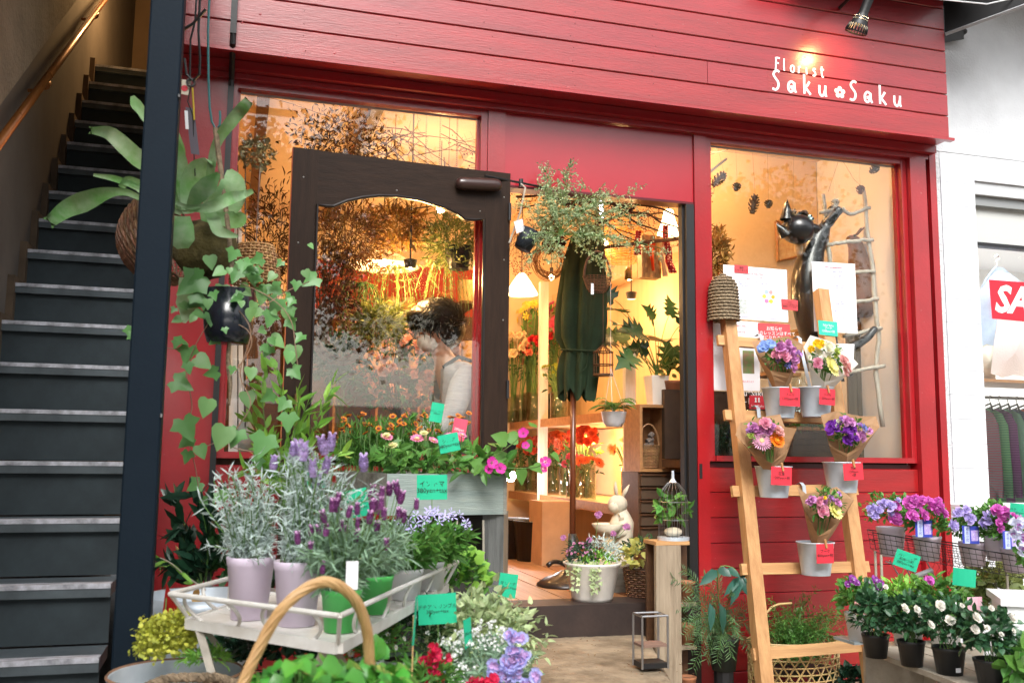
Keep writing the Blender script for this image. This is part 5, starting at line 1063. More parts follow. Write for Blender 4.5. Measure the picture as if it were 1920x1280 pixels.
bunch('air_plant_ball', 'round tangle of pale green air plant behind the door glass', 'plant', PY(715, 605, .75), (.17, .12, .12), 800, .07, L_OLIVE, .005, seed=17)
c = PY(640, 620, .8); t = thing('straw_wreath', 'big coiled straw wreath behind the door glass', 'wreath', c); mb = MB(); g = rng(8)
for k_ in range(40):
    r = .13+.05*g.random(); ph = g.random()*6; mb.tube([c+A(r*math.cos(a+ph)+g.normal()*.0, .03*math.sin(k_), r*math.sin(a+ph)*1.15) for a in np.linspace(0, 3+2*g.random(), 12)], .003, 4, cap=False)
mb.build('straw', WICKD, t, kind='stuff'); hang_cord(t, c+A(0, 0, .17))
# hydrangea + stem holder
c = PY(481, 288, .15); t = thing('dried_hydrangea', 'pale dried hydrangea head on a thin glass stem in the left window', 'dried flowers', PY(478, 450, .15))
dome(MB(), c, (.085, .07, .075), 220, .028, .024, 9, -1, fill=.7).build('flower_head', mat('dried_hydrangea', (.26, .24, .13), rough=.8, isl=.35), t, kind='stuff'); MB().tube([PY(488, 300, .15), PY(479, 480, .15)], .004, 6).build('stem', GALV, t)
# branches high in the window and hanging chains
t = thing('bare_twigs', 'thin bare twigs spreading under the ceiling of the left window', 'branches', PY(790, 250, .45)); mb = MB(); g = rng(14)
for i in range(30):
    P = [PY(760+g.normal()*60, 235+g.random()*60, .3+g.random()*.3)]; d = A(.06*g.normal()+.03, g.normal()*.02, -.02+.03*g.normal())
    for k_ in range(7): P.append(P[-1]+d+g.normal(size=3)*.012)
    mb.tube(P, [.0035, .001], 4, cap=False)
    for q in P[2:]: e = q+g.normal(size=3)*A(.04, .03, .04); mb.tube([q, e], .0009, 3, cap=False)
mb.build('twigs', TWIG, t, kind='stuff')
for px, lb in ((800, 'thin hook hung beside the chains'), (826, 'longer black hanging chain in the left window'), (858, 'black hanging chain nearest the red post')):
    c = PY(px, 215, .5); mb = MB()
    for z in np.arange(0, .36, .012): mb.tube([c+A(.004*math.cos(a), .002*math.sin(a), -z-.008*math.sin(a)) for a in np.linspace(0, 2*PI, 7)], .001, 3, cap=False)
    mb.tube([c, A(c[0], c[1], IZ)], .001, 3); mb.single('hanging_chain', BLACKM, lb, 'chain', c, 'chains hung in the left window', kind='stuff')
# scrolled iron stand in the window corner
t = thing('iron_scroll_rack', 'black scrolled iron rack in the corner of the left window', 'rack', PY(455, 600, .16)); 
for i, x in enumerate((446, 460)):
    mb = MB(); P = [PY(x, y, .16) for y in (800, 700, 600, 500, 400, 330, 310)]; mb.tube(P, .003, 5)
    for y in (350, 420, 490): q = PY(x, y, .16); mb.tube([q+A(.025*(1-u)*math.cos(u*9), 0, .03*(1-u)*math.sin(u*9)) for u in np.linspace(0, .85, 16)], .002, 4)
    mb.build('scroll', BLACKM, t)
c = PY(452, 850, .22); c[2] = SILL-.004; t = thing('glass_jar_vase', 'cloudy glass jar of dry stems on the left window shelf', 'vase', c)
MB().lathe([(0, 0), (.055, 0), (.06, .12), (.035, .17), (.045, .19)], c, 20).build('glass', mat('cloudy_glass', (.25, .26, .25), rough=.2), t, True); stems(MB(), c+A(0, 0, .1), c+A(0, 0, .45), (.12, .08, .2), 50, .0018, 3).build('stems', TWIG, t, kind='stuff')
t = thing('white_paper_panel', 'pale frosted panel standing at the left end of the window', 'panel', PY(440, 850, .13)); mb = MB(); mb.add([PY(428, 850, .12), PY(458, 850, .2), PY(452, 330, .2), PY(436, 330, .12)], [(0, 1, 2, 3)]); mb.build('sheet', mat('frosted_white', (.55, .55, .56), rough=.7), t)
# bright baskets and backdrop on the far wall
for i, (px, py, w, h, lb) in enumerate(((735, 600, 24, 42, 'tall ochre basket on the back wall'), (765, 600, 22, 42, 'second ochre basket on the back wall'), (705, 690, 70, 50, 'wide honey coloured chair back behind the counter'), (785, 690, 40, 34, 'honey coloured box beside the shopkeeper'), (880, 690, 26, 50, 'straw yellow basket right of the shopkeeper'), (872, 570, 30, 44, 'plain tan box behind the shopkeeper'))):
    c = PY(px, py, 3.2); s = mpx(c); mb = MB(); mb.lathe([(0, 0), (s*w*.45, 0), (s*w*.55, s*h), (s*w*.5, s*h), (s*w*.42, .01)], c, 16); t = thing('wall_basket', lb, 'basket', c, 'baskets along the back wall'); mb.build('basket_body', WICKY, t); 
    if py > 650: MB().box((c[0]-s*w*.6, 3.0, c[2]-.025), (c[0]+s*w*.6, 3.74, c[2]-.002)).build('shelf', WARMW, t)
    else: MB().box((c[0]-s*w*.6, 3.0, c[2]-.025), (c[0]+s*w*.6, 3.74, c[2]-.002)).build('shelf', DARKW, t)
BLS = f_double('blush_blossom', (.88, .50, .42), None, 7, 3, .4, 9)
c = PY(745, 800, 1.0); t = thing('blossom_arrangement', 'large blush pink blossom arrangement behind the door glass', 'flowers', c)
heads(t, BLS, PY(765, 690, 1.0), (.26, .18, .26), 75, .065, 6, -1); dome(MB(), PY(740, 700, 1.0), (.32, .18, .26), 400, .06, .03, 6, -1).build('foliage', L_DARK, t, kind='stuff'); stems(MB(), c, PY(750, 700, 1.0), (.25, .15, .2), 30, .0025, 4).build('stems', TWIG, t, kind='stuff')
bunch('leafy_arrangement', 'dark leafy branches at the left edge of the door glass', 'plant', PY(625, 670, .9), (.14, .12, .14), 260, .075, L_DARK, .03, stem=PY(640, 800, .9), seed=22)
MB().box((-.1, 1.0, FL), (1.15, 1.6, FL+.78)).single('counter', DARKW, 'dark wooden counter behind the door glass under the blossoms', 'counter')
# ================================================================ SHOPKEEPER
SKIN = mat('skin', (.62, .36, .25), rough=.5); HAIR = mat('black_hair', (.010, .008, .008), rough=.35, var=.4, vs=30, bump=.6, bs=90); SHIRT = mat('pale_shirt', (.52, .56, .66), rough=.9, var=.9, vs=10, stretch=(1, 1, 5), col2=(.40, .44, .56), bump=1.0, bs=14)
Yq = .62; hc = PY(812, 618, Yq); s = mpx(hc); per = thing('person', 'dark haired shopkeeper in white face mask and pale shirt bending behind the door glass', 'person', A(hc[0]+.2, Yq+.1, FL))
def skin(pts, edges, rad, name, m, sub=2, parent=per):
    me = bpy.data.meshes.new(name); me.from_pydata([tuple(A(*p)-WL[parent.name]) for p in pts], edges, []); o = bpy.data.objects.new('tmp', me); COL.objects.link(o)
    o.modifiers.new('s', 'SKIN'); 
    for v, r in zip(me.skin_vertices[0].data, rad): v.radius = (r, r) if np.isscalar(r) else r; v.use_root = False
    me.skin_vertices[0].data[0].use_root = True
    q = o.modifiers.new('u', 'SUBSURF'); q.levels = sub; q.render_levels = sub
    bpy.context.view_layer.update(); nm_ = bpy.data.meshes.new_from_object(o.evaluated_get(bpy.context.evaluated_depsgraph_get())); nm_.name = name; bpy.data.objects.remove(o)
    nm_.materials.clear(); nm_.materials.append(m); nm_.polygons.foreach_set('use_smooth', [True]*len(nm_.polygons)); r = bpy.data.objects.new(name, nm_); COL.objects.link(r); r.parent = parent; WL[r.name] = WL[parent.name]; return r
px_ = hc+A(.10, .02, -.30); hip = A(px_[0]+.24, Yq+.12, FL+.86)
nk = hc+A(.055, .02, -.13); ch = hc+A(.15, .03, -.32)
pts = [hip, (hip+ch)/2+A(.03, 0, 0), ch, nk, hc+A(.02, 0, -.04), hc+A(.0, 0, .05),
       ch+A(.01, -.17, .05), ch+A(-.08, -.2, -.20), ch+A(-.28, -.16, -.36), ch+A(-.36, -.14, -.37),
       ch+A(.03, .19, .05), ch+A(-.06, .22, -.20), ch+A(-.26, .16, -.36), ch+A(-.34, .14, -.37),
       hip+A(0, -.10, -.05), hip+A(-.02, -.11, -.44), hip+A(.02, -.11, -.80), hip+A(-.08, -.11, -.835),
       hip+A(0, .10, -.05), hip+A(-.02, .11, -.44), hip+A(.02, .11, -.80), hip+A(-.08, .11, -.835)]
ed = [(0, 1), (1, 2), (2, 3), (3, 4), (4, 5), (2, 6), (6, 7), (7, 8), (8, 9), (2, 10), (10, 11), (11, 12), (12, 13), (0, 14), (14, 15), (15, 16), (16, 17), (0, 18), (18, 19), (19, 20), (20, 21)]
skin(pts, ed, [.13, .12, .135, .05, .075, .07, .055, .042, .03, .03, .055, .042, .03, .03, .085, .058, .038, .03, .085, .058, .038, .03], 'body', SKIN)
cl = [p+A(0, 0, 0) for p in (hip+A(0, 0, -.06), (hip+ch)/2+A(.03, 0, 0), ch, ch+A(-.05, 0, .12), ch+A(.01, -.17, .05), ch+A(-.07, -.2, -.19), ch+A(-.18, -.18, -.28), ch+A(.03, .19, .05), ch+A(-.05, .22, -.19), ch+A(-.16, .2, -.28))]
skin(cl, [(0, 1), (1, 2), (2, 3), (2, 4), (4, 5), (5, 6), (2, 7), (7, 8), (8, 9)], [.15, .145, .16, .075, .085, .066, .058, .085, .066, .058], 'shirt', SHIRT)
tr_ = [hip+A(0, 0, -.02), hip+A(0, -.10, -.10), hip+A(-.02, -.11, -.44), hip+A(.02, -.11, -.77), hip+A(0, .10, -.10), hip+A(-.02, .11, -.44), hip+A(.02, .11, -.77)]
skin(tr_, [(0, 1), (1, 2), (2, 3), (0, 4), (4, 5), (5, 6)], [.15, .105, .075, .06, .105, .075, .06], 'trousers', mat('dark_trousers', (.02, .022, .03), rough=.9))
# head detail: skull, face looking down to the left, mask, hair, ear
fd = nrm((-.82, -.25, -.42)); hu = nrm(A(-.35, 0, 1)); hs_ = np.cross(fd, hu)
MB().sphere(hc+fd*.01, .098, 20, 14, 0, (.95, .82, 1.12)).build('head', SKIN, per, True)
mk = MB(); mk.sphere(hc+fd*.055-hu*.045, .066, 16, 12, 0, (1, .95, 1)); mk.build('face_mask', mat('white_mask', (.75, .75, .76), rough=.9), per, True)
MB().tube([hc+fd*.095+hu*.02, hc+fd*.112-hu*.0, hc+fd*.10-hu*.012], [.006, .012, .01], 8).build('nose', SKIN, per, True)
for sg_ in (-1, 1):
    MB().sphere(hc+fd*.085+hs_*.034*sg_+hu*.022, .011, 10, 8).build('eye', INK, per, True); MB().sphere(hc-fd*.005+hs_*.082*sg_-hu*.01, .024, 10, 8, 0, (.8, .4, 1.2)).build('ear', SKIN, per, True)
hm = MB(); hm.sphere(hc-fd*.045+hu*.05, .152, 28, 20, 0, (1.0, .95, .80), .05, rng(2)); hm.sphere(hc-fd*.08-hu*.03, .115, 20, 14, 0, (1, .98, 1), .05, rng(3)); hm.sphere(hc+fd*.03+hu*.085, .095, 18, 12, 0, (1.1, .98, .7), .06, rng(4))
g = rng(6); k = 900; d = sph(g, k, -.5); k = len(d); P = hc-fd*.045+hu*.045+d*A(.145, .14, .118); hm.scat(T_NAR, P, np.cross(d, (0, 1, .3))+d*.25+g.normal(size=(k, 3))*.15-A(0, 0, .25), d, .06+.03*g.random(k), .007)
hm.build('hair', HAIR, per, True)
ap = MB(); P = [ch+A(-.10, -.09, .10), ch+A(-.02, -.13, .16), ch+A(.06, -.11, .14)]; ap.tube(P, .012, 6); ap.build('apron_strap', mat('navy_strap', (.02, .025, .04), rough=.9), per)
# ================================================================ FOREGROUND, LEFT
TZ = .5
FRt, FLt, BRt = PZ(634, 1205, TZ), PZ(355, 1160, TZ), PZ(835, 1095, TZ); BLt = FLt+BRt-FRt
WPT = mat('chipped_white_paint', (.66, .65, .62), rough=.5, var=.9, vs=9, col2=(.50, .47, .42), bump=.3, dirt=.6)
t = thing('folding_tray_table', 'chipped white folding tray table with scrolled wire rail full of lavender pots', 'table', A(.3, -1.9, GZ))
npl = 9
for i in range(npl):
    a0, a1 = (i+.02)/npl, (i+.97)/npl; q = [FRt+(BRt-FRt)*a0, FRt+(BRt-FRt)*a1, FLt+(BLt-FLt)*a1, FLt+(BLt-FLt)*a0]
    MB().add([v-A(0, 0, .014) for v in q]+q, [(3, 2, 1, 0), (4, 5, 6, 7), (0, 1, 5, 4), (1, 2, 6, 5), (2, 3, 7, 6), (3, 0, 4, 7)]).build('slat', WPT, t)
mb = MB(); cor = [FRt, BRt, BLt, FLt, FRt]; cen = (FRt+BLt)/2
for a, b in zip(cor[:-1], cor[1:]):
    o_ = nrm(np.cross(b-a, (0, 0, 1))); mid = (a+b)/2; o_ = o_ if o_ @ (mid-cen) > 0 else -o_
    mb.add([a-A(0, 0, .022), b-A(0, 0, .022), b+A(0, 0, .003), a+A(0, 0, .003), a-A(0, 0, .022)+o_*.012, b-A(0, 0, .022)+o_*.012, b+A(0, 0, .003)+o_*.012, a+A(0, 0, .003)+o_*.012], [(0, 1, 2, 3), (7, 6, 5, 4), (0, 4, 5, 1), (1, 5, 6, 2), (2, 6, 7, 3), (3, 7, 4, 0)])
mb.build('edge_frame', WPT, t)
up_ = .066; rl = [c+nrm((c-cen)*A(1, 1, 0))*.055+A(0, 0, up_) for c in cor]
mb = MB(); mb.tube(rl, .0065, 8); mb.build('rail', WPT, t)
for c, r in zip(cor[:4], rl[:4]): MB().tube([c, r], .005, 6).build('rail_strut', WPT, t)
for (a, b, n_) in ((0, 3, 4), (0, 1, 5), (3, 2, 4)):
    for i in range(n_):
        u = (i+.6)/n_; e = cor[a]+(cor[b]-cor[a])*u; f = rl[a]+(rl[b]-rl[a])*u; ex = nrm(cor[b]-cor[a])*.022*(1 if i % 2 else -1)
        MB().tube(bez(e, (e+f)/2+ex*2.4, f, 10), .0045, 6).build('scroll', WPT, t)
q0, q1 = PZ(430, 1098, TZ+.06), PZ(540, 1108, TZ+.06); MB().tube([A(q0[0], q0[1], TZ), q0, q1, A(q1[0], q1[1], TZ)], .005, 6).build('inner_rail', WPT, t)
LEG = mat('old_grey_leg', (.40, .36, .30), rough=.6, var=.6, vs=9, dirt=.5)
for a, b in ((FRt, FLt), (BRt, BLt)):
    d = b-a; lo_ = A(0, 0, GZ-TZ+.01)
    for (p, q) in ((a+d*.08, b-d*.08+lo_+(cen-(a+b)/2)*.0), (b-d*.08, a+d*.08+lo_)):
        ex = nrm(np.cross(q-p, (0, 0, 1)))
        MB().tube([p-A(0, 0, .02), q], .013, 4).build('leg', LEG, t)
for (p, q) in ((FRt, BRt), (FLt, BLt)): MB().tube([p-A(0, 0, .03)+(cen-p)*.1, q-A(0, 0, .7)+(cen-q)*.1], .010, 4).build('brace', LEG, t)
# ---- plants on the table
def upstems(mb_l, mb_s, base, tip, ls, lw, k, g, sr=.0014, spread=1.0, dvar=.6, lean=.5):
    P = bez(base, (A(*base)+A(*tip))/2+A(g.normal()*.01, g.normal()*.01, .015), tip, max(5, k)); mb_s.tube(P, sr, 3, cap=False)
    T = np.gradient(P, axis=0); T /= np.linalg.norm(T, axis=1)[:, None]
    for z in range(3):
        n_ = len(P)-1; mb_l.scat(T_NAR, P[1:], T[1:]*lean+g.normal(size=(n_, 3))*dvar*spread, g.normal(size=(n_, 3))+A(0, 0, .6), ls*(.6+.7*g.random(n_)), lw)
def lavender(base_px, name, label, rt, rb, h, pm, lm, tips, ls, lw, heads_=None, hme=None, hs=.05, seed=1, group='potted plants on the tray table', base=None, sub=10):
    c = PZ(*base_px, TZ+.002) if base is None else A(*base); t = thing('potted_plant', label, 'potted plant', c, group)
    pot(t, c, rt, rb, h, pm); g = rng(seed); L_ = MB(); S_ = MB(); top = c+A(0, 0, h*.9); Yc = c[1]
    for (px, py, n_) in tips:
        for i in range(n_):
            e = PY(px+g.normal()*sub, py+g.normal()*sub*1.2, Yc+g.normal()*.045); b = top+A(g.normal()*rt*.3, g.normal()*rt*.3, 0); upstems(L_, S_, b, e, ls, lw, 9, g)
    L_.build('foliage', lm, t, kind='stuff'); S_.build('stems', STEM, t, kind='stuff')
    if heads_:
        ss = MB()
        for (px, py) in heads_:
            e = PY(px, py, Yc-.03+g.normal()*.04); b = top+(e-top)*.4+A(0, 0, -.01); ss.tube(bez(b, (b+e)/2+A(0, 0, .02), e-A(0, 0, 0), 6), .0012, 4, cap=False)
            N = nrm(A(g.normal()*.15, -.15+g.normal()*.15, 1)); fl(hme, t, e-N*hs*.4, N, hs*(.85+.3*g.random()))
        ss.build('flower_stems', STEM, t, kind='stuff')
    return t
LAVP = f_lav('lavender_pale', (.44, .32, .58), (.62, .48, .78)); LAVD = f_lav('lavender_dark', (.24, .06, .22), (.66, .38, .64), .3)
lavender((466, 1158), 'p', 'silver leaved curry plant in the leftmost lilac pot on the tray table', .058, .043, .150, LILAC, L_SILV, [(415, 920, 5), (440, 900, 8), (470, 885, 8), (500, 900, 8), (425, 960, 7), (460, 950, 12), (500, 950, 12), (530, 940, 6), (440, 1000, 12), (480, 1010, 14), (500, 1020, 8), (450, 1030, 8), (400, 930, 3), (415, 1010, 3)], .030, .0035, seed=1)
lavender((556, 1170), 'p', 'tall silver lavender in the second lilac pot with a blue tag', .058, .043, .150, LILAC, L_SILV, [(540, 870, 8), (575, 860, 9), (610, 880, 10), (640, 905, 9), (560, 920, 10), (600, 930, 10), (650, 940, 9), (540, 980, 9), (590, 990, 14), (640, 990, 12), (570, 1030, 10), (690, 920, 4), (530, 1030, 5), (560, 860, 4)], .034, .0038,
    [(606, 838), (621, 832), (570, 850), (586, 880), (513, 870), (550, 845), (682, 870), (593, 905), (612, 872), (557, 848)], LAVP, .05, 2)
c = PD(573, 1025, 2.75); MB().obox(c, (A(.018, 0, 0), A(0, .0006, 0), A(0, 0, .05))).single('plant_tag', mat('blue_tag', (.05, .2, .42), rough=.4), 'blue plastic plant tag standing in the second lilac pot', 'plant tag')
lavender((638, 1182), 'p', 'purple topped lavender in the bright green pot nearest the table corner', .047, .037, .095, LGREEN, L_GREY, [(590, 1000, 8), (620, 980, 10), (650, 990, 10), (690, 1000, 9), (600, 1050, 10), (640, 1040, 10), (680, 1050, 10), (720, 1040, 7), (630, 1090, 6), (580, 1030, 6), (735, 1000, 4), (610, 1085, 5)], .040, .0048,
    [(558, 1010), (583, 1028), (583, 995), (613, 995), (598, 995), (640, 985), (647, 998), (673, 980), (669, 1006), (693, 972), (705, 993), (607, 970), (622, 950), (635, 935), (630, 950), (655, 960), (700, 950), (716, 945), (725, 1022), (720, 965), (670, 955), (606, 1065)], LAVD, .032, 3)
lavender((702, 1148), 'p', 'second green potted lavender with tall dark purple heads', .047, .037, .095, LGREEN, L_GREY, [(700, 1000, 8), (730, 990, 9), (760, 1000, 8), (720, 1040, 8), (750, 1050, 7), (700, 1060, 6)], .040, .0048,
    [(716, 925), (730, 920), (748, 930), (696, 925), (703, 940), (752, 935), (781, 945), (744, 917), (712, 955), (757, 970), (748, 965), (690, 955)], LAVD, .036, 4)
STARF = f_daisy('blue_star_flower', 5, (.50, .46, .80), (.7, .75, .8), .07, 1, .30, .1)
def starpot(px, label, seed, xs, h=.085):
    c = PZ(px[0], px[1], TZ+.002); t = thing('potted_plant', label, 'potted plant', c, 'potted plants on the tray table'); pot(t, c, .050, .040, h, WHITEP)
    g = rng(seed); L_ = MB(); S_ = MB(); top = c+A(0, 0, h*.9)
    for i in range(46):
        e = PY(xs[0]+g.random()*(xs[1]-xs[0]), 985+g.random()*60, c[1]+g.normal()*.05); upstems(L_, S_, top+A(g.normal()*.02, g.normal()*.02, 0), e, .045, .010, 9, g, lean=.9, dvar=.7)
    L_.build('foliage', L_MID, t, kind='stuff'); S_.build('stems', STEM, t, kind='stuff')
    for i in range(15): fl(STARF, t, PY(xs[0]+8+g.random()*(xs[1]-xs[0]), 955+g.random()*38, c[1]-.03+g.normal()*.05), (g.normal()*.4, -.7, .6), .036)
    return t
starpot((760, 1122), 'feathery green plant with pale blue star flowers in the wider white pot', 5, (730, 830)); starpot((806, 1104), 'blue star flowered plant in the last white pot by the rail end', 6, (780, 880))
card_on_stake(668, 943, 2.45, .062, .072, .18, .1, .11, 'ラベンダー\nマルシュウッド\n480yen+tax', label='green price card tilted above the purple lavender', fs=.0115)
card_on_stake(592, 900, 2.9, .055, .05, .1, 0, .08, '', label='small green card almost hidden in the silver lavender')
for (px, py, lb) in ((545, 1080, 'white printed tag in the second green pot'), (660, 1078, 'white printed tag before the nearer green pot')):
    if px > 600: c = PD(px, py, 2.05); MB().obox(c, (A(.013, 0, 0), A(0, .0006, 0), A(0, 0, .03))).single('plant_tag', WHITE, lb, 'plant tag')
# ---- basil in the handled basket, nearest the camera
bc = PD(570, 1345, 1.62); t = thing('handled_basket', 'pale twisted cane basket with a tall hoop handle, nearest the camera', 'basket', bc)
hp0, htop, hp1 = PD(448, 1300, 1.58), PD(600, 1088, 1.66), PD(690, 1300, 1.74)
HC = mat('twisted_cane', (.55, .34, .15), rough=.45, var=.6, vs=20, col2=(.35, .18, .06)); g = rng(2)
path = smooth([hp0, PD(478, 1230, 1.60), PD(530, 1140, 1.62), PD(600, 1091, 1.66), PD(655, 1112, 1.69), PD(684, 1165, 1.72), PD(693, 1240, 1.74), hp1], 60)
Tt = np.gradient(path, axis=0); Tt /= np.linalg.norm(Tt, axis=1)[:, None]
hb_ = MB()
for k_ in range(6):
    ph = k_*2*PI/6; u = nrm(np.cross(Tt[0], fwv := (0.2, 1, 0))); P = []
    for i in range(60):
        u = nrm(u-Tt[i]*(u @ Tt[i])); w = np.cross(Tt[i], u); a = ph+i*.33; P.append(path[i]+(u*math.cos(a)+w*math.sin(a))*.0052)
    hb_.tube(P, .0052, 6)
hb_.build('handle', HC, t, kind='stuff')
cb_ = A(bc[0], bc[1], 0); bz = PD(570, 1280, 1.66)[2]
weave(A(bc[0], bc[1], bz-.16), lambda q: (.085+.03*q, .14*q), 28, 14, .004).build('woven_body', WICK, t, kind='stuff')
T_BAS = (lambda t_: (t_[0]*A(1, 1, 1), t_[1]))(oval(.22, .35, .46, .44, .3, .66)); BAS = mesh_of(T_BAS, 'leaf', L_BAS)
t2 = thing('basil_plant', 'bright green basil bushing over the handled basket in the foreground', 'herb', A(bc[0], bc[1], bz-.06)); g = rng(12); sm_ = MB()
for i in range(240):
    x = 475+g.random()*285; y = 1292-48*math.sin(PI*(x-470)/300)*g.random()-6+g.normal()*5+(25 if i > 130 else 0); p = PD(x, y, 1.66+g.normal()*.07); d = nrm(p-A(bc[0], bc[1], bz-.06)); D = d*.5+g.normal(size=3)*.7; D[2] = abs(D[2])*.2-.1
    inst('leaf', BAS, t2, p, D, A(0, -.2, 1)+g.normal(size=3)*.35, (.026+.016*g.random())*(1 if x < 720 else 1.1))
    if i % 3 == 0: sm_.tube([A(bc[0], bc[1], bz-.06), p], .0015, 4, cap=False)
p = PD(705, 1238, 1.75); inst('leaf', BAS, t2, p, (-.1, -.1, 1), (-.3, -1, .1), .046); inst('leaf', BAS, t2, p, (.35, 0, .9), (.3, -1, .2), .04); sm_.tube([p, PD(705, 1290, 1.72)], .0016, 4, cap=False)
sm_.build('stems', STEM, t2, kind='stuff')
# ---- planked crate of zinnias and the upright crate below
Cn, Cr, Cl = PD(726, 890, 3.45), PD(951, 886, 3.62), PD(632, 882, 4.0)
zt_ = (Cn[2]+Cr[2]+Cl[2])/3; zb_ = PD(730, 966, 3.45)[2]
def boxq(mb, a, b, th, z0, z1):      # board between plan points a,b thickness th inward
    a = A(a[0], a[1], 0); b = A(b[0], b[1], 0); n_ = nrm(np.cross(b-a, (0, 0, 1)))*th
    V = [a+A(0, 0, z0), b+A(0, 0, z0), b-n_+A(0, 0, z0), a-n_+A(0, 0, z0)]; V += [v+A(0, 0, z1-z0) for v in V]
    return mb.add(V, [(0, 3, 2, 1), (4, 5, 6, 7), (0, 1, 5, 4), (1, 2, 6, 5), (2, 3, 7, 6), (3, 0, 4, 7)])
Cb = Cl+Cr-Cn
t = thing('plank_crate', 'grey green weathered wooden crate of zinnias before the open door', 'crate', A(Cn[0], Cn[1], zb_))
boxq(MB(), Cn, Cr, .014, zb_, zt_).build('front_board', GREYG, t); boxq(MB(), Cl, Cn+nrm(Cl-Cn)*.001, .014, zb_, zt_).build('side_board', GREYW, t); boxq(MB(), Cr, Cb, .014, zb_, zt_).build('side_board', GREYW, t); boxq(MB(), Cb, Cl, .014, zb_, zt_).build('back_board', GREYW, t)
MB().add([v-A(0, 0, v[2]-zb_-.02) for v in (Cn, Cr, Cb, Cl)], [(0, 1, 2, 3)]).build('soil', SOIL, t)
t = thing('upright_crate', 'weathered wooden crate standing on end beneath the zinnia crate', 'crate', A(Cr[0], Cr[1], GZ))
e1 = PD(905, 975, 3.6); e2 = A(Cr[0]-.01, Cr[1]+.005, 0)
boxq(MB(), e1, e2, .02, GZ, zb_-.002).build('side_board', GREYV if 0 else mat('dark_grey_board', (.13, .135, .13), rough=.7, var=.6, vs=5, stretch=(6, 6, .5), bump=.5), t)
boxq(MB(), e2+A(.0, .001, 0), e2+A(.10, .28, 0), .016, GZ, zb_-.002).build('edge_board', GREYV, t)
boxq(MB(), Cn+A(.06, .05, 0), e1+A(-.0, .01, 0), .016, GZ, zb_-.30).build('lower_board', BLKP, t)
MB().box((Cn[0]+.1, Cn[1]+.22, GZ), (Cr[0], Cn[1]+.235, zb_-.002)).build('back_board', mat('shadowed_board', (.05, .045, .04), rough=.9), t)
for px in (905-48, 905+1): MB().tube([PD(px, 975, 3.55), PD(px+1, 1060, 3.55)], .004, 5).build('bar', DRIFT, t)
ZIN = f_daisy('pink_zinnia', 14, (.78, .25, .45), (.75, .7, .25), .24, 4, .32, .1, (.75, .55, .25)); ZINP = f_daisy('pale_zinnia', 14, (.75, .70, .35), (.5, .6, .2), .22, 4, .30, .1)
COR = f_daisy('bronze_coreopsis', 8, (.62, .20, .012), (.03, .01, .005), .26, 1, .55, .3, (.14, .02, .006)); PET = f_daisy('magenta_petunia', 5, (.62, .03, .34), (.3, .0, .15), .08, 1, .95, .3)
def cp(px, py, d=None): return PD(px, py, d or 3.65)
t = thing('zinnia_plants', 'leafy pink and cream zinnias along the front of the plank crate', 'flowers', A(Cn[0]+.2, Cn[1]+.1, zb_+.03)); g = rng(41); lm = MB(); s_ = MB()
for i in range(230):
    x = 690+g.random()*260; y = 838+g.random()*50+(6 if x > 860 else 0); p = cp(x, y, 3.5+g.random()*.3); lm.scat(T_OV, [p], [g.normal(size=3)*.8+A(0, -.2, .3)], [A(0, -.5, 1)+g.normal(size=3)*.4], .05+.02*g.random(), .03)
lm.build('foliage', L_MID, t, kind='stuff')
for (px, py, m_, sz) in ((725, 820, ZIN, .05), (724, 816, ZINP, .035), (782, 823, ZIN, .055), (812, 826, ZIN, .042), (735, 836, ZINP, .045), (843, 818, ZIN, .045), (795, 812, ZINP, .035), (866, 816, ZIN, .04)):
    e = cp(px, py, 3.5); fl(m_, t, e, (g.normal()*.2, -.5, .8), sz); s_.tube([e, e-A(0, -.02, .06)], .002, 5)
s_.build('stems', STEM, t, kind='stuff')
t = thing('coreopsis_plants', 'bronze and yellow coreopsis rising behind the zinnias', 'flowers', A(Cl[0]+.2, Cl[1], zb_+.03)); lm = MB(); s_ = MB()
for i in range(130):
    x = 635+g.random()*190; e = cp(x, 790+g.random()*70+(x-640)*-.05, 3.8+g.random()*.15); b = cp(x+g.normal()*12, 885, 3.85); upstems(lm, s_, b, e, .045, .006, 8, g, lean=1.2, dvar=.4)
lm.build('foliage', L_MID, t, kind='stuff')
for i in range(58):
    x = 640+g.random()*240; y = 775+g.random()*42 if x < 830 else 775+g.random()*22; e = cp(x, y, 3.75+g.random()*.15); fl(COR, t, e, (g.normal()*.5, -.4+g.normal()*.4, .8), .026+.008*g.random()); s_.tube(bez(e-A(0, 0, .10), e-A(.01, 0, .05), e, 4), .0013, 3, cap=False)
s_.build('stems', STEM, t, kind='stuff')
t = thing('trailing_petunia', 'trailing magenta petunia spilling past the right end of the plank crate', 'flowers', A(Cr[0]-.05, Cr[1]+.1, zb_+.03)); HEART = mesh_of(T_HEART, 'leaf', L_MID)
s_ = MB()
for (px, py, sz) in ((915, 852, 30), (935, 838, 32), (950, 826, 26), (905, 842, 28), (955, 866, 30), (930, 860, 26), (893, 860, 28), (970, 822, 24), (985, 828, 20), (1000, 800, 16), (975, 880, 24), (1000, 872, 22), (885, 846, 26), (940, 880, 24), (1035, 850, 18), (960, 845, 22)):
    p = cp(px, py, 3.5+g.random()*.1); inst('leaf', HEART, t, p, g.normal(size=3)+A(.3, -.2, 0), A(0, -.8, .6)+g.normal(size=3)*.3, sz*1.25*3.5/F)
for (px, py, sz) in ((922, 868, 30), (938, 878, 28), (916, 880, 22), (981, 812, 26), (985, 835, 20), (1022, 866, 28), (1018, 878, 22)): fl(PET, t, cp(px, py, 3.45), (g.normal()*.2, -1, .3), sz*.82*3.5/F)
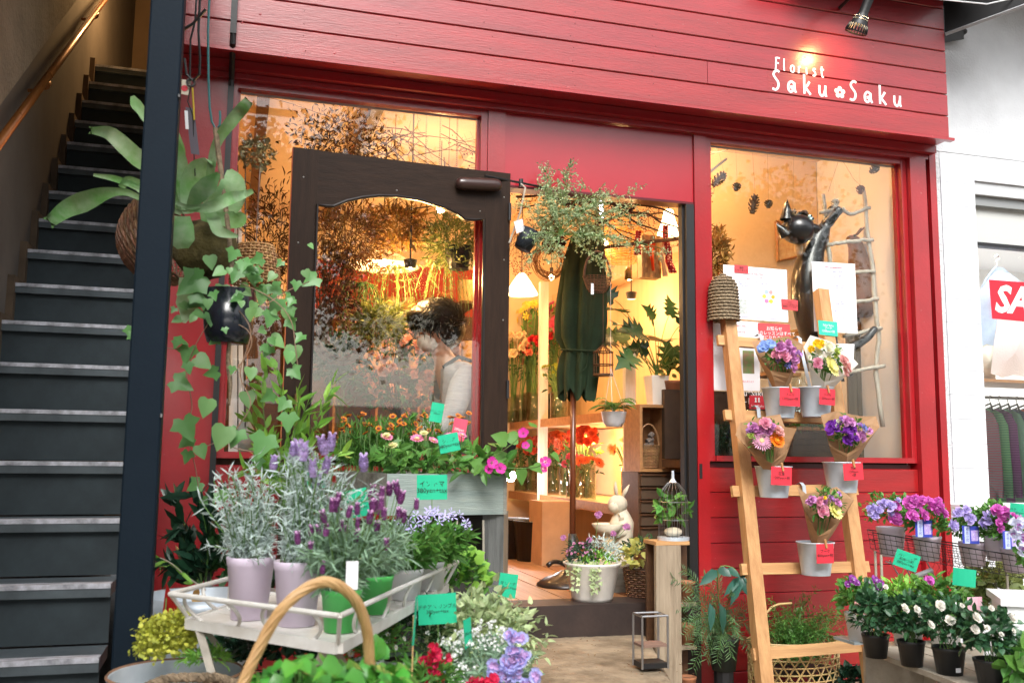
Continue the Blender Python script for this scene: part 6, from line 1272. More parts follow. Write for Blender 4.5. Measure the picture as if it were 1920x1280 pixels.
s_.tube(smooth([cp(900, 870, 3.55), cp(935, 850, 3.5), cp(965, 828, 3.5), cp(983, 812, 3.48)], 14), .002, 4); s_.tube(smooth([cp(930, 875, 3.55), cp(970, 878, 3.5), cp(1005, 875, 3.48), cp(1024, 866, 3.46)], 14), .002, 4); s_.build('stems', STEM, t, kind='stuff')
card_on_stake(842, 830, 3.42, .075, .065, .22, .2, .06, 'ジニア\n380yen+tax', label='green price card tilted among the pink zinnias')
card_on_stake(810, 913, 3.30, .105, .085, .02, 0, .07, 'イソトマ\n380yen+tax', label='large green card hung over the front board of the zinnia crate')
card_on_stake(819, 773, 3.7, .050, .075, -.15, .2, .08, 'コレオプシス\n380yen', label='turquoise card standing above the bronze coreopsis', fs=.009)
card_on_stake(861, 805, 3.7, .055, .085, -.2, -.2, .05, '200yen', REDC if 0 else mat('pink_card', (.72, .09, .16), rough=.5), WINK, label='pink red card leaning behind the zinnias', fs=.014)
# ---- mound of pots on the ground before the step
def ground_plant(name, label, px, py, d, crown, k, L, W, m, potspec=None, seed=1, extra=None, tm=None, group='potted plants before the doorstep', up=-.4):
    c = PD(px, py, d); s = d/F; t = thing(name, label, 'potted plant', A(c[0], c[1], max(GZ, c[2]-crown[2]*s*1.2)), group)
    if potspec:
        rt, h, pm, dy = potspec; b = c-A(0, 0, dy*s); pot(t, A(b[0], b[1], b[2]-h*s), rt*s, rt*s*.78, h*s, pm)
    dome(MB(), c, (crown[0]*s, crown[1]*s, crown[2]*s), k, L, W, seed, up, tm=tm, fill=.4).build('foliage', m, t, kind='stuff')
    if extra: extra(t, c, s)
    return t
def minty(t, c, s):
    g = rng(3); me = mesh_of(T_OV, 'leaf', L_LITE)
    for v in sph(g, 60, -.5): p = c+v*np.array((46*s, 40*s, 50*s))*(.6+.4*g.random()); inst('leaf', me, t, p, v+A(0, 0, .4)+g.normal(size=3)*.3, A(0, -.5, .8)+v*.4, .042)
ground_plant('mint_plant', 'fresh light green mint like plant in a white pot beside the upright crate', 868, 1085, 3.2, (44, 40, 48), 140, .04, .022, L_MID, (26, 46, WHITEP, 38), 3, minty)
LOB = f_double('white_alyssum', (.80, .82, .80), None, 5, 1, .2, 4)
def whites(n, rad, size, me, nm='flower', seed=5, up=0):
    def f(t, c, s): heads(t, me, c, (rad[0]*s, rad[1]*s, rad[2]*s), n, size, seed, up, name=nm)
    return f
ground_plant('variegated_trailer', 'big mound of cream edged trailing leaves before the doorstep', 905, 1200, 2.75, (110, 95, 90), 1300, .026, .018, L_VAR, (60, 70, WHITEP, 60), 5, None, T_HEART, up=-.6)
def alys(t, c, s):
    mb = MB(); g = rng(8)
    for v in sph(g, 60, -.2):
        q = c+v*np.array((95*s, 80*s, 78*s))*(.85+.2*g.random())
        if v[1] > .5: continue
        n_ = 11; mb.scat(T_CUP, q+g.normal(size=(n_, 3))*.007, g.normal(size=(n_, 3))+A(0, -.5, .5), A(0, -1, .4)+g.normal(size=(n_, 3))*.4, np.full(n_, .008))
    mb.build('tiny_flowers', mat('white_alyssum_petal', (.8, .82, .8)), t, kind='stuff')
ground_plant('white_alyssum', 'foam of tiny white flowers in front of the trailing leaves', 905, 1255, 2.45, (90, 70, 62), 900, .022, .008, L_GREY, (50, 60, WHITEP, 40), 6, alys)
def spikes(t, c, s, lst, me, size, seed=4, d=None):
    g = rng(seed); mb = MB()
    for (px, py, n_) in lst:
        for i in range(n_):
            p = PD(px+g.normal()*11, py+g.normal()*10+i*3, d); fl(me, t, p, (g.normal()*.5, -.8, .2+g.normal()*.3), size*(.8+.4*g.random()))
        e = PD(px, py-12, d); mb.tube([e, c-A(0, 0, 50*s)], .0015, 4, cap=False)
    mb.build('flower_stems', STEM, t, kind='stuff')
SALV = f_double('crimson_salvia', (.68, .02, .09), None, 5, 2, .4, 11); PENS = f_double('blue_penstemon', (.48, .50, .85), (.66, .45, .75), 6, 2, .4, 12)
ground_plant('crimson_salvia', 'crimson flowered salvia at the bottom edge beside the basil', 800, 1285, 2.1, (60, 50, 40), 380, .03, .010, L_MID, (40, 60, BLKP, 30), 7, lambda t, c, s: spikes(t, c, s, ((812, 1245, 6), (800, 1265, 8), (775, 1275, 7), (808, 1222, 4), (905, 1272, 6), (893, 1282, 3)), SALV, .030, 4, 2.1))
ground_plant('blue_penstemon', 'lavender blue penstemon blooming in front of the white flowers', 945, 1285, 2.3, (60, 50, 50), 300, .03, .008, L_GREY, (40, 60, BLKP, 30), 8, lambda t, c, s: spikes(t, c, s, ((955, 1252, 8), (962, 1232, 7), (970, 1202, 3), (965, 1218, 4), (940, 1268, 6), (925, 1258, 3), (822, 1270, 4), (975, 1270, 5)), PENS, .036, 5, 2.25))
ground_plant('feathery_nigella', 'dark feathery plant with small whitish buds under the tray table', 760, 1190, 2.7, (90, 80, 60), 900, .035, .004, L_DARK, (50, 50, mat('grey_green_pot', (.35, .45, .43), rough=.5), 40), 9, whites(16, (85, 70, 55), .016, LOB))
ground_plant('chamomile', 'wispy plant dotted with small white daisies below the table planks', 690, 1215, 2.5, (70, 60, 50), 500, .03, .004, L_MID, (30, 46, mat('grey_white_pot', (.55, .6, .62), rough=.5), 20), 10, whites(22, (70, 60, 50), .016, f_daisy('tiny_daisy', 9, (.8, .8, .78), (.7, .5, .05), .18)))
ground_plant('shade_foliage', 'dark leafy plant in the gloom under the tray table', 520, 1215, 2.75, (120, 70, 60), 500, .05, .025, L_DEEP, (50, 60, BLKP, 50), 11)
card_on_stake(820, 1141, 2.62, .105, .082, .06, .05, .09, 'ゴデチア マリンブルー\n380yen+tax', label='wide green price card before the mint plant', fs=.013)
card_on_stake(952, 1097, 3.0, .058, .074, -.13, .1, .10, 'マリーナ\n480yen+tax', label='green price card standing alone before the shop step', fs=.0125)
card_on_stake(877, 1186, 2.4, .030, .075, .2, .9, .08, '280yen', label='narrow green card seen edge on among the white flowers', fs=.011)
card_on_stake(777, 1163, 2.0, .013, .10, -.05, 1.25, .12, '', label='green card seen almost edge on with a bamboo stick', stakem=mat('bamboo_stick', (.55, .36, .15), rough=.6))
card_on_stake(395, 1185, 2.9, .03, .07, -.2, .7, .1, '', label='dark green card in the zinc tub beside the table leg')
# ---- zinc tub, gold sedum
c = PD(330, 1262, 2.35); s = 2.35/F; t = thing('zinc_tub', 'big rusty rimmed zinc tub of golden plants behind the steel post', 'tub', A(c[0], c[1], GZ))
MB().lathe([(0, 0), (s*100, 0), (s*118, c[2]-GZ-.01), (s*122, c[2]-GZ-.004), (s*120, c[2]-GZ+.004), (s*115, c[2]-GZ), (s*110, c[2]-GZ-.06), (0, c[2]-GZ-.07)], A(c[0], c[1], GZ), 40).build('tub', ZINC, t, True)
MB().lathe([(s*121, 0), (s*124, .004), (s*121, .009), (s*118, .004), (s*121, 0)], A(c[0], c[1], c[2]-.002), 40).build('rim', mat('rusty_rim', (.32, .17, .10), rough=.7, var=.6, vs=12), t)
rp_ = MB(); g = rng(3); cc = A(c[0]-s*10, c[1]-s*112, c[2]-.01)
for k_ in range(3): rp_.tube([cc+A(-.07+.24*u, .0+.02*math.sin(u*9), .035*math.sin(PI*u)+.006*math.sin(u*40+k_*2))+A(0, .006*math.cos(u*40+k_*2), 0) for u in np.linspace(0, 1, 30)], .007, 6)
for k_ in range(3): rp_.tube([cc+A(.09+.006*math.sin(u*16+k_*2), -.004, .03-.16*u) for u in np.linspace(0, 1, 14)], .006, 6)
rp_.build('rope', ROPE, t)
t = thing('golden_sedum', 'golden yellow sedum mound in the zinc tub', 'plant', A(c[0], c[1], c[2]-.05)); T_RND = oval(.05, .1, .46, .46, .3, .7)
SED = mesh_of(T_RND, 'leaf', L_YEL); g = rng(5); q = PD(315, 1200, 2.38); dome(MB(), q, (.070, .075, .068), 2400, .0105, .010, 6, -.5, tm=T_RND, fill=.5).build('foliage', L_YEL, t, kind='stuff')
bunch('white_bellflower', 'small green plant with white flowers beside the golden sedum', 'plant', PD(385, 1238, 2.35), (.06, .05, .025), 260, .022, L_LITE, .006, seed=6, up=-.2)
c = PD(372, 1170, 3.1); s = 3.1/F; t = thing('zinc_tub', 'second ribbed zinc tub behind the golden sedum', 'tub', A(c[0], c[1], GZ)); H_ = PD(372, 1122, 3.0)[2]-GZ
MB().lathe([(0, 0), (s*85, 0), (s*92, H_*.75), (s*95, H_*.77), (s*93, H_*.8), (s*98, H_*.9), (s*101, H_*.92), (s*99, H_*.95), (s*102, H_), (s*96, H_-.004), (s*90, H_*.7), (0, H_*.6)], A(c[0], c[1], GZ), 40).build('tub', ZINC, t, True)
mb = MB(); g = rng(4)
for i in range(9): p = PD(310+i*14+g.normal()*3, 1128+g.normal()*5, 3.0); mb.scat(T_OV, [p], [g.normal(size=3)], [(0, -1, .5)], .04, .025)
mb.build('dry_leaves', L_DRYO, t, kind='stuff')
t = thing('red_plant_label', 'clear red plastic label standing in the zinc tub', 'label', PD(306, 1160, 2.5)); mb = MB(); mb.add([PD(*q, 2.5) for q in ((303, 1158), (318, 1148), (336, 1140), (312, 1092))], [(0, 1, 2, 3)]); mb.build('card', mat('clear_red', (.4, .02, .02), rough=.2, trl=.6), t); MB().tube([PD(312, 1120, 2.5), PD(306, 1195, 2.45)], .0014, 4).build('stake', STEM, t)
t = thing('bare_twig_shoot', 'leafy shoot reaching left in front of the red wall', 'plant', PD(400, 1110, 2.9)); mb = MB(); lm = MB(); g = rng(5)
P = smooth([PD(385, 1105, 2.9), PD(350, 1080, 2.85), (PD(320, 1055, 2.8)), PD(300, 1045, 2.8)], 12); mb.tube(P, [.003, .002], 5); lm.scat(T_NAR, P[2:], g.normal(size=(10, 3))*.7+A(-.6, 0, .3), g.normal(size=(10, 3)), np.full(10, .05), .012); mb.build('stem', mat('grey_stem', (.4, .36, .28), rough=.7), t); lm.build('foliage', L_LITE, t, kind='stuff')
# ---- shrubs behind the table
def wand(name, label, root, tips, d, L, W, m, seed, k=14, group=None):
    r = PD(*root, d); t = thing(name, label, 'plant', r, group); g = rng(seed); lm = MB(); s_ = MB()
    for (px, py) in tips:
        e = PD(px, py, d+g.normal()*.08); P = bez(r+A(g.normal()*.01, 0, 0), (r+e)/2+A(g.normal()*.03, 0, .05), e, k); s_.tube(P, [.003, .0015], 5, cap=False); T = np.gradient(P, axis=0)
        for z in range(2): n_ = k-3; lm.scat(T_NAR, P[3:], T[3:]/np.linalg.norm(T[3:], axis=1)[:, None]*.9+g.normal(size=(n_, 3))*.55, g.normal(size=(n_, 3)), L*(.6+.6*g.random(n_)), W)
    s_.build('stems', STEM, t, kind='stuff'); lm.build('foliage', m, t, kind='stuff'); return t
wand('bay_shrub', 'tall thin shrub of pointed light green leaves before the door handle', (540, 960), [(497, 700), (560, 745), (625, 725), (470, 790), (520, 690), (575, 760), (640, 850), (505, 830), (560, 850), (480, 860), (600, 790), (455, 880)], 3.3, .075, .020, L_LITE, 6)
wand('willow_leaf_shrub', 'dark narrow leaved shrub between red wall and silver plants', (385, 1120), [(330, 935), (365, 930), (390, 960), (340, 1000), (300, 1060), (415, 930), (350, 1050), (430, 1000)], 3.4, .10, .030, L_DEEP, 7)
wand('young_laurel', 'low dark leaved shrub behind the lilac pots', (470, 1120), [(400, 1000), (440, 980), (500, 960), (530, 1080), (410, 1060)], 3.5, .09, .03, L_DARK, 8)
# ================================================================ HANGING GROUP AT THE POST
HD = 3.02
def hp_(px, py, d=HD):
    p = PD(px, py, d)
    return A(p[0], p[1], 3.2) if py == -5 else p
hb1 = PD(372, 60, HD); t = thing('steel_canopy', 'dark steel canopy bars overhead from which the hooks hang', 'canopy', (-.225, -1.86, 3.2))
MB().box((-.25, -1.858, 3.2), (-.20, -.215, 3.25)).build('beam', STEELB, t); MB().box((-.198, hb1[1]-.02, 3.2), (.35, hb1[1]+.02, 3.24)).build('crossbar', STEELB, t)
t = thing('iron_hook', 'black twisted iron hook carrying the staghorn fern', 'hook', hp_(370, 165))
mb = MB(); mb.tube([hp_(372, -5), hp_(372, 60), hp_(375, 110), hp_(374, 140), hp_(362, 152), hp_(350, 140), hp_(346, 110)], .0045, 6); mb.build('hook', BLACKM, t)
mb = MB(); mb.tube([hp_(366, -5), hp_(366, 40), hp_(357, 75), hp_(356, 140), hp_(356, 152)], .0035, 6); mb.build('rod', BLACKM, t); MB().tube([hp_(345, 55), hp_(362, 45), hp_(375, 30), hp_(386, 18)], .005, 5).build('branch_hook', BLACKM, t)
mb = MB(); mb.tube([hp_(358, 155)+A(.012*math.cos(a), 0, .012*math.sin(a)) for a in np.linspace(0, 2*PI, 12)], .004, 5); mb.build('ring', BLACKM, t); MB().tube([hp_(358, 160), hp_(352, 190), hp_(362, 215), hp_(364, 290), hp_(366, 330)], .002, 5).build('cord', BLACKM, t)
MB().tube([hp_(361, 165), hp_(363, 200), hp_(364, 225)], .003, 5).build('yellow_ribbon', mat('yellow_ribbon', (.6, .42, .03), rough=.8), t)
t = thing('plant_label_strip', 'purple printed label strip hanging above the staghorn fern', 'label', hp_(360, 290)); MB().obox(hp_(361, 246), (A(.013, 0, -.001), A(0, .0005, 0), A(.012, 0, -.075))).build('strip', mat('purple_label', (.10, .085, .11), rough=.3), t); MB().obox(hp_(350, 225, HD-.01), (A(.005, 0, 0), A(0, .0005, 0), A(.003, 0, -.03))).build('white_corner', WHITE, t)
t = thing('paper_tag', 'small cream paper tag with a red circle behind the steel post', 'tag', hp_(340, 165)); MB().obox(hp_(342, 163), (A(.024, 0, -.002), A(0, .0005, 0), A(.001, 0, .024))).build('paper', mat('cream_paper', (.7, .62, .5), rough=.7), t); MB().lathe([(0, 0), (.010, 0)], hp_(346, 166)-A(0, .001, 0), 14, 0, (0, -1, 0)).build('red_circle', REDC, t)
t = thing('green_hook', 'teal coated S hook carrying the ivy pot', 'hook', hp_(395, 240)); MB().tube([hp_(387, -5), hp_(390, 60), hp_(391, 150), hp_(393, 200), hp_(397, 228), hp_(405, 243), hp_(412, 235), hp_(413, 218), hp_(412, 208)], .0038, 7).build('hook', mat('teal_coating', (.03, .14, .15), rough=.4), t)
t = thing('ivy_pot', 'dark blue pot of trailing ivy hung from a jute cord', 'hanging plant', hp_(430, 640))
MB().tube(smooth([hp_(404, 240), hp_(410, 290), hp_(422, 380), hp_(430, 450), hp_(436, 520)], 16), [.009, .007], 7).build('jute_cord', ROPE, t); MB().tube(smooth([hp_(430, 640), hp_(428, 680), hp_(432, 720), hp_(430, 760)], 10), [.006, .008, .003], 6).build('root_tail', ROPE, t)
pc_ = hp_(427, 643, HD+.03); s = HD/F; MB().lathe([(0, 0), (s*38, 0), (s*44, s*20), (s*52, s*100), (s*48, s*100), (s*44, s*80), (0, s*80)], pc_, 24).build('pot', mat('midnight_pot', (.008, .011, .02), rough=.25, coat=.4), t, True)
IVY = mesh_of(T_IVY, 'leaf', L_IVY); IVY2 = mesh_of(T_HEART, 'leaf', mat('leaf_ivy_light', (.16, .34, .11), isl=0, objr=.2, rough=.4, trl=.3)); g = rng(17)
ivl = [(418, 548, 38), (475, 520, 40), (515, 575, 42), (500, 545, 32), (455, 500, 30), (480, 488, 28), (395, 492, 34), (355, 535, 60), (360, 570, 42), (375, 590, 30), (520, 545, 34), (505, 600, 36), (540, 590, 34), (548, 610, 30), (350, 668, 44), (382, 680, 44), (345, 722, 48), (395, 700, 30), (386, 765, 44), (352, 806, 50), (346, 830, 34), (378, 848, 36), (350, 858, 28), (362, 912, 34), (415, 822, 60), (440, 822, 40), (490, 838, 52), (465, 750, 42), (500, 745, 34), (540, 795, 44), (550, 665, 44), (555, 700, 30), (580, 528, 40), (575, 515, 24), (246, 627, 34), (277, 634, 28), (520, 640, 38), (500, 660, 30), (560, 635, 26), (470, 590, 30), (435, 480, 30), (400, 640, 26), (420, 930, 28), (405, 935, 22), (395, 600, 30), (460, 545, 34), (340, 640, 30), (530, 760, 30), (470, 700, 30), (485, 870, 28), (385, 940, 20), (330, 600, 26), (440, 560, 30), (540, 560, 26), (410, 510, 30), (440, 520, 34), (465, 505, 28), (490, 560, 34), (400, 560, 34), (375, 560, 36), (508, 520, 28)]
ivl += [(px+g.normal()*22, py+g.normal()*22, sz*.62) for px, py, sz in ivl if py < 720]
for i, (px, py, sz) in enumerate(ivl):
    p = hp_(px, py, HD-.04+g.normal()*.05); D = A(g.normal()*.6, -.2, -.75+g.normal()*.3); N = A(g.normal()*.35, -1, .3+g.normal()*.3); inst('leaf', IVY if i % 3 else IVY2, t, p-nrm(D)*sz*s*.4, D, N, sz*s*(.76+.14*g.random()))
vn = MB()
for P in (((440, 540), (395, 600), (365, 650), (350, 700), (360, 760), (350, 810), (365, 870), (375, 930)), ((430, 560), (470, 620), (450, 700), (470, 760), (430, 830), (490, 850)), ((450, 530), (510, 560), (545, 600), (555, 660), (560, 700)), ((500, 570), (540, 545), (580, 528)), ((340, 655), (300, 650), (270, 636), (245, 628)), ((430, 600), (465, 620), (470, 650), (440, 700)), ((350, 850), (390, 835), (415, 825))):
    vn.tube(smooth([hp_(x, y, HD-.02) for x, y in P], 30), .0017, 5)
vn.build('vines', mat('vine_pink_brown', (.28, .18, .12), rough=.7), t, kind='stuff')
# staghorn fern
t = thing('staghorn_fern', 'staghorn fern with forked grey green fronds on a brown moss ball', 'fern', hp_(385, 520)); cb = hp_(385, 468, HD+.10)
mb = MB(); mb.sphere(cb, s*62, 24, 18, 0, (1, .9, .92), .10, rng(1)); mb.build('moss_ball', mat('moss_brown', (.12, .095, .03), rough=.95, var=.8, vs=14, col2=(.035, .028, .012), bump=2.0, bs=60), t, True)
def ribbon(P, W, fork=0, mname='frond', depth0=0, cup=.25, side=None):
    P = smooth(P, 18); T = np.gradient(P, axis=0); T /= np.linalg.norm(T, axis=1)[:, None]; n_ = len(P); view = nrm(CAM-P[9]); V = []; Ws = np.interp(np.linspace(0, 1, n_), np.linspace(0, 1, len(W)), W)
    for i in range(n_):
        S = nrm(np.cross(T[i], view+(A(*side) if side else 0))); N = np.cross(S, T[i])
        for j, u in enumerate((-1, -.5, 0, .5, 1)): V.append(P[i]+S*u*Ws[i]*s*.44+N*(cup*(u*u-.5)*Ws[i]*s*.5))
    Fc = [(i*5+j, i*5+j+1, (i+1)*5+j+1, (i+1)*5+j) for i in range(n_-1) for j in range(4)]
    if fork:
        o = (n_-1)*5; e = T[-1]; S = nrm(np.cross(e, view)); a = P[-1]; k = len(V); V += [a+e*fork*s+S*(-.42)*Ws[-1]*s*1.1, a+e*fork*.8*s+S*.45*Ws[-1]*s*1.1]; Fc += [(o, k, o+2, o+1), (o+2, k+1, o+4, o+3)]
    MB().add(V, Fc).build('frond', L_STAG, t, True)
h = hp_
ribbon([h(340, 400, 3.0), h(265, 372), h(235, 360), h(200, 362), h(165, 375), h(125, 392), h(95, 415, 2.9)], [10, 12, 14, 18, 34, 44, 36, 24], 18)
ribbon([h(345, 390, 3.05), h(290, 320), h(262, 300), h(235, 275), h(205, 250), h(172, 245, 2.95)], [16, 30, 36, 36, 30, 14], 10)
ribbon([h(340, 395, 3.05), h(280, 370), h(255, 350), h(215, 335), h(175, 328, 3)], [10, 12, 14, 14, 6])
ribbon([h(345, 395, 3.05), h(285, 352), h(262, 345), h(240, 340), h(226, 352)], [8, 12, 18, 22, 12])
ribbon([h(345, 380, 3.06), h(300, 270), h(270, 215), h(255, 195), h(248, 180)], [10, 12, 20, 24, 8])
ribbon([h(385, 400), h(398, 300), h(410, 262), h(432, 230), h(455, 203), h(466, 190, 2.9)], [14, 18, 20, 26, 26, 20], 16)
ribbon([h(350, 400, 3.06), h(335, 330, 3.08), h(332, 280, 3.1), h(328, 235, 3.1)], [22, 34, 34, 6]); ribbon([h(355, 400, 3.02), h(345, 350, 3.05), h(338, 300, 3.06), h(334, 262, 3.06)], [26, 34, 28, 6])
ribbon([h(352, 395), h(356, 350), h(368, 320), h(395, 305), h(405, 308, 2.95)], [30, 46, 46, 26, 6], side=(.4, 0, 0)); ribbon([h(352, 396, 2.98), h(372, 365, 2.94), h(392, 345, 2.9), h(410, 325, 2.88)], [12, 36, 38, 10])
ribbon([h(375, 400, 3.0), h(405, 395), h(430, 370), h(436, 340), h(430, 318, 3.05)], [30, 60, 66, 50, 10]); ribbon([h(355, 392, 2.95), h(395, 388, 2.9), h(430, 372, 2.9), h(455, 365), h(474, 358)], [10, 24, 26, 18, 10])
ribbon([h(385, 392, 2.98), h(400, 410, 2.92), h(410, 432, 2.9), h(432, 440, 2.9), h(446, 443, 2.9)], [12, 26, 24, 14, 6]); ribbon([h(395, 405, 3.0), h(430, 412), h(448, 410), h(456, 400)], [16, 36, 36, 14])
ribbon([h(340, 405, 2.92), h(340, 425, 2.88), h(341, 450, 2.87), h(343, 466, 2.88)], [34, 48, 50, 22], cup=.1); ribbon([h(330, 380, 2.98), h(352, 388, 2.94), h(375, 386, 2.92), h(384, 380, 2.92)], [8, 10, 8, 2])
ribbon([h(350, 520, 3.05), h(352, 570, 3.05), h(345, 605, 3.02)], [30, 50, 8])
# baskets
c = hp_(268, 470, 3.25); t = thing('round_wicker_basket', 'round brown wicker basket hung tilted behind the steel post', 'basket', c)
mb = MB(); s2 = 3.25/F; axv = nrm(A(.75, -.5, .35)); u = nrm(np.cross(axv, (0, 0, 1))); w = np.cross(axv, u)
for i in range(24):
    q = i/23; r = s2*88*math.sin(PI/2*(.12+.88*q)); zz = s2*95*(1-math.cos(PI/2*(.1+.9*q))); a = np.linspace(0, 2*PI, 100); rr = r+.003*np.cos(a*15+i*PI); mb.tube((c-axv*s2*30)[None]+axv*zz+rr[:, None]*(np.cos(a)[:, None]*u+np.sin(a)[:, None]*w), .0042, 5, cap=False)
for j in range(30): a = j*2*PI/30; mb.tube([(c-axv*s2*30)+axv*s2*95*(1-math.cos(PI/2*(.1+.9*q)))+s2*88*math.sin(PI/2*(.12+.88*q))*(math.cos(a)*u+math.sin(a)*w) for q in np.linspace(0, 1, 8)], .0022, 4, cap=False)
mb.build('woven_bowl', WICKD, t, kind='stuff'); hang_cord(t, c+A(0, 0, .15), 2.7)
c = hp_(478, 520, 3.35); t = thing('tan_wicker_basket', 'tan wicker basket upside down behind the ivy leaves', 'basket', c); s3 = 3.35/F
weave(c-A(0, 0, s3*14), lambda q: (s3*(44-14*q**2), s3*76*q), 30, 13, .0042).build('woven_body', WICK, t, kind='stuff'); MB().tube([c+A(0, 0, s3*62), hp_(420, 400, 3.05), hp_(410, 290)], .0018, 4).build('cord', TWIG, t)
MB().lathe([(0, 0), (s3*28, 0)], c+A(0, 0, s3*62), 20).build('basket_base', WICK, t)
# ================================================================ DISPLAY WINDOW (right)
def quad_sheet(t, name, px4, Y, m, th=.0012):
    P = [PY(*q, Y) for q in px4]; return MB().add(P+[p+A(0, th, 0) for p in P], [(3, 2, 1, 0), (4, 5, 6, 7), (0, 1, 5, 4), (1, 2, 6, 5), (2, 3, 7, 6), (3, 0, 4, 7)]).build(name, m, t), P
BLUEI = mat('blue_ink', (.10, .11, .32), rough=.6); REDI = mat('red_ink', (.65, .08, .12), rough=.6)
def lines(t, P, rows):
    """rows: (u, v, size fraction, text, ink)"""
    a, b, c, d = P; h = np.linalg.norm(d-a)
    for u, v, s_, tx, ink in rows:
        p = a+(b-a)*u+(d-a)*v; put_text(tx, h*s_, ink, t, p-A(0, .0008, 0), nrm(b-a), (0, -1, 0))
def border(t, P, m, ins=.06):
    a, b, c, d = P; q = [(ins, ins*1.8), (ins*1.9, ins), (1-ins*1.9, ins), (1-ins, ins*1.8), (1-ins, 1-ins*1.8), (1-ins*1.9, 1-ins), (ins*1.9, 1-ins), (ins, 1-ins*1.8), (ins, ins*1.8)]
    f = lambda u, v: a+(b-a)*u+(d-a)*v-A(0, .001, 0)
    mb = MB(); mb.tube([f(u, v) for u, v in q], .0009, 4, flat=1); mb.build('printed_border', m, t)
GY = .047
t = thing('notice_sheet', 'wide white lesson notice with a coloured wreath picture taped to the display window', 'notice', PY(1415, 550, GY), 'paper notices in the display window')
_, P = quad_sheet(t, 'paper', [(1356, 496), (1475, 506), (1478, 604), (1358, 596)], GY, WHITE); border(t, P, BLUEI, .045)
lines(t, P, [(.5, .13, .055, 'Florist Saku*Saku', REDI), (.3, .24, .04, 'レッスンのご案内', REDI), (.72, .2, .036, '季節の花のリースレッスン', REDI), (.32, .34, .032, '日時  4月14日（土）\n時間  10:00-12:00\n料金  3500円', BLUEI), (.7, .29, .032, '春のお花をつかったリースを作ります\nお気軽にお申し込みください', BLUEI), (.28, .6, .03, '持ち物はハサミだけです', BLUEI), (.7, .80, .034, '定員  各回6名さま', BLUEI), (.72, .87, .030, 'お申込みは店頭にて', REDI), (.72, .93, .026, 'お待ちしております', BLUEI)])
g = rng(3); a, b, c_, d = P
for i, col in enumerate(((.8, .35, .02), (.8, .6, .05), (.75, .2, .4), (.5, .65, .1), (.35, .45, .8), (.8, .3, .3))):
    an = i*1.05; q = a+(b-a)*(.70+.07*math.cos(an))+(d-a)*(.54+.10*math.sin(an))-A(0, .0016, 0); mb = MB(); n_ = 10; mb.add([q+A(.014*math.cos(k_*2*PI/n_)*(.8+.4*g.random()), 0, .012*math.sin(k_*2*PI/n_)) for k_ in range(n_)], [tuple(range(n_))]); mb.build('printed_blossom', mat('print_%d' % i, col), t)
q = a+(b-a)*.28+(d-a)*.76-A(0, .0012, 0); MB().add([q+A(x*.030, 0, z*.04) for x, z in ((-1, -1), (1, -1), (1, 1), (-1, 1))], [(0, 1, 2, 3)]).build('printed_photo', mat('print_photo', (.6, .62, .62), var=.7, vs=60, col2=(.2, .25, .2)), t)
t = thing('notice_sheet', 'tall white price list with blue border taped beside the cat', 'notice', PY(1565, 560, GY), 'paper notices in the display window')
_, P = quad_sheet(t, 'paper', [(1522, 490), (1603, 495), (1608, 625), (1527, 621)], GY, WHITE); border(t, P, BLUEI, .07)
lines(t, P, [(.5, .07, .04, 'Florist Saku*Saku', REDI), (.5, .12, .026, '花束・アレンジメント承ります\nギフトのご相談もお気軽に', BLUEI), (.3, .20, .026, 'ブーケ\nアレンジ', REDI), (.62, .2, .024, '1,200円（税別）より\n2,000円（税別）より', BLUEI), (.6, .35, .028, 'S  1200円  2000円\nM  1500円  3000円', BLUEI), (.6, .47, .028, 'L  3500円  5000円', BLUEI), (.6, .58, .028, 'リース  3000円\n定期便  2500円', BLUEI), (.6, .70, .028, '開店花  8000円', BLUEI), (.6, .80, .030, 'ご予約はお早めに', REDI), (.6, .85, .022, '配達・発送もいたします', BLUEI)])
t = thing('notice_sheet', 'lower white sheet with a picture of a green herb behind the wooden ladder', 'notice', PY(1380, 670, GY), 'paper notices in the display window')
_, P = quad_sheet(t, 'paper', [(1336, 598), (1424, 604), (1425, 733), (1337, 731)], GY+.003, WHITE); lines(t, P, [(.6, .07, .045, 'Saku*Saku', REDI), (.6, .16, .034, '春の寄せ植え', REDI), (.7, .86, .03, '寄せ植え承ります', REDI), (.35, .62, .03, '1500円\n2800円', BLUEI)])
a, b, c_, d = P; q = a+(b-a)*.75+(d-a)*.58-A(0, .0012, 0); MB().add([q+A(x*.036, 0, z*.065) for x, z in ((-1, -1), (1, -1), (1, 1), (-1, 1))], [(0, 1, 2, 3)]).build('printed_photo', mat('print_herb', (.12, .25, .07), var=.9, vs=30, col2=(.30, .14, .10)), t)
t = thing('notice_sheet', 'small white sheet corner right of the yellow gerbera bouquet', 'notice', PY(1585, 660, GY), 'paper notices in the display window'); quad_sheet(t, 'paper', [(1566, 644), (1602, 645), (1600, 680), (1568, 680)], GY, WHITE)
def redslip(px4, label, tx, fs, ink=INK, m=None, Y=None):
    t = thing('notice_slip', label, 'notice', PY(*px4[0], GY)); _, P = quad_sheet(t, 'paper', px4, Y or GY-.004, m or mat('faded_red_card', (.55, .06, .07), rough=.6)); a, b, c, d = P
    if tx: put_text(tx, fs, ink, t, (a+b+c+d)/4, nrm(b-a), (0, -1, 0))
redslip([(1377, 496), (1403, 498), (1403, 513), (1377, 511)], 'small red slip at the top of the wide lesson notice', '満席\nになりました', .014)
redslip([(1465, 560), (1496, 563), (1496, 583), (1466, 579)], 'red slip at the lower right corner of the wide lesson notice', '只今\nレッスン生徒さん\n募集しています', .013)
redslip([(1421, 605), (1481, 608), (1483, 655), (1422, 650)], 'red notice with white handwriting behind the top rung', 'お知らせ\n4月のレッスンはすべて\n満席になりました。\nありがとうございます', .026, WINK)
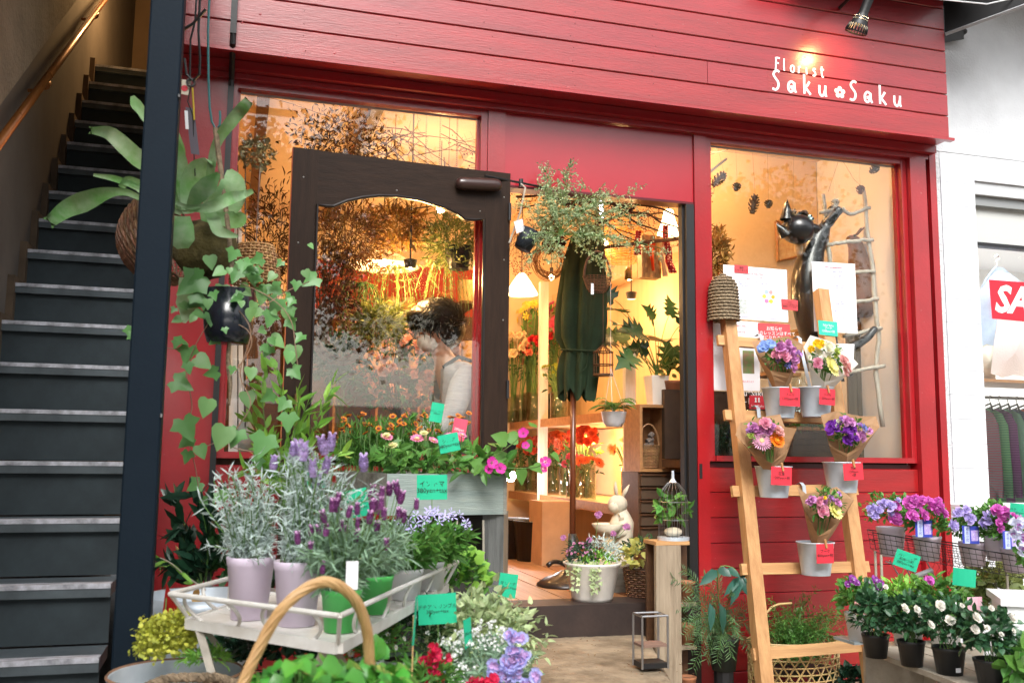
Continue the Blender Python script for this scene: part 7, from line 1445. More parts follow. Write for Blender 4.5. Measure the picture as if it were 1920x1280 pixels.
redslip([(1405, 741), (1434, 742), (1434, 767), (1405, 766)], 'little red shop card with two white figures above the second rung', '', .02, WINK, REDC)
t = thing('shop_card_print', 'white figures and shop name printed on the little red shop card', 'print', PY(1420, 760, GY-.006)); put_text('Saku*Saku', .020, WINK, t, PY(1420, 761, GY-.007), (1, 0, 0), (0, -1, 0))
mb = MB()
for dx_ in (-3, 3): q = PY(1420+dx_, 750, GY-.007); mb.lathe([(0, 0), (.006, 0)], q+A(0, 0, .009), 10, 0, (0, -1, 0)); mb.add([q+A(-.007, 0, -.012), q+A(.007, 0, -.012), q+A(.003, 0, .004), q+A(-.003, 0, .004)], [(0, 1, 2, 3)])
mb.build('figures', WINK, t)
t = thing('window_lettering', 'white shop name and opening hours lettered low on the display window glass', 'lettering', PY(1400, 740, .053)); put_text('Saku*Saku', .05, WINK, t, PY(1404, 737, .054), (1, 0, 0), (0, -1, 0)); put_text('10:00-18:30', .05, WINK, t, PY(1398, 752, .054), (1, 0, 0), (0, -1, 0))
def pinecone(px, py, L, w, ang, label, Y=.10, m=None):
    c = PY(px, py, Y); s = mpx(c); ax = A(math.sin(ang), 0, math.cos(ang)); mb = MB(); g = rng(int(px)); k = int(26+L*.6)
    q = np.array(Vector((0, 0, 1)).rotation_difference(Vector(ax)).to_matrix())
    for i in range(k):
        u = i/k; a = i*2.4; r = w*s*.5*math.sin(PI*(.12+.8*u))**.7; o = c+q @ A(r*.55*math.cos(a), r*.55*math.sin(a), (u-.5)*L*s); mb.scat(T_CUP, [o], [q @ A(math.cos(a), math.sin(a), .55)], [q @ A(-math.cos(a)*.5, -math.sin(a)*.5, 1)], [r*.62+.003], [r*.6+.003])
    mb.tube([c-ax*L*s*.45, c+ax*L*s*.45], w*s*.22, 6); mb.tube([c+ax*L*s*.5, c+A(0, 0, .55) if False else A(c[0], c[1], min(ZT-.03, c[2]+.5))], .0006, 3)
    return mb.single('pine_cone', m or mat('cone_brown', (.09, .055, .03), rough=.8, isl=.4), label, 'pine cone', c, 'pine cones strung in the display window', kind='stuff')
pinecone(1347, 337, 36, 20, .75, 'long slanting pine cone below the driftwood sticks'); pinecone(1381, 352, 14, 16, .2, 'small round pine cone right of the slanting one'); pinecone(1413, 384, 38, 20, .2, 'long upright pine cone in the middle of the string'); pinecone(1441, 384, 14, 16, 0, 'small round pine cone left of the cat ear')
pinecone(1491, 411, 38, 18, -.25, 'pale tipped pine cone hung before the cat head', m=mat('cone_gold', (.28, .20, .10), rough=.8, isl=.4)); pinecone(1638, 318, 20, 16, .9, 'dark pine cone in the upper corner over the driftwood ladder'); pinecone(1613, 357, 15, 16, 0, 'round reddish pine cone at the top of the driftwood ladder', m=mat('cone_red', (.16, .06, .04), rough=.8, isl=.4))
pinecone(1566, 382, 14, 16, 0, 'pale grey cone resting by the cat paw', m=mat('cone_pale', (.45, .45, .42), rough=.8, isl=.3))
for i, (P, lb) in enumerate(((((1322, 305), (1328, 290), (1332, 278)), 'short driftwood stick at the window corner'), (((1322, 330), (1342, 314), (1362, 298)), 'longer driftwood stick above the slanting cone'))): MB().tube(smooth([PY(x, y, .1) for x, y in P], 8), [.009, .007], 7).single('driftwood_stick', DRIFT, lb, 'driftwood', None, 'driftwood sticks in the display window')
# driftwood ladder
t = thing('driftwood_ladder', 'pale driftwood ladder hanging in the display window behind the black cat', 'ladder', PY(1600, 600, .20)); g = rng(9)
def dw(P, r, nm='rung', Y=.20):
    q = smooth([PY(x, y, Y) for x, y in P], 16); q = q+g.normal(size=q.shape)*.0025; MB().tube(q, [r*.9, r*1.05, r], 8).build(nm, DRIFT, t, True)
dw([(1543, 363), (1546, 395), (1549, 440), (1556, 490), (1560, 560)], .014, 'side_rail'); dw([(1618, 352), (1623, 390), (1627, 440), (1635, 500), (1640, 560), (1645, 610), (1648, 640), (1643, 690), (1648, 740), (1655, 800)], .014, 'side_rail')
for P in (((1538, 398), (1575, 392), (1595, 402), (1630, 388)), ((1550, 460), (1590, 453), (1636, 450)), ((1560, 520), (1600, 512), (1641, 508)), ((1570, 568), (1610, 566), (1645, 560)), ((1580, 630), (1620, 622), (1652, 614)), ((1585, 700), (1620, 692), (1658, 686))): dw(P, .012, 'rung', .185)
MB().tube([PY(1553, 360, .2), PY(1575, 293, .2), PY(1600, 335, .2), PY(1618, 352, .2)], .0012, 4).build('string', TWIG, t)
# black cat
BCAT = mat('black_lacquer', (.010, .010, .011), rough=.28, coat=.3, bump=.08, bs=20); Yc = .20
t = thing('cat_figure', 'glossy black cat figure climbing the driftwood ladder in the display window', 'figure', PY(1530, 660, Yc))
def w3(px, py, Y=Yc): return PY(px, py, Y)
s = mpx(w3(1500, 450))
skin([w3(1548, 700), w3(1535, 640), w3(1518, 580), w3(1513, 535), w3(1517, 497), w3(1524, 462), w3(1538, 440, .19), w3(1550, 422, .17), w3(1562, 405, .14), w3(1578, 389, .11), w3(1545, 430, .26), w3(1555, 405, .26), w3(1563, 386, .22), w3(1565, 660, .16), w3(1600, 650, .14), w3(1628, 632, .14), w3(1643, 612, .14), w3(1560, 690, .26), w3(1600, 700, .26)],
     [(0, 1), (1, 2), (2, 3), (3, 4), (4, 5), (5, 6), (6, 7), (7, 8), (8, 9), (6, 10), (10, 11), (11, 12), (1, 13), (13, 14), (14, 15), (15, 16), (0, 17), (17, 18)], [s*24, s*30, s*34, s*34, s*29, s*22, s*15, s*12, s*10, s*9, s*12, s*10, s*8, s*13, s*10, s*8, s*7, s*12, s*9], 'body', BCAT, 2, t)
hc2 = w3(1496, 430, .11); mb = MB(); mb.sphere(hc2, s*32, 24, 16, 0, (.98, .92, .86)); mb.sphere(hc2+A(s*22, -s*12, s*0), s*13, 14, 10, 0, (1.2, 1, .75)); mb.build('head', BCAT, t, True)
for a_, b_ in (((1474, 412), (1476, 377)), ((1474, 440), (1457, 421)), ((1506, 405), (1512, 395))):
    p0 = w3(*a_, .11); p1 = w3(*b_, .11); MB().lathe([(s*12, 0), (s*7.5, np.linalg.norm(p1-p0)*.6), (0, np.linalg.norm(p1-p0)*1.1)], p0, 12, 0, nrm(p1-p0)).build('ear', BCAT, t, True)
for q in ((1502, 417), (1508, 404)):
    e = w3(*q, .11); dcam = nrm(A(.25, -1, .0)); e = hc2+nrm(e-hc2+dcam*s*22)*s*31.5; MB().sphere(e, s*4.6, 12, 8, 0, (1, .6, .7)).build('eye', mat('pale_blue_eye', (.45, .65, .65), rough=.2), t, True); MB().sphere(e+dcam*s*3, s*2, 8, 6).build('pupil', INK, t, True)
MB().sphere(w3(1497, 464, .16), s*14, 14, 10, 0, (.5, .8, 1.2)).build('pale_chest', mat('beige_patch', (.5, .36, .2), rough=.4), t, True)
# brown rabbit figure behind the ladder
t = thing('rabbit_figure', 'brown carved rabbit figure standing behind the driftwood ladder', 'figure', PY(1615, 590, .42)); BRW = mat('carved_brown', (.16, .07, .035), rough=.45, var=.5, vs=9); s = mpx(PY(1610, 470, .42)); f_ = lambda x, y: PY(x, y, .42)
skin([f_(1622, 600), f_(1618, 550), f_(1615, 510), f_(1608, 480), f_(1602, 448), f_(1586, 448)], [(0, 1), (1, 2), (2, 3), (3, 4), (4, 5)], [s*30, s*32, s*26, s*18, s*15, s*8], 'body', BRW, 2, t)
for q in ((1622, 425), (1614, 428)): MB().tube([f_(1606, 440), f_(*q)], [s*5, s*9, s*3], 8, flat=.4).build('ear', BRW, t, True)
MB().sphere(f_(1595, 444)-A(0, s*12, 0), s*2.5, 8, 6).build('eye', INK, t)
# dried bouquet, frame, jars, fence panel, basket, grass
bunch('ochre_bouquet', 'ochre dried bouquet hung upside down by the window frame', 'dried flowers', PY(1342, 475, .30), (.075, .08, .15), 600, .05, L_DRYO, .014, stem=PY(1345, 425, .3), seed=31, sm=TWIG)
t = thing('picture_frame', 'small wooden framed print on the display wall behind the cat', 'picture', PY(1470, 490, .9)); a, b, c_, d = [PY(*q, .90) for q in ((1455, 416), (1500, 425), (1503, 480), (1458, 489))]
mb = MB(); mb.tube([a, b, c_, d, a], .014, 4); mb.build('frame', WARMW, t); MB().add([a, b, c_, d], [(3, 2, 1, 0)]).build('print', mat('cream_print', (.7, .55, .3), var=.6, vs=30, col2=(.5, .2, .08)), t)
for i, (px, pt_, pb, w, lb, gm_) in enumerate(((1450, 608, 700, 44, 'tall clear glass jar behind the red handwritten notice', JAR), (1410, 760, 850, 46, 'clear glass jar low behind the ladder', JAR), (1500, 700, 800, 40, 'clear jar behind the two upper buckets', JAR))):
    p = PY(px, pb, .30); s = mpx(p); H_ = (pb-pt_)*s; t = thing('glass_jar', lb, 'jar', p, 'glass jars in the display window'); MB().lathe([(0, .003), (w*s*.5, .004), (w*s*.5, H_*.7), (w*s*.3, H_*.86), (w*s*.3, H_)], p, 22).build('glass', gm_, t, True)
    if i != 1: MB().obox(p-A(0, 0, .012), (A(w*s*.8, 0, 0), A(0, .12, 0), A(0, 0, .010))).build('stand_board', WARMW, t)
t = thing('wooden_chest', 'honey wooden box standing behind the ladder rail', 'box', PY(1520, 700, .35)); a = PY(1500, 690, .38); b = PY(1560, 560, .38); MB().box((a[0], .38, a[2]), (b[0], .55, b[2]*.5+a[2]*.5)).build('body', WARMW, t); MB().box((a[0]-.01, .37, b[2]*.5+a[2]*.5+.002), (b[0]+.01, .56, b[2]*.5+a[2]*.5+.02)).build('lid', WARMW, t)
t = thing('old_board_panel', 'old brown board door leaning inside the display window', 'panel', PY(1640, 840, .5)); OLDP = mat('old_olive_board', (.13, .10, .06), rough=.7, var=.8, vs=6, stretch=(6, 6, .6), col2=(.07, .055, .035), bump=.4)
xa, xb2 = PY(1590, 700, .5)[0], PY(1672, 700, .5)[0]; zt3 = PY(1640, 540, .5)[2]
for i in range(5): MB().box((xa+(xb2-xa)*i/5+.002, .5, SILL), (xa+(xb2-xa)*(i+1)/5-.002, .52, zt3)).build('board', OLDP, t)
for z in (SILL+.12, zt3-.28, zt3-.04): MB().box((xa, .485, z), (xb2, .4995, z+.05)).build('batten', WARMW, t)
t = thing('dark_backboard', 'dark brown cupboard low in the back of the display window', 'cupboard', PY(1450, 845, .6)); MB().box((2.53, .60, SILL), (xa-.01, .64, SILL+.42)).build('panel', mat('dark_cupboard', (.05, .028, .015), rough=.6, var=.5), t)
t = thing('wire_tray', 'rectangular wire basket with trailing greens low in the display window', 'basket', PY(1540, 845, .2)); mb = MB(); a, b = PY(1480, 845, .15), PY(1590, 790, .15)
for x in np.linspace(a[0], b[0], 16): mb.tube([A(x, .15, a[2]), A(x, .15, b[2])], .001, 3)
for z in np.linspace(a[2], b[2], 6): mb.tube([A(a[0], .15, z), A(b[0], .15, z)], .001, 3)
mb.build('wire_grid', WIRE, t, kind='stuff'); dome(MB(), PY(1535, 798, .22), (.16, .06, .03), 300, .05, .004, 5, -.2).build('foliage', L_MID, t, kind='stuff')
bunch('window_grass', 'dark grassy tuft low in the corner of the display window', 'plant', PY(1350, 822, .2), (.09, .08, .07), 500, .05, L_DEEP, .005, seed=33)
t = thing('hanging_tag', 'white paper luggage tag hung beside the ladder', 'tag', PY(1334, 660, .03)); MB().obox(PY(1334, 660, .02), (A(.012, 0, .002), A(0, .0005, 0), A(-.002, 0, .045))).build('paper', WHITE, t); MB().tube([PY(1334, 645, .02), PY(1335, 600, .03)], .001, 3).build('string', TWIG, t)
# ================================================================ WOODEN LADDER WITH BUCKETS
TP = A(2.55, -.05, 1.66); LN = A(0, 1.816, -.45)
def PL(px, py, off=0):
    n_ = nrm(LN); return PP(px, py, TP-n_*off, LN)
t = thing('wooden_ladder', 'pine plank ladder leaning on the display window hung with zinc buckets', 'ladder', PL(1500, 1290)*A(1, 1, 0)+A(0, 0, GZ)); nL = nrm(LN)
def rail(p0, p1, nm='side_rail', hx=.034, hn=.030, m=PINE):
    p0 = A(*p0); p1 = A(*p1); d = nrm(p1-p0); sx = nrm(np.cross(d, nL)); MB().obox((p0+p1)/2, (sx*hx, nL*hn, (p1-p0)/2)).build(nm, m, t)
def ext(a, b):      # extend down to the street level
    a = A(*a); b = A(*b); return a+(b-a)*((GZ+.01-a[2])/(b[2]-a[2]))
p0, p1 = PL(1361, 560), PL(1434, 1280); rail(p0, ext(p0, p1)); p2, p3 = PL(1539, 545), PL(1622, 1180); rail(p2, ext(p2, p3))
rgs = []
for (xa_, ya_, xb_, yb2) in ((1345, 638, 1572, 656), (1358, 778, 1588, 786), (1372, 921, 1606, 918), (1389, 1067, 1628, 1062), (1411, 1226, 1640, 1208)):
    a, b = PL(xa_, ya_, -.012), PL(xb_, yb2, -.012); d = b-a; up2 = nrm(np.cross(nL, d)); up2 = up2 if up2[2] > 0 else -up2; MB().obox((a+b)/2, (d/2, nL*.012, up2*.028)).build('rung', PINEX, t); rgs.append((a, b))
# knitted cap
c = PL(1357, 600, .0); s = mpx(c); t = thing('knitted_cap', 'chunky beige knitted cap pulled over the left ladder rail', 'cap', c); mb = MB()
for i in range(15):
    q = i/14; r = s*(29.5-4*q)*math.sqrt(max(.03, 1-max(0, (q-.62)/.38)**2.2)); a = np.linspace(0, 2*PI, 60); mb.tube(np.c_[c[0]+r*np.cos(a), c[1]+r*np.sin(a)*.95, c[2]+s*86*q+.0018*np.sin(a*18+i*PI)], .0058, 5, cap=False)
mb.lathe([(s*27, 0), (s*25, s*50), (s*18, s*74), (0, s*86)], c, 20); mb.build('knit', mat('beige_knit', (.36, .27, .17), rough=.95, var=.6, vs=80, bump=1.5, bs=160), t, kind='stuff')
redslip([(1534, 600), (1570, 604), (1571, 631), (1536, 627)], 'green handwritten card pinned to the right ladder rail', 'Saku*Saku\nブーケ\n1200yen+税', .017, WINK, mat('mint_card', (.03, .55, .36), rough=.6), PL(1552, 615, .045)[1])
# flowers for bouquets
GERY = f_daisy('yellow_gerbera', 16, (.82, .78, .28), (.03, .01, .01), .14, 2, .26, .12, (.55, .55, .12)); GERO = f_daisy('orange_gerbera', 26, (.85, .25, .01), (.75, .35, .02), .2, 3, .18, .1, (.85, .4, .02)); GERP = f_daisy('pink_spider_gerbera', 26, (.80, .45, .62), (.06, .02, .03), .12, 2, .12, .1, (.6, .4, .2))
ROSP = f_double('pink_rose', (.72, .30, .42), (.62, .18, .30), 8, 4, .25, 21); CARL = f_double('lilac_carnation', (.68, .32, .62), None, 10, 5, .5, 22); DELB = f_double('blue_delphinium', (.28, .42, .78), None, 6, 2, .3, 23); EUST = f_double('violet_lisianthus', (.20, .03, .38), (.3, .08, .5), 6, 3, .4, 24); ANEW = f_double('white_anemone', (.82, .82, .74), (.7, .7, .5), 8, 2, .3, 25); TULY = f_double('yellow_tulip', (.85, .60, .02), None, 6, 2, .3, 26); CARS = f_double('salmon_spray_carnation', (.78, .42, .40), None, 10, 5, .5, 27); STAT = f_double('mauve_statice', (.40, .20, .50), None, 6, 2, .5, 28); CHRG = f_double('green_button_chrysanthemum', (.45, .55, .12), None, 10, 5, .2, 29); NIG = f_daisy('blue_nigella', 8, (.16, .18, .50), (.03, .05, .12), .2, 2, .4)
WHW = mat('white_wrap', (.72, .70, .66), rough=.5, trl=.3)
def bucket_bouquet(i, cx, yt, wt, yb, rung, card, paper, rim, fls, blabel, flabel, ctext):
    off = .085; c = PL(cx, yb, off); s = mpx(c); H_ = (yb-yt)*s; rt, rb = wt*s/2, wt*s/2*.76
    t = thing('zinc_bucket', blabel, 'bucket', c, 'zinc buckets hung on the wooden ladder')
    MB().lathe([(0, .003), (rb, 0), (rb, .003), (rt*.98, H_*.95), (rt*1.03, H_*.97), (rt*1.03, H_), (rt*.97, H_), (rt*.95, H_*.94), (rb*.95, .012), (0, .012)], c, 28).build('pail', ZINC, t, True)
    if rung is not None:
        hx_ = rung[0]; rp = PL(hx_, rung[1], .01); bot = A(rp[0]+.01, c[1]+rt*.5+.012, c[2]+H_*.4)
        P = [bot, A(rp[0], rp[1]-.03, rp[2]-.05), rp+A(0, -.02, .014), rp+A(0, .004, .03), rp+A(0, .045, .02)]; V = []
        for p in P: V += [p-A(.010, 0, 0), p+A(.010, 0, 0)]
        MB().add(V+[v-A(0, .002, 0) for v in V], [(2*k_, 2*k_+1, 2*k_+3, 2*k_+2) for k_ in range(len(P)-1)]+[(10+2*k_+2, 10+2*k_+3, 10+2*k_+1, 10+2*k_) for k_ in range(len(P)-1)]).build('hanger_strap', ZINC, t)
    x, y, w, h, ang = card; cc = PD(x, y, dep(c)-rt-.02); u = A(math.cos(ang), 0, math.sin(ang)); v = A(-math.sin(ang), 0, math.cos(ang)); cs = mpx(cc)
    ct = thing('red_price_card', 'red price card clipped to the '+blabel.replace('zinc bucket', 'bucket'), 'price card', cc, 'red price cards on the zinc buckets')
    MB().obox(cc, (u*w*cs/2, A(0, .0006, 0), v*h*cs/2)).build('card', REDC, ct); put_text(ctext, h*cs*.21, INK, ct, cc-A(0, .001, 0), u, (0, -1, 0))
    MB().obox(cc+v*h*cs*.5+A(.002, -.004, 0), (A(.0045, 0, .002), A(0, .005, 0), A(-.004, 0, .020))).build('clothes_peg', PINE, ct)
    # bouquet
    bt = thing('bouquet', flabel, 'bouquet', c+A(0, 0, H_*.5), 'wrapped bouquets on the wooden ladder'); ap = c+A(0, 0, H_*.45); ctr = np.mean([PD(*q[:2], dep(c)) for q in rim], axis=0)
    R3 = []
    for (px, py, fr) in rim: R3.append(PD(px, py, dep(c)-.02-fr*.09))
    n_ = len(R3); V = []; lay = 7
    for k_ in range(lay+1):
        q = k_/lay
        for j, r in enumerate(R3):
            p = ap+(r-ap)*q; 
            if q < .35: ax_ = ap+(ctr-ap)*q; p = ax_+(p-ax_)*(.75+.25*q/.35)
            V.append(p+A(0, .010*math.sin(j*2.1+k_)*q, 0))
    mb = MB(); mb.add(V, [(k_*n_+j, k_*n_+(j+1) % n_, (k_+1)*n_+(j+1) % n_, (k_+1)*n_+j) for k_ in range(lay) for j in range(n_)]); mb.build('paper_wrap', paper, bt)
    g = rng(50+i)
    for (me, px, py, sz) in fls:
        p = PD(px, py, dep(c)-.055-.02*g.random()); fl(me, bt, p, A((px-cx)*.012+g.normal()*.15, -1, .35+g.normal()*.15), sz*cs*1.12)
    cf = PD(np.mean([f[1] for f in fls]), np.mean([f[2] for f in fls])+4, dep(c)-.02)
    dome(MB(), cf, (wt*.48*s, .035, wt*.36*s), 150, .035, .014, i, -1).build('foliage', L_MID, bt, kind='stuff')
    mb = MB(); 
    for k_ in range(12): mb.tube([ap+A(g.normal()*.006, g.normal()*.006, -H_*.3), cf+A(g.normal()*.03, 0, 0)], .002, 4, cap=False)
    mb.build('stems', STEM, bt, kind='stuff')
bucket_bouquet(0, 1463, 727, 66, 784, (1424, 636), (1481, 744, 43, 34, -.03), KRAFT, [(1411, 640, -.2), (1436, 636, -.9), (1475, 630, -1), (1508, 646, -.5), (1503, 668, .3), (1480, 700, .9), (1445, 694, 1), (1418, 662, .7)],
  [(DELB, 1432, 650, 20), (DELB, 1444, 646, 18), (DELB, 1425, 655, 14), (CARL, 1464, 652, 26), (CARL, 1482, 658, 22), (ROSP, 1470, 668, 24), (CARL, 1488, 672, 22), (ROSP, 1452, 666, 16), (NIG, 1476, 683, 18), (CARL, 1488, 690, 16), (STAT, 1497, 664, 14), (CHRG, 1466, 672, 10), (STAT, 1460, 676, 12), (CARL, 1478, 644, 16)], 'zinc bucket under the pink and blue bouquet', 'kraft wrapped bouquet of pink carnations and pale blue delphinium', 'ブーケ\n1200yen+税')
bucket_bouquet(1, 1530, 726, 66, 782, (1496, 640), (1551, 744, 34, 30, -.05), WHW, [(1508, 650, 0), (1520, 628, -.8), (1555, 640, -1), (1585, 655, -.8), (1610, 682, -.3), (1590, 700, .5), (1548, 716, 1), (1520, 690, .7)],
  [(TULY, 1532, 646, 20), (TULY, 1520, 655, 14), (TULY, 1541, 645, 16), (ANEW, 1552, 654, 26), (ANEW, 1533, 662, 18), (GERY, 1557, 687, 40), (ROSP, 1532, 682, 20), (CARS, 1580, 676, 22), (CARS, 1588, 688, 22), (CARS, 1584, 698, 18), (CHRG, 1568, 660, 14), (CHRG, 1566, 668, 9), (ANEW, 1518, 670, 8)], 'zinc bucket under the pale yellow gerbera bouquet', 'white wrapped bouquet with a pale yellow gerbera and white anemone', 'ブーケ\n1200yen+税')
bucket_bouquet(2, 1451, 874, 68, 932, (1418, 770), (1465, 892, 44, 34, -.04), KRAFT, [(1380, 815, .3), (1388, 792, -.3), (1425, 782, -.9), (1464, 776, -1), (1472, 800, -.7), (1492, 803, -.3), (1480, 840, .6), (1448, 868, 1), (1412, 852, .9)],
  [(GERP, 1428, 826, 38), (GERO, 1456, 825, 32), (CARL, 1412, 802, 20), (ROSP, 1434, 794, 22), (CARL, 1424, 806, 20), (CARL, 1440, 808, 18), (CARS, 1458, 806, 20), (CARS, 1464, 812, 14), (CHRG, 1408, 816, 12), (STAT, 1405, 808, 12), (CARL, 1448, 800, 14)], 'zinc bucket under the orange gerbera bouquet', 'kraft wrapped bouquet with an orange and a spidery pink gerbera', '花束\n1200yen+税')
bucket_bouquet(3, 1579, 866, 68, 923, (1550, 790), (1600, 884, 43, 31, .05), KRAFT, [(1540, 778, -.2), (1568, 770, -1), (1610, 780, -1), (1644, 780, -.8), (1650, 800, -.4), (1622, 828, .5), (1590, 850, 1), (1556, 836, .8)],
  [(EUST, 1562, 802, 28), (EUST, 1555, 808, 18), (EUST, 1588, 812, 26), (EUST, 1588, 828, 22), (CARL, 1586, 790, 20), (CARL, 1596, 792, 16), (CARL, 1614, 818, 22), (EUST, 1598, 804, 18), (NIG, 1620, 803, 18), (STAT, 1576, 786, 12), (ANEW, 1570, 790, 9), (CARL, 1630, 808, 14), (EUST, 1604, 822, 14), (STAT, 1612, 798, 12), (ANEW, 1568, 798, 7)], 'zinc bucket under the violet lisianthus bouquet', 'kraft wrapped bouquet of violet lisianthus with pink carnations', '花束\n1200yen\n+税')
bucket_bouquet(4, 1530, 1016, 69, 1077, (1503, 915), (1547, 1037, 37, 36, 0), KRAFT, [(1496, 912, -.2), (1512, 925, -.6), (1540, 920, -1), (1570, 912, -.9), (1602, 936, -.5), (1585, 960, .2), (1560, 990, .8), (1535, 1005, 1), (1508, 960, .7)],
  [(GERY, 1564, 958, 34), (ROSP, 1541, 958, 26), (CARL, 1523, 936, 16), (ROSP, 1535, 940, 18), (CARL, 1545, 938, 16), (CARL, 1570, 942, 16), (STAT, 1558, 934, 14), (STAT, 1573, 926, 10), (CARL, 1517, 942, 14), (TULY, 1546, 933, 8)], 'zinc bucket under the small low bouquet', 'lowest kraft wrapped bouquet with one cream gerbera and a pale rose', 'ブーケ\n800yen+税')
# ---- fern and hexagonal basket under the ladder
q = PY(1490, 1290, -.20); cz = GZ; t = thing('bamboo_basket', 'open hexagon woven bamboo basket on the ground behind the ladder', 'basket', A(q[0], -.24, cz)); c = A(q[0]-.02, -.23, cz); R_ = .25; H_ = .27; mb = MB()
for k_ in range(26):
    for sgn in (1, -1):
        a0 = k_*2*PI/26; mb.tube([c+A(R_*math.cos(a0+sgn*u*.75), R_*.62*math.sin(a0+sgn*u*.75), H_*u) for u in np.linspace(0, 1, 8)], .0042, 4, cap=False)
for z in np.linspace(.03, H_, 8): a = np.linspace(0, 2*PI, 50); mb.tube(np.c_[c[0]+R_*np.cos(a), c[1]+R_*.62*np.sin(a), c[2]+z+0*a], .0042, 4, cap=False)
mb.build('woven_body', WICKY, t, kind='stuff'); mb = MB(); a = np.linspace(0, 2*PI, 50)
for k_ in range(3): mb.tube(np.c_[c[0]+(R_+.003)*np.cos(a), c[1]+(R_*.62+.003)*np.sin(a), c[2]+H_+.006*k_+0*a], .006, 5)
mb.build('rim', WICKY, t); MB().tube([PL(1436, 1150, -.09), PL(1446, 1138, -.09), PL(1460, 1132, -.09), PL(1484, 1130, -.09)], .006, 6).build('handle', WICKY, t); MB().lathe([(0, 0), (R_*.9, 0)], c+A(0, 0, H_*.5), 20, sy=.6).build('lining', BLKP, t)
t = thing('asparagus_fern', 'airy bright asparagus fern filling the bamboo basket behind the ladder', 'fern', c+A(0, 0, H_*.5)); g = rng(61); lm = MB(); s_ = MB()
for i in range(90):
    e = PY(1500+g.normal()*46, 1165+g.normal()*24-8*g.random(), -.24+g.normal()*.06); b = c+A(g.normal()*.06, g.normal()*.04, H_*.7); P = bez(b, (b+e)/2+A(0, 0, .05), e+A(g.normal()*.02, 0, -.01), 12); s_.tube(P, .0009, 3, cap=False); n_ = 12
    for z in range(5): lm.scat(T_TINY, P+g.normal(size=(n_, 3))*.010, g.normal(size=(n_, 3))+A(0, 0, .2), g.normal(size=(n_, 3)), .022+.012*g.random(n_), .0028)
lm.build('foliage', L_MID, t, kind='stuff'); s_.build('stems', STEM, t, kind='stuff')
q = PY(1352, 1120, -.22); t = thing('boston_fern', 'dark needle leaved fern spreading left of the wooden ladder', 'fern', A(q[0], -.2, GZ)); pot(t, A(q[0]+.02, -.20, q[2]-.36), .08, .06, .16, mat('dark_green_pot', (.02, .03, .025), rough=.5)); MB().tube([A(q[0]+.02, -.2, GZ), A(q[0]+.02, -.2, q[2]-.36)], .05, 10).build('pedestal', BLKP, t); g = rng(71); lm = MB(); s_ = MB(); br = A(q[0]+.02, -.2, q[2]-.2)
for (px, py) in ((1262, 1085), (1270, 1140), (1282, 1068), (1300, 1110), (1275, 1170), (1330, 1160), (1385, 1195), (1396, 1150), (1412, 1180), (1430, 1120), (1350, 1215), (1310, 1190), (1290, 1130), (1320, 1200), (1360, 1150), (1335, 1120), (1375, 1165), (1285, 1190), (1355, 1195), (1300, 1165), (1345, 1240), (1325, 1235), (1345, 1075), (1372, 1110), (1295, 1215), (1320, 1080), (1390, 1100), (1370, 1230), (1300, 1250), (1340, 1180), (1405, 1215)):
    e = PY(px, py, -.28+g.normal()*.06); P = bez(br, (br+e)/2+A(0, 0, .11), e, 22); s_.tube(P, .0012, 3, cap=False); T = np.gradient(P, axis=0); T /= np.linalg.norm(T, axis=1)[:, None]
    for sgn in (1, -1): S = np.cross(T[3:], A(0, -1, .3)); n_ = len(S); lm.scat(T_NAR, P[3:], S*sgn+T[3:]*.7+g.normal(size=(n_, 3))*.15, A(0, -1, .4)+g.normal(size=(n_, 3))*.3, .040*(.7+.5*g.random(n_)), .0045)
lm.build('needles', mat('leaf_needle', (.07, .15, .05), isl=.35, rough=.5, trl=.2), t, kind='stuff'); s_.build('stems', STEM, t, kind='stuff')
t = thing('strap_leaved_plant', 'glossy dark plant with drooping wavy leaves crossing the left ladder rail', 'plant', br); PLN = mesh_of(oval(.15, .45, .45, .42, .3, .65), 'leaf', mat('leaf_blue_green', (.02, .085, .06), rough=.28, objr=.25, trl=.1))
for (bx, by, tx, ty, w) in ((1330, 1128, 1338, 1175, 16), (1348, 1128, 1362, 1180, 17), (1386, 1078, 1378, 1128, 17), (1386, 1078, 1410, 1115, 20), (1388, 1076, 1428, 1100, 18), (1345, 1068, 1320, 1090, 18), (1345, 1066, 1368, 1075, 18), (1360, 1066, 1385, 1076, 16), (1384, 1082, 1366, 1110, 15)):
    a, b = PY(bx, by, -.34), PY(tx, ty, -.40); L_ = np.linalg.norm(b-a)*1.1; inst('leaf', PLN, t, a, b-a, A(g.normal()*.2, -1, .5), (L_, w*mpx(a)*1.1, L_*.5))
MB().tube(smooth([br, PY(1345, 1075, -.3), PY(1370, 1062, -.33), PY(1388, 1078, -.34)], 12), .003, 5).build('stem', STEM, t); MB().tube([br, PY(1340, 1130, -.33)], .003, 5).build('stem', STEM, t)
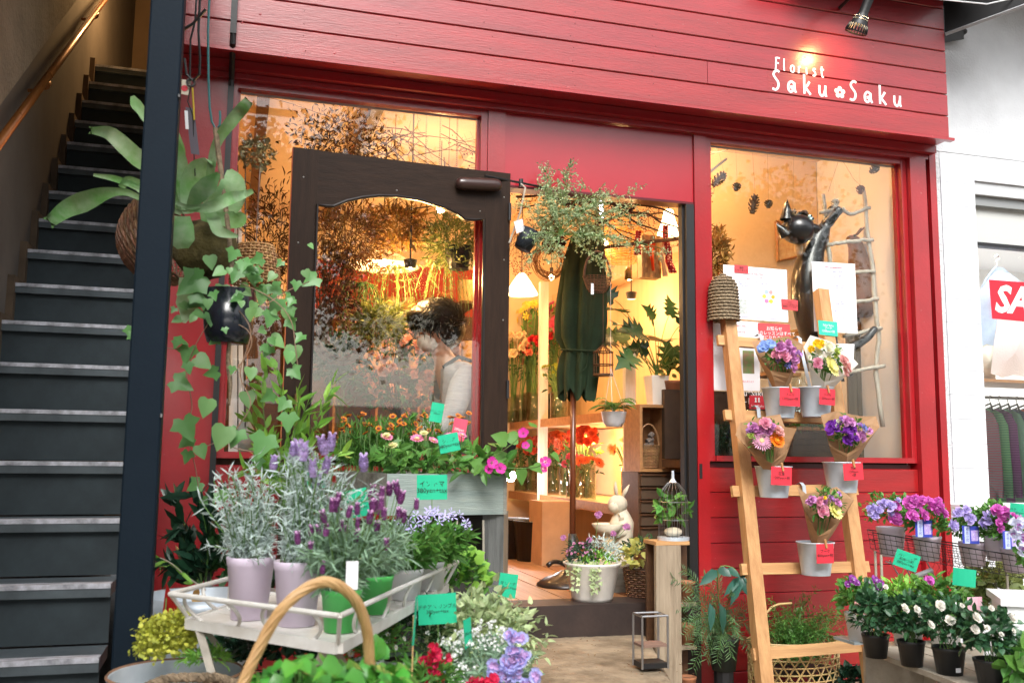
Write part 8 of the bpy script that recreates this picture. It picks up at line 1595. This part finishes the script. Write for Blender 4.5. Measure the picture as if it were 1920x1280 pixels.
# ================================================================ POTS AT THE RIGHT
PETP = f_double('pink_double_petunia', (.66, .14, .55), (.82, .45, .72), 8, 4, .4, 31); PETL = f_double('lilac_double_petunia', (.52, .44, .78), (.75, .72, .88), 8, 4, .4, 32); ROSW = f_double('white_rose', (.82, .80, .74), (.8, .75, .6), 9, 5, .25, 33)
def rackpot(cx, yt, yb, w, me, label, flx, seed, tagp=None, mx=None):
    d = 4.12-(cx-1670)/235*.35*1.0; c = PD(cx, yb, d); s = d/F; t = thing('potted_petunia', label, 'potted plant', c, 'petunias in the wire rack'); H_ = (yb-yt)*s; pot(t, c, w*s/2, w*s/2*.76, H_, LILAC); g = rng(seed)
    dome(MB(), c+A(0, 0, H_+27*s), (w*.86*s, w*.7*s, 32*s), 520, .024, .014, seed, -.5).build('foliage', L_MID, t, kind='stuff')
    for (px, py, sz) in flx:
        m_ = (me if g.random() > .15 else (mx or me)); fl(m_, t, PD(px, py, d-.07-.02*g.random()), A(g.normal()*.35, -1, .45+g.normal()*.25), sz*s*1.35)
    if tagp:
        tp = PD(*tagp, d-.075); tt = thing('plant_tag', tg_lb.pop(0), 'plant tag', tp, 'blue variety tags in the petunia pots'); ws, hs_ = 18.5*s, 16*s
        MB().obox(tp, (A(ws, 0, -.002), A(0, .0005, 0), A(0, 0, hs_))).build('card', mat('tag_blue', (.05, .07, .42), rough=.35), tt); MB().obox(tp-A(ws*.45, .001, 0), (A(ws*.3, 0, 0), A(0, .0004, 0), A(0, 0, hs_*.98))).build('pale_panel', mat('tag_pale', (.5, .58, .85), rough=.4), tt); MB().obox(tp+A(ws*.45, -.001, -hs_*.1), (A(ws*.42, 0, 0), A(0, .0004, 0), A(0, 0, hs_*.6))).build('printed_photo', mat('tag_photo', (.35, .22, .65), var=.9, vs=120, col2=(.6, .55, .8)), tt)
        put_text('和\n紙\n小\n町', hs_*.40, BLUEI, tt, tp-A(ws*.45, .0018, 0), (1, 0, 0), (0, -1, 0))
    return t
tg_lb = ['blue picture tag in the pink petunia pot behind the wire', 'blue picture tag in the lilac petunia pot', 'blue picture tag half hidden at the right edge of the photo']
rackpot(1672, 988, 1042, 52, PETL, 'lilac double petunia in the leftmost lilac pot of the wire rack', [(1630, 955, 14), (1638, 965, 16), (1650, 948, 14), (1668, 948, 17), (1678, 973, 20), (1668, 962, 14), (1657, 940, 9), (1684, 938, 9), (1637, 950, 12), (1681, 949, 14), (1648, 955, 12)], 1, None, PETP)
rackpot(1740, 1005, 1050, 50, PETP, 'bright pink double petunia with a blue tag in the wire rack', [(1703, 942, 21), (1710, 967, 20), (1732, 966, 17), (1752, 954, 20), (1723, 948, 12), (1740, 940, 16), (1765, 950, 14), (1770, 962, 14), (1730, 938, 14), (1758, 940, 14), (1715, 935, 14), (1748, 943, 14)], 2, (1732, 990))
rackpot(1826, 1016, 1060, 50, PETL, 'violet petunia in the third pot of the wire rack', [(1786, 984, 17), (1797, 960, 14), (1806, 963, 12), (1818, 972, 16), (1841, 982, 16), (1851, 974, 17), (1845, 968, 14), (1812, 955, 12), (1790, 965, 10), (1858, 962, 12)], 3, (1820, 1002))
rackpot(1868, 1005, 1050, 40, PETP, 'magenta petunia between the third and last pots of the wire rack', [(1870, 955, 16), (1880, 968, 18), (1872, 980, 12), (1875, 990, 14), (1892, 960, 12), (1862, 958, 12), (1885, 955, 10)], 5)
rackpot(1905, 1026, 1072, 52, PETP, 'pink petunia in the pot cut by the right edge of the photo', [(1900, 968, 14), (1912, 972, 12)], 4, (1896, 1012))
t = thing('wire_rack', 'dark wire grid rack on bent legs holding the lilac petunia pots', 'rack', PD(1780, 1100, 3.9)); mb = MB()
F0, F1 = PD(1636, 998, 4.12), PD(1930, 1045, 3.66); F0b, F1b = PD(1643, 1035, 4.12), PD(1935, 1085, 3.66); dn2 = F0b-F0; bk = A(.10, .17, 0)
for off_ in (A(0, 0, 0), bk):
    for q in np.linspace(0, 1, 26): p = F0+(F1-F0)*q+off_; mb.tube([p, p+dn2], .0012, 4)
    for q in np.linspace(0, 1, 5): mb.tube([F0+dn2*q+off_, F1+dn2*q+off_], .0013 if q else .0024, 4)
for q in np.linspace(0, 1, 16): p = F0+(F1-F0)*q+dn2; mb.tube([p, p+bk], .0012, 4)
for q in (0, 1): p = F0+(F1-F0)*q; [mb.tube([p+dn2*k_, p+dn2*k_+bk], .0018, 4) for k_ in (0, .5, 1)]
mb.build('wire_grid', WIRE, t, kind='stuff')
for px, py in ((1652, 1040), (1888, 1075)):
    p = PD(px, py, 3.95); MB().tube([p, p-A(0, 0, .12), p-A(0, 0, .16)+A(-.015, 0, 0), A(p[0]-.02, p[1], GZ)], .0055, 6).build('leg', DRIFT, t); MB().tube([p+bk, A(p[0]+bk[0], p[1]+bk[1], GZ)], .0055, 6).build('leg', DRIFT, t)
t = thing('pansy_bunch', 'white and pale blue ruffled pansies at the right edge of the photo', 'flowers', PD(1905, 1040, 3.3)); PAN = f_double('white_pansy', (.68, .72, .85), (.5, .2, .5), 6, 3, .5, 35)
for (px, py, sz) in ((1905, 985, 36), (1918, 1010, 34), (1915, 1030, 30), (1925, 985, 30), (1898, 1000, 20)): fl(PAN, t, PD(px, py, 3.3), (-.2, -1, .3), sz*3.3/F)
dome(MB(), PD(1925, 1040, 3.36), (.03, .03, .03), 60, .03, .02, 3, -1).build('foliage', L_MID, t, kind='stuff')
card_on_stake(1700, 1050, 3.55, .085, .062, -.32, .05, .09, 'ペチュニア\n和紙小町\n580yen+tax', label='green price card tilted below the pink petunias', fs=.013)
card_on_stake(1808, 1082, 3.4, .075, .062, -.08, 0, .09, '', label='plain green card among the white roses')
card_on_stake(1910, 958, 3.7, .060, .060, -.05, 0, .06, 'ペチュニア\n580yen', label='green card at the right edge above the pansies', fs=.012)
# folded wire chair with chicken mesh behind the rack
t = thing('folding_chair', 'thin folded wire chair with chicken mesh leaning under the rack', 'chair', PD(1740, 1150, 4.05)); 
for P in (((1668, 1050), (1735, 1160)), ((1690, 1048), (1745, 1150)), ((1735, 1048), (1790, 1150)), ((1660, 1052), (1700, 1065), (1780, 1110))): MB().tube([PD(x, y, 4.0) for x, y in P], .003, 5).build('rod', GALV, t)
MB().tube([PD(1708, 1083, 3.98), PD(1748, 1068, 3.98)], .011, 8).build('grip', mat('grey_grip', (.2, .2, .21), rough=.7), t); mb = MB()
for i in range(12):
    for j in range(9):
        p = PD(1755+i*12+(j % 2)*6, 1030+j*11, 4.02); q = PD(1761+i*12+(j % 2)*6, 1041+j*11, 4.02); r = PD(1749+i*12+(j % 2)*6, 1041+j*11, 4.02); mb.tube([r, p, q], .0009, 3, cap=False)
mb.build('chicken_wire', WIRE, t, kind='stuff')
# wooden crate with black potted roses
Ca, Cb2 = PD(1618, 1226, 3.55), PD(1850, 1283, 2.85); zc_ = (Ca[2]+Cb2[2])/2; dirc = nrm((Cb2-Ca)*A(1, 1, 0)); nin = nrm(np.cross((0, 0, 1), dirc)); Ca = A(Ca[0], Ca[1], 0); Le = 1.05
t = thing('rose_crate', 'grey wooden crate turned over as a bench for the black rose pots', 'crate', A(Ca[0], Ca[1], GZ))
def pl(a, l, w0, w1, z0, z1, nm, m): P = [a+nin*w0, a+dirc*l+nin*w0, a+dirc*l+nin*w1, a+nin*w1]; mb = MB(); mb.add([p+A(0, 0, z0) for p in P]+[p+A(0, 0, z1) for p in P], [(0, 3, 2, 1), (4, 5, 6, 7), (0, 1, 5, 4), (1, 2, 6, 5), (2, 3, 7, 6), (3, 0, 4, 7)]); mb.build(nm, m, t)
GW2 = mat('weathered_crate', (.42, .37, .30), rough=.8, var=.8, vs=5, stretch=(2, 2, 2), col2=(.26, .22, .17), bump=.6)
for k_ in range(2): pl(Ca, Le, .165*k_, .165*k_+.16, zc_-.018, zc_, 'top_board', GW2)
pl(Ca, .018, 0, .325, GZ, zc_-.019, 'end_board', GW2); pl(Ca+dirc*(Le-.018), .018, 0, .325, GZ, zc_-.019, 'end_board', GW2); pl(Ca+dirc*.02, Le-.04, .30, .315, GZ+.03, zc_-.06, 'back_board', GW2)
rp_l = [(1643, 1188, 1231, 50, 'leftmost black potted plant on the rose crate with few leaves'), (1710, 1200, 1247, 50, 'white rose bush in the second black pot on the crate'), (1781, 1212, 1262, 60, 'white rose bush in the third black pot with a price sticker'), (1862, 1235, 1284, 66, 'white rose bush in the largest black pot at the right')]
fxs = [[(1660, 1100, 10)], [(1695, 1140, 18), (1718, 1142, 15), (1725, 1152, 12), (1729, 1167, 7)], [(1744, 1171, 16), (1780, 1163, 20), (1762, 1135, 20), (1803, 1135, 10)], [(1827, 1180, 18), (1830, 1158, 20), (1897, 1159, 20), (1850, 1177, 12), (1858, 1140, 12), (1900, 1182, 10), (1877, 1189, 10)]]
for i, (cx, yt, yb, w, lb) in enumerate(rp_l):
    a_ = PZ(cx, yb, zc_+.001); d = dep(a_); s = d/F; t = thing('potted_rose', lb, 'potted plant', a_, 'black potted roses on the crate'); H_ = (yb-yt)*s*.98; pot(t, a_, w*s/2, w*s/2*.76, H_, BLKP); g = rng(80+i)
    dome(MB(), a_+A(0, 0, H_+.065), (w*.72*s, w*.66*s, 48*s), 420, .030, .020, 80+i, -.5).build('foliage', mat('leaf_rose', (.04, .12, .05), isl=.4, rough=.35, trl=.25), t, kind='stuff'); stems(MB(), a_+A(0, 0, H_*.8), a_+A(0, 0, H_+.06), (w*.7*s, w*.6*s, 40*s), 14, .0015, i).build('stems', STEM, t, kind='stuff')
    for (px, py, sz) in fxs[i]: fl(ROSW, t, PD(px, py, d-.04-.03*g.random()), A(g.normal()*.3, -1, .6), sz*s*1.0)
    if i == 2: MB().obox(PD(1797, 1256, d-w*s*.42), (A(.009, 0, 0), A(0, .0006, 0), A(0, 0, .007))).build('sticker', WHITE, t)
# white pot and green mass behind
c = PD(1613, 1199, 3.7); s = 3.7/F; t = thing('white_potted_petunia', 'magenta edged petunia in a white pot on the ladder rung end', 'potted plant', c); pot(t, c, 27*s, 20*s, 50*s, WHITEP); dome(MB(), c+A(0, 0, 75*s), (42*s, 36*s, 34*s), 330, .034, .020, 90, -.5).build('foliage', L_MID, t, kind='stuff')
PMW = f_double('purple_white_petunia', (.38, .08, .45), (.7, .55, .75), 6, 3, .4, 36)
for (px, py, sz) in ((1597, 1087, 18), (1588, 1095, 12), (1606, 1092, 12), (1640, 1088, 16), (1648, 1096, 18), (1642, 1102, 12), (1622, 1127, 16), (1625, 1090, 9)): fl(PMW, t, PD(px, py, 3.6), (g.normal()*.3, -1, .5), sz*s*1.15)
MB().obox(PD(1614, 1138, 3.56), (A(.026, 0, 0), A(0, .0006, 0), A(0, 0, .026))).single('plant_tag', mat('pink_white_tag', (.72, .5, .48), var=.8, vs=40, col2=(.75, .2, .2)), 'pink and white picture tag in the white petunia pot', 'plant tag')
MB().obox(PD(1828, 1138, 3.2), (A(.030, 0, 0), A(0, .0006, 0), A(0, 0, .034))).single('plant_tag', mat('pink_rose_tag', (.72, .55, .6), var=.8, vs=40, col2=(.7, .3, .42)), 'large pink picture tag standing among the white roses', 'plant tag')
MB().box(tuple(c+A(-.05, -.03, -.012)), tuple(c+A(.06, .10, -.001))).single('glass_shelf', mat('grey_shelf', (.3, .35, .36), rough=.3), 'thin grey shelf under the white petunia pot', 'shelf')
for i, (px, py, w, lb) in enumerate(((1700, 1130, 60, 'leafy light green plant behind the leftmost rose pots'), (1770, 1125, 60, 'bushy bright green plant in the middle behind the roses'))):
    c = PD(px, py, 3.75-i*.15); s = 3.7/F; t = thing('leafy_plant', lb, 'potted plant', A(c[0], c[1], GZ), 'green plants behind the roses'); pot(t, A(c[0], c[1], c[2]-.16), .06, .05, .11, WHITEP); MB().box((c[0]-.09, c[1]-.09, GZ), (c[0]+.09, c[1]+.09, c[2]-.162)).build('block', GW2, t); dome(MB(), c, (w*s, 45*s, 40*s), 420, .040, .020, 95+i, -.5).build('foliage', L_LITE if i == 0 else L_MID, t, kind='stuff')
    if i == 0: fl(PETP, t, PD(1742, 1088, 3.5), (0, -1, .6), 20*s)
bunch('yellow_green_shrub', 'yellow green shrub behind the wire rack', 'plant', PD(1860, 1100, 4.1), (.13, .1, .09), 300, .06, L_OLIVE, .035, seed=97, stem=PD(1860, 1170, 4.1))
bunch('low_ground_cover', 'dark leaves at the foot of the red wall beside the crate', 'plant', PY(1590, 1278, -.3), (.16, .1, .05), 200, .06, L_DEEP, .035, seed=98, up=-.1)
bunch('corner_leaves', 'large dark green leaves in the lower right corner', 'plant', PD(1912, 1255, 2.9), (.04, .05, .06), 60, .07, L_MID, .045, seed=99)
# white stool
t = thing('white_stool', 'white painted stool cut off by the right edge of the photo', 'stool', PD(1905, 1200, 3.0)); a = PD(1876, 1122, 3.0); zt_s = a[2]
e1 = A(.86, -.5, 0); e2 = A(.55, .83, 0); a = A(a[0], a[1], 0)
def sbox(u0, u1, v0, v1, z0, z1, nm): P = [a+e1*u0+e2*v0, a+e1*u1+e2*v0, a+e1*u1+e2*v1, a+e1*u0+e2*v1]; MB().add([p+A(0, 0, z0) for p in P]+[p+A(0, 0, z1) for p in P], [(0, 3, 2, 1), (4, 5, 6, 7), (0, 1, 5, 4), (1, 2, 6, 5), (2, 3, 7, 6), (3, 0, 4, 7)]).build(nm, mat('white_gloss', (.72, .73, .74), rough=.3), t)
sbox(0, .3, 0, .26, zt_s-.022, zt_s, 'seat'); sbox(.02, .28, .012, .03, zt_s-.065, zt_s-.023, 'apron'); sbox(.012, .03, .032, .24, zt_s-.065, zt_s-.023, 'apron')
for (u, v) in ((.008, .008), (.26, .008), (.008, .23), (.26, .23)): sbox(u, u+.03, v, v+.03, GZ, zt_s-.066, 'leg')
# dry leaves and crumbs on the entrance slab
mb = MB(); g = rng(111); n_ = 120; P = np.c_[1.0+g.random(n_)*1.0, -1.0+g.random(n_)*.95, np.full(n_, .010)]; mb.scat(T_OV, P, np.c_[g.normal(size=(n_, 2)), np.zeros(n_)], A(0, 0, 1)+g.normal(size=(n_, 3))*.3, .005+.012*g.random(n_)**2, .005)
o = mb.build('fallen_leaves', L_DRY, None); o['kind'] = 'stuff'; o['label'] = 'fallen petals and dry leaf crumbs scattered over the concrete slab'; o['category'] = 'litter'
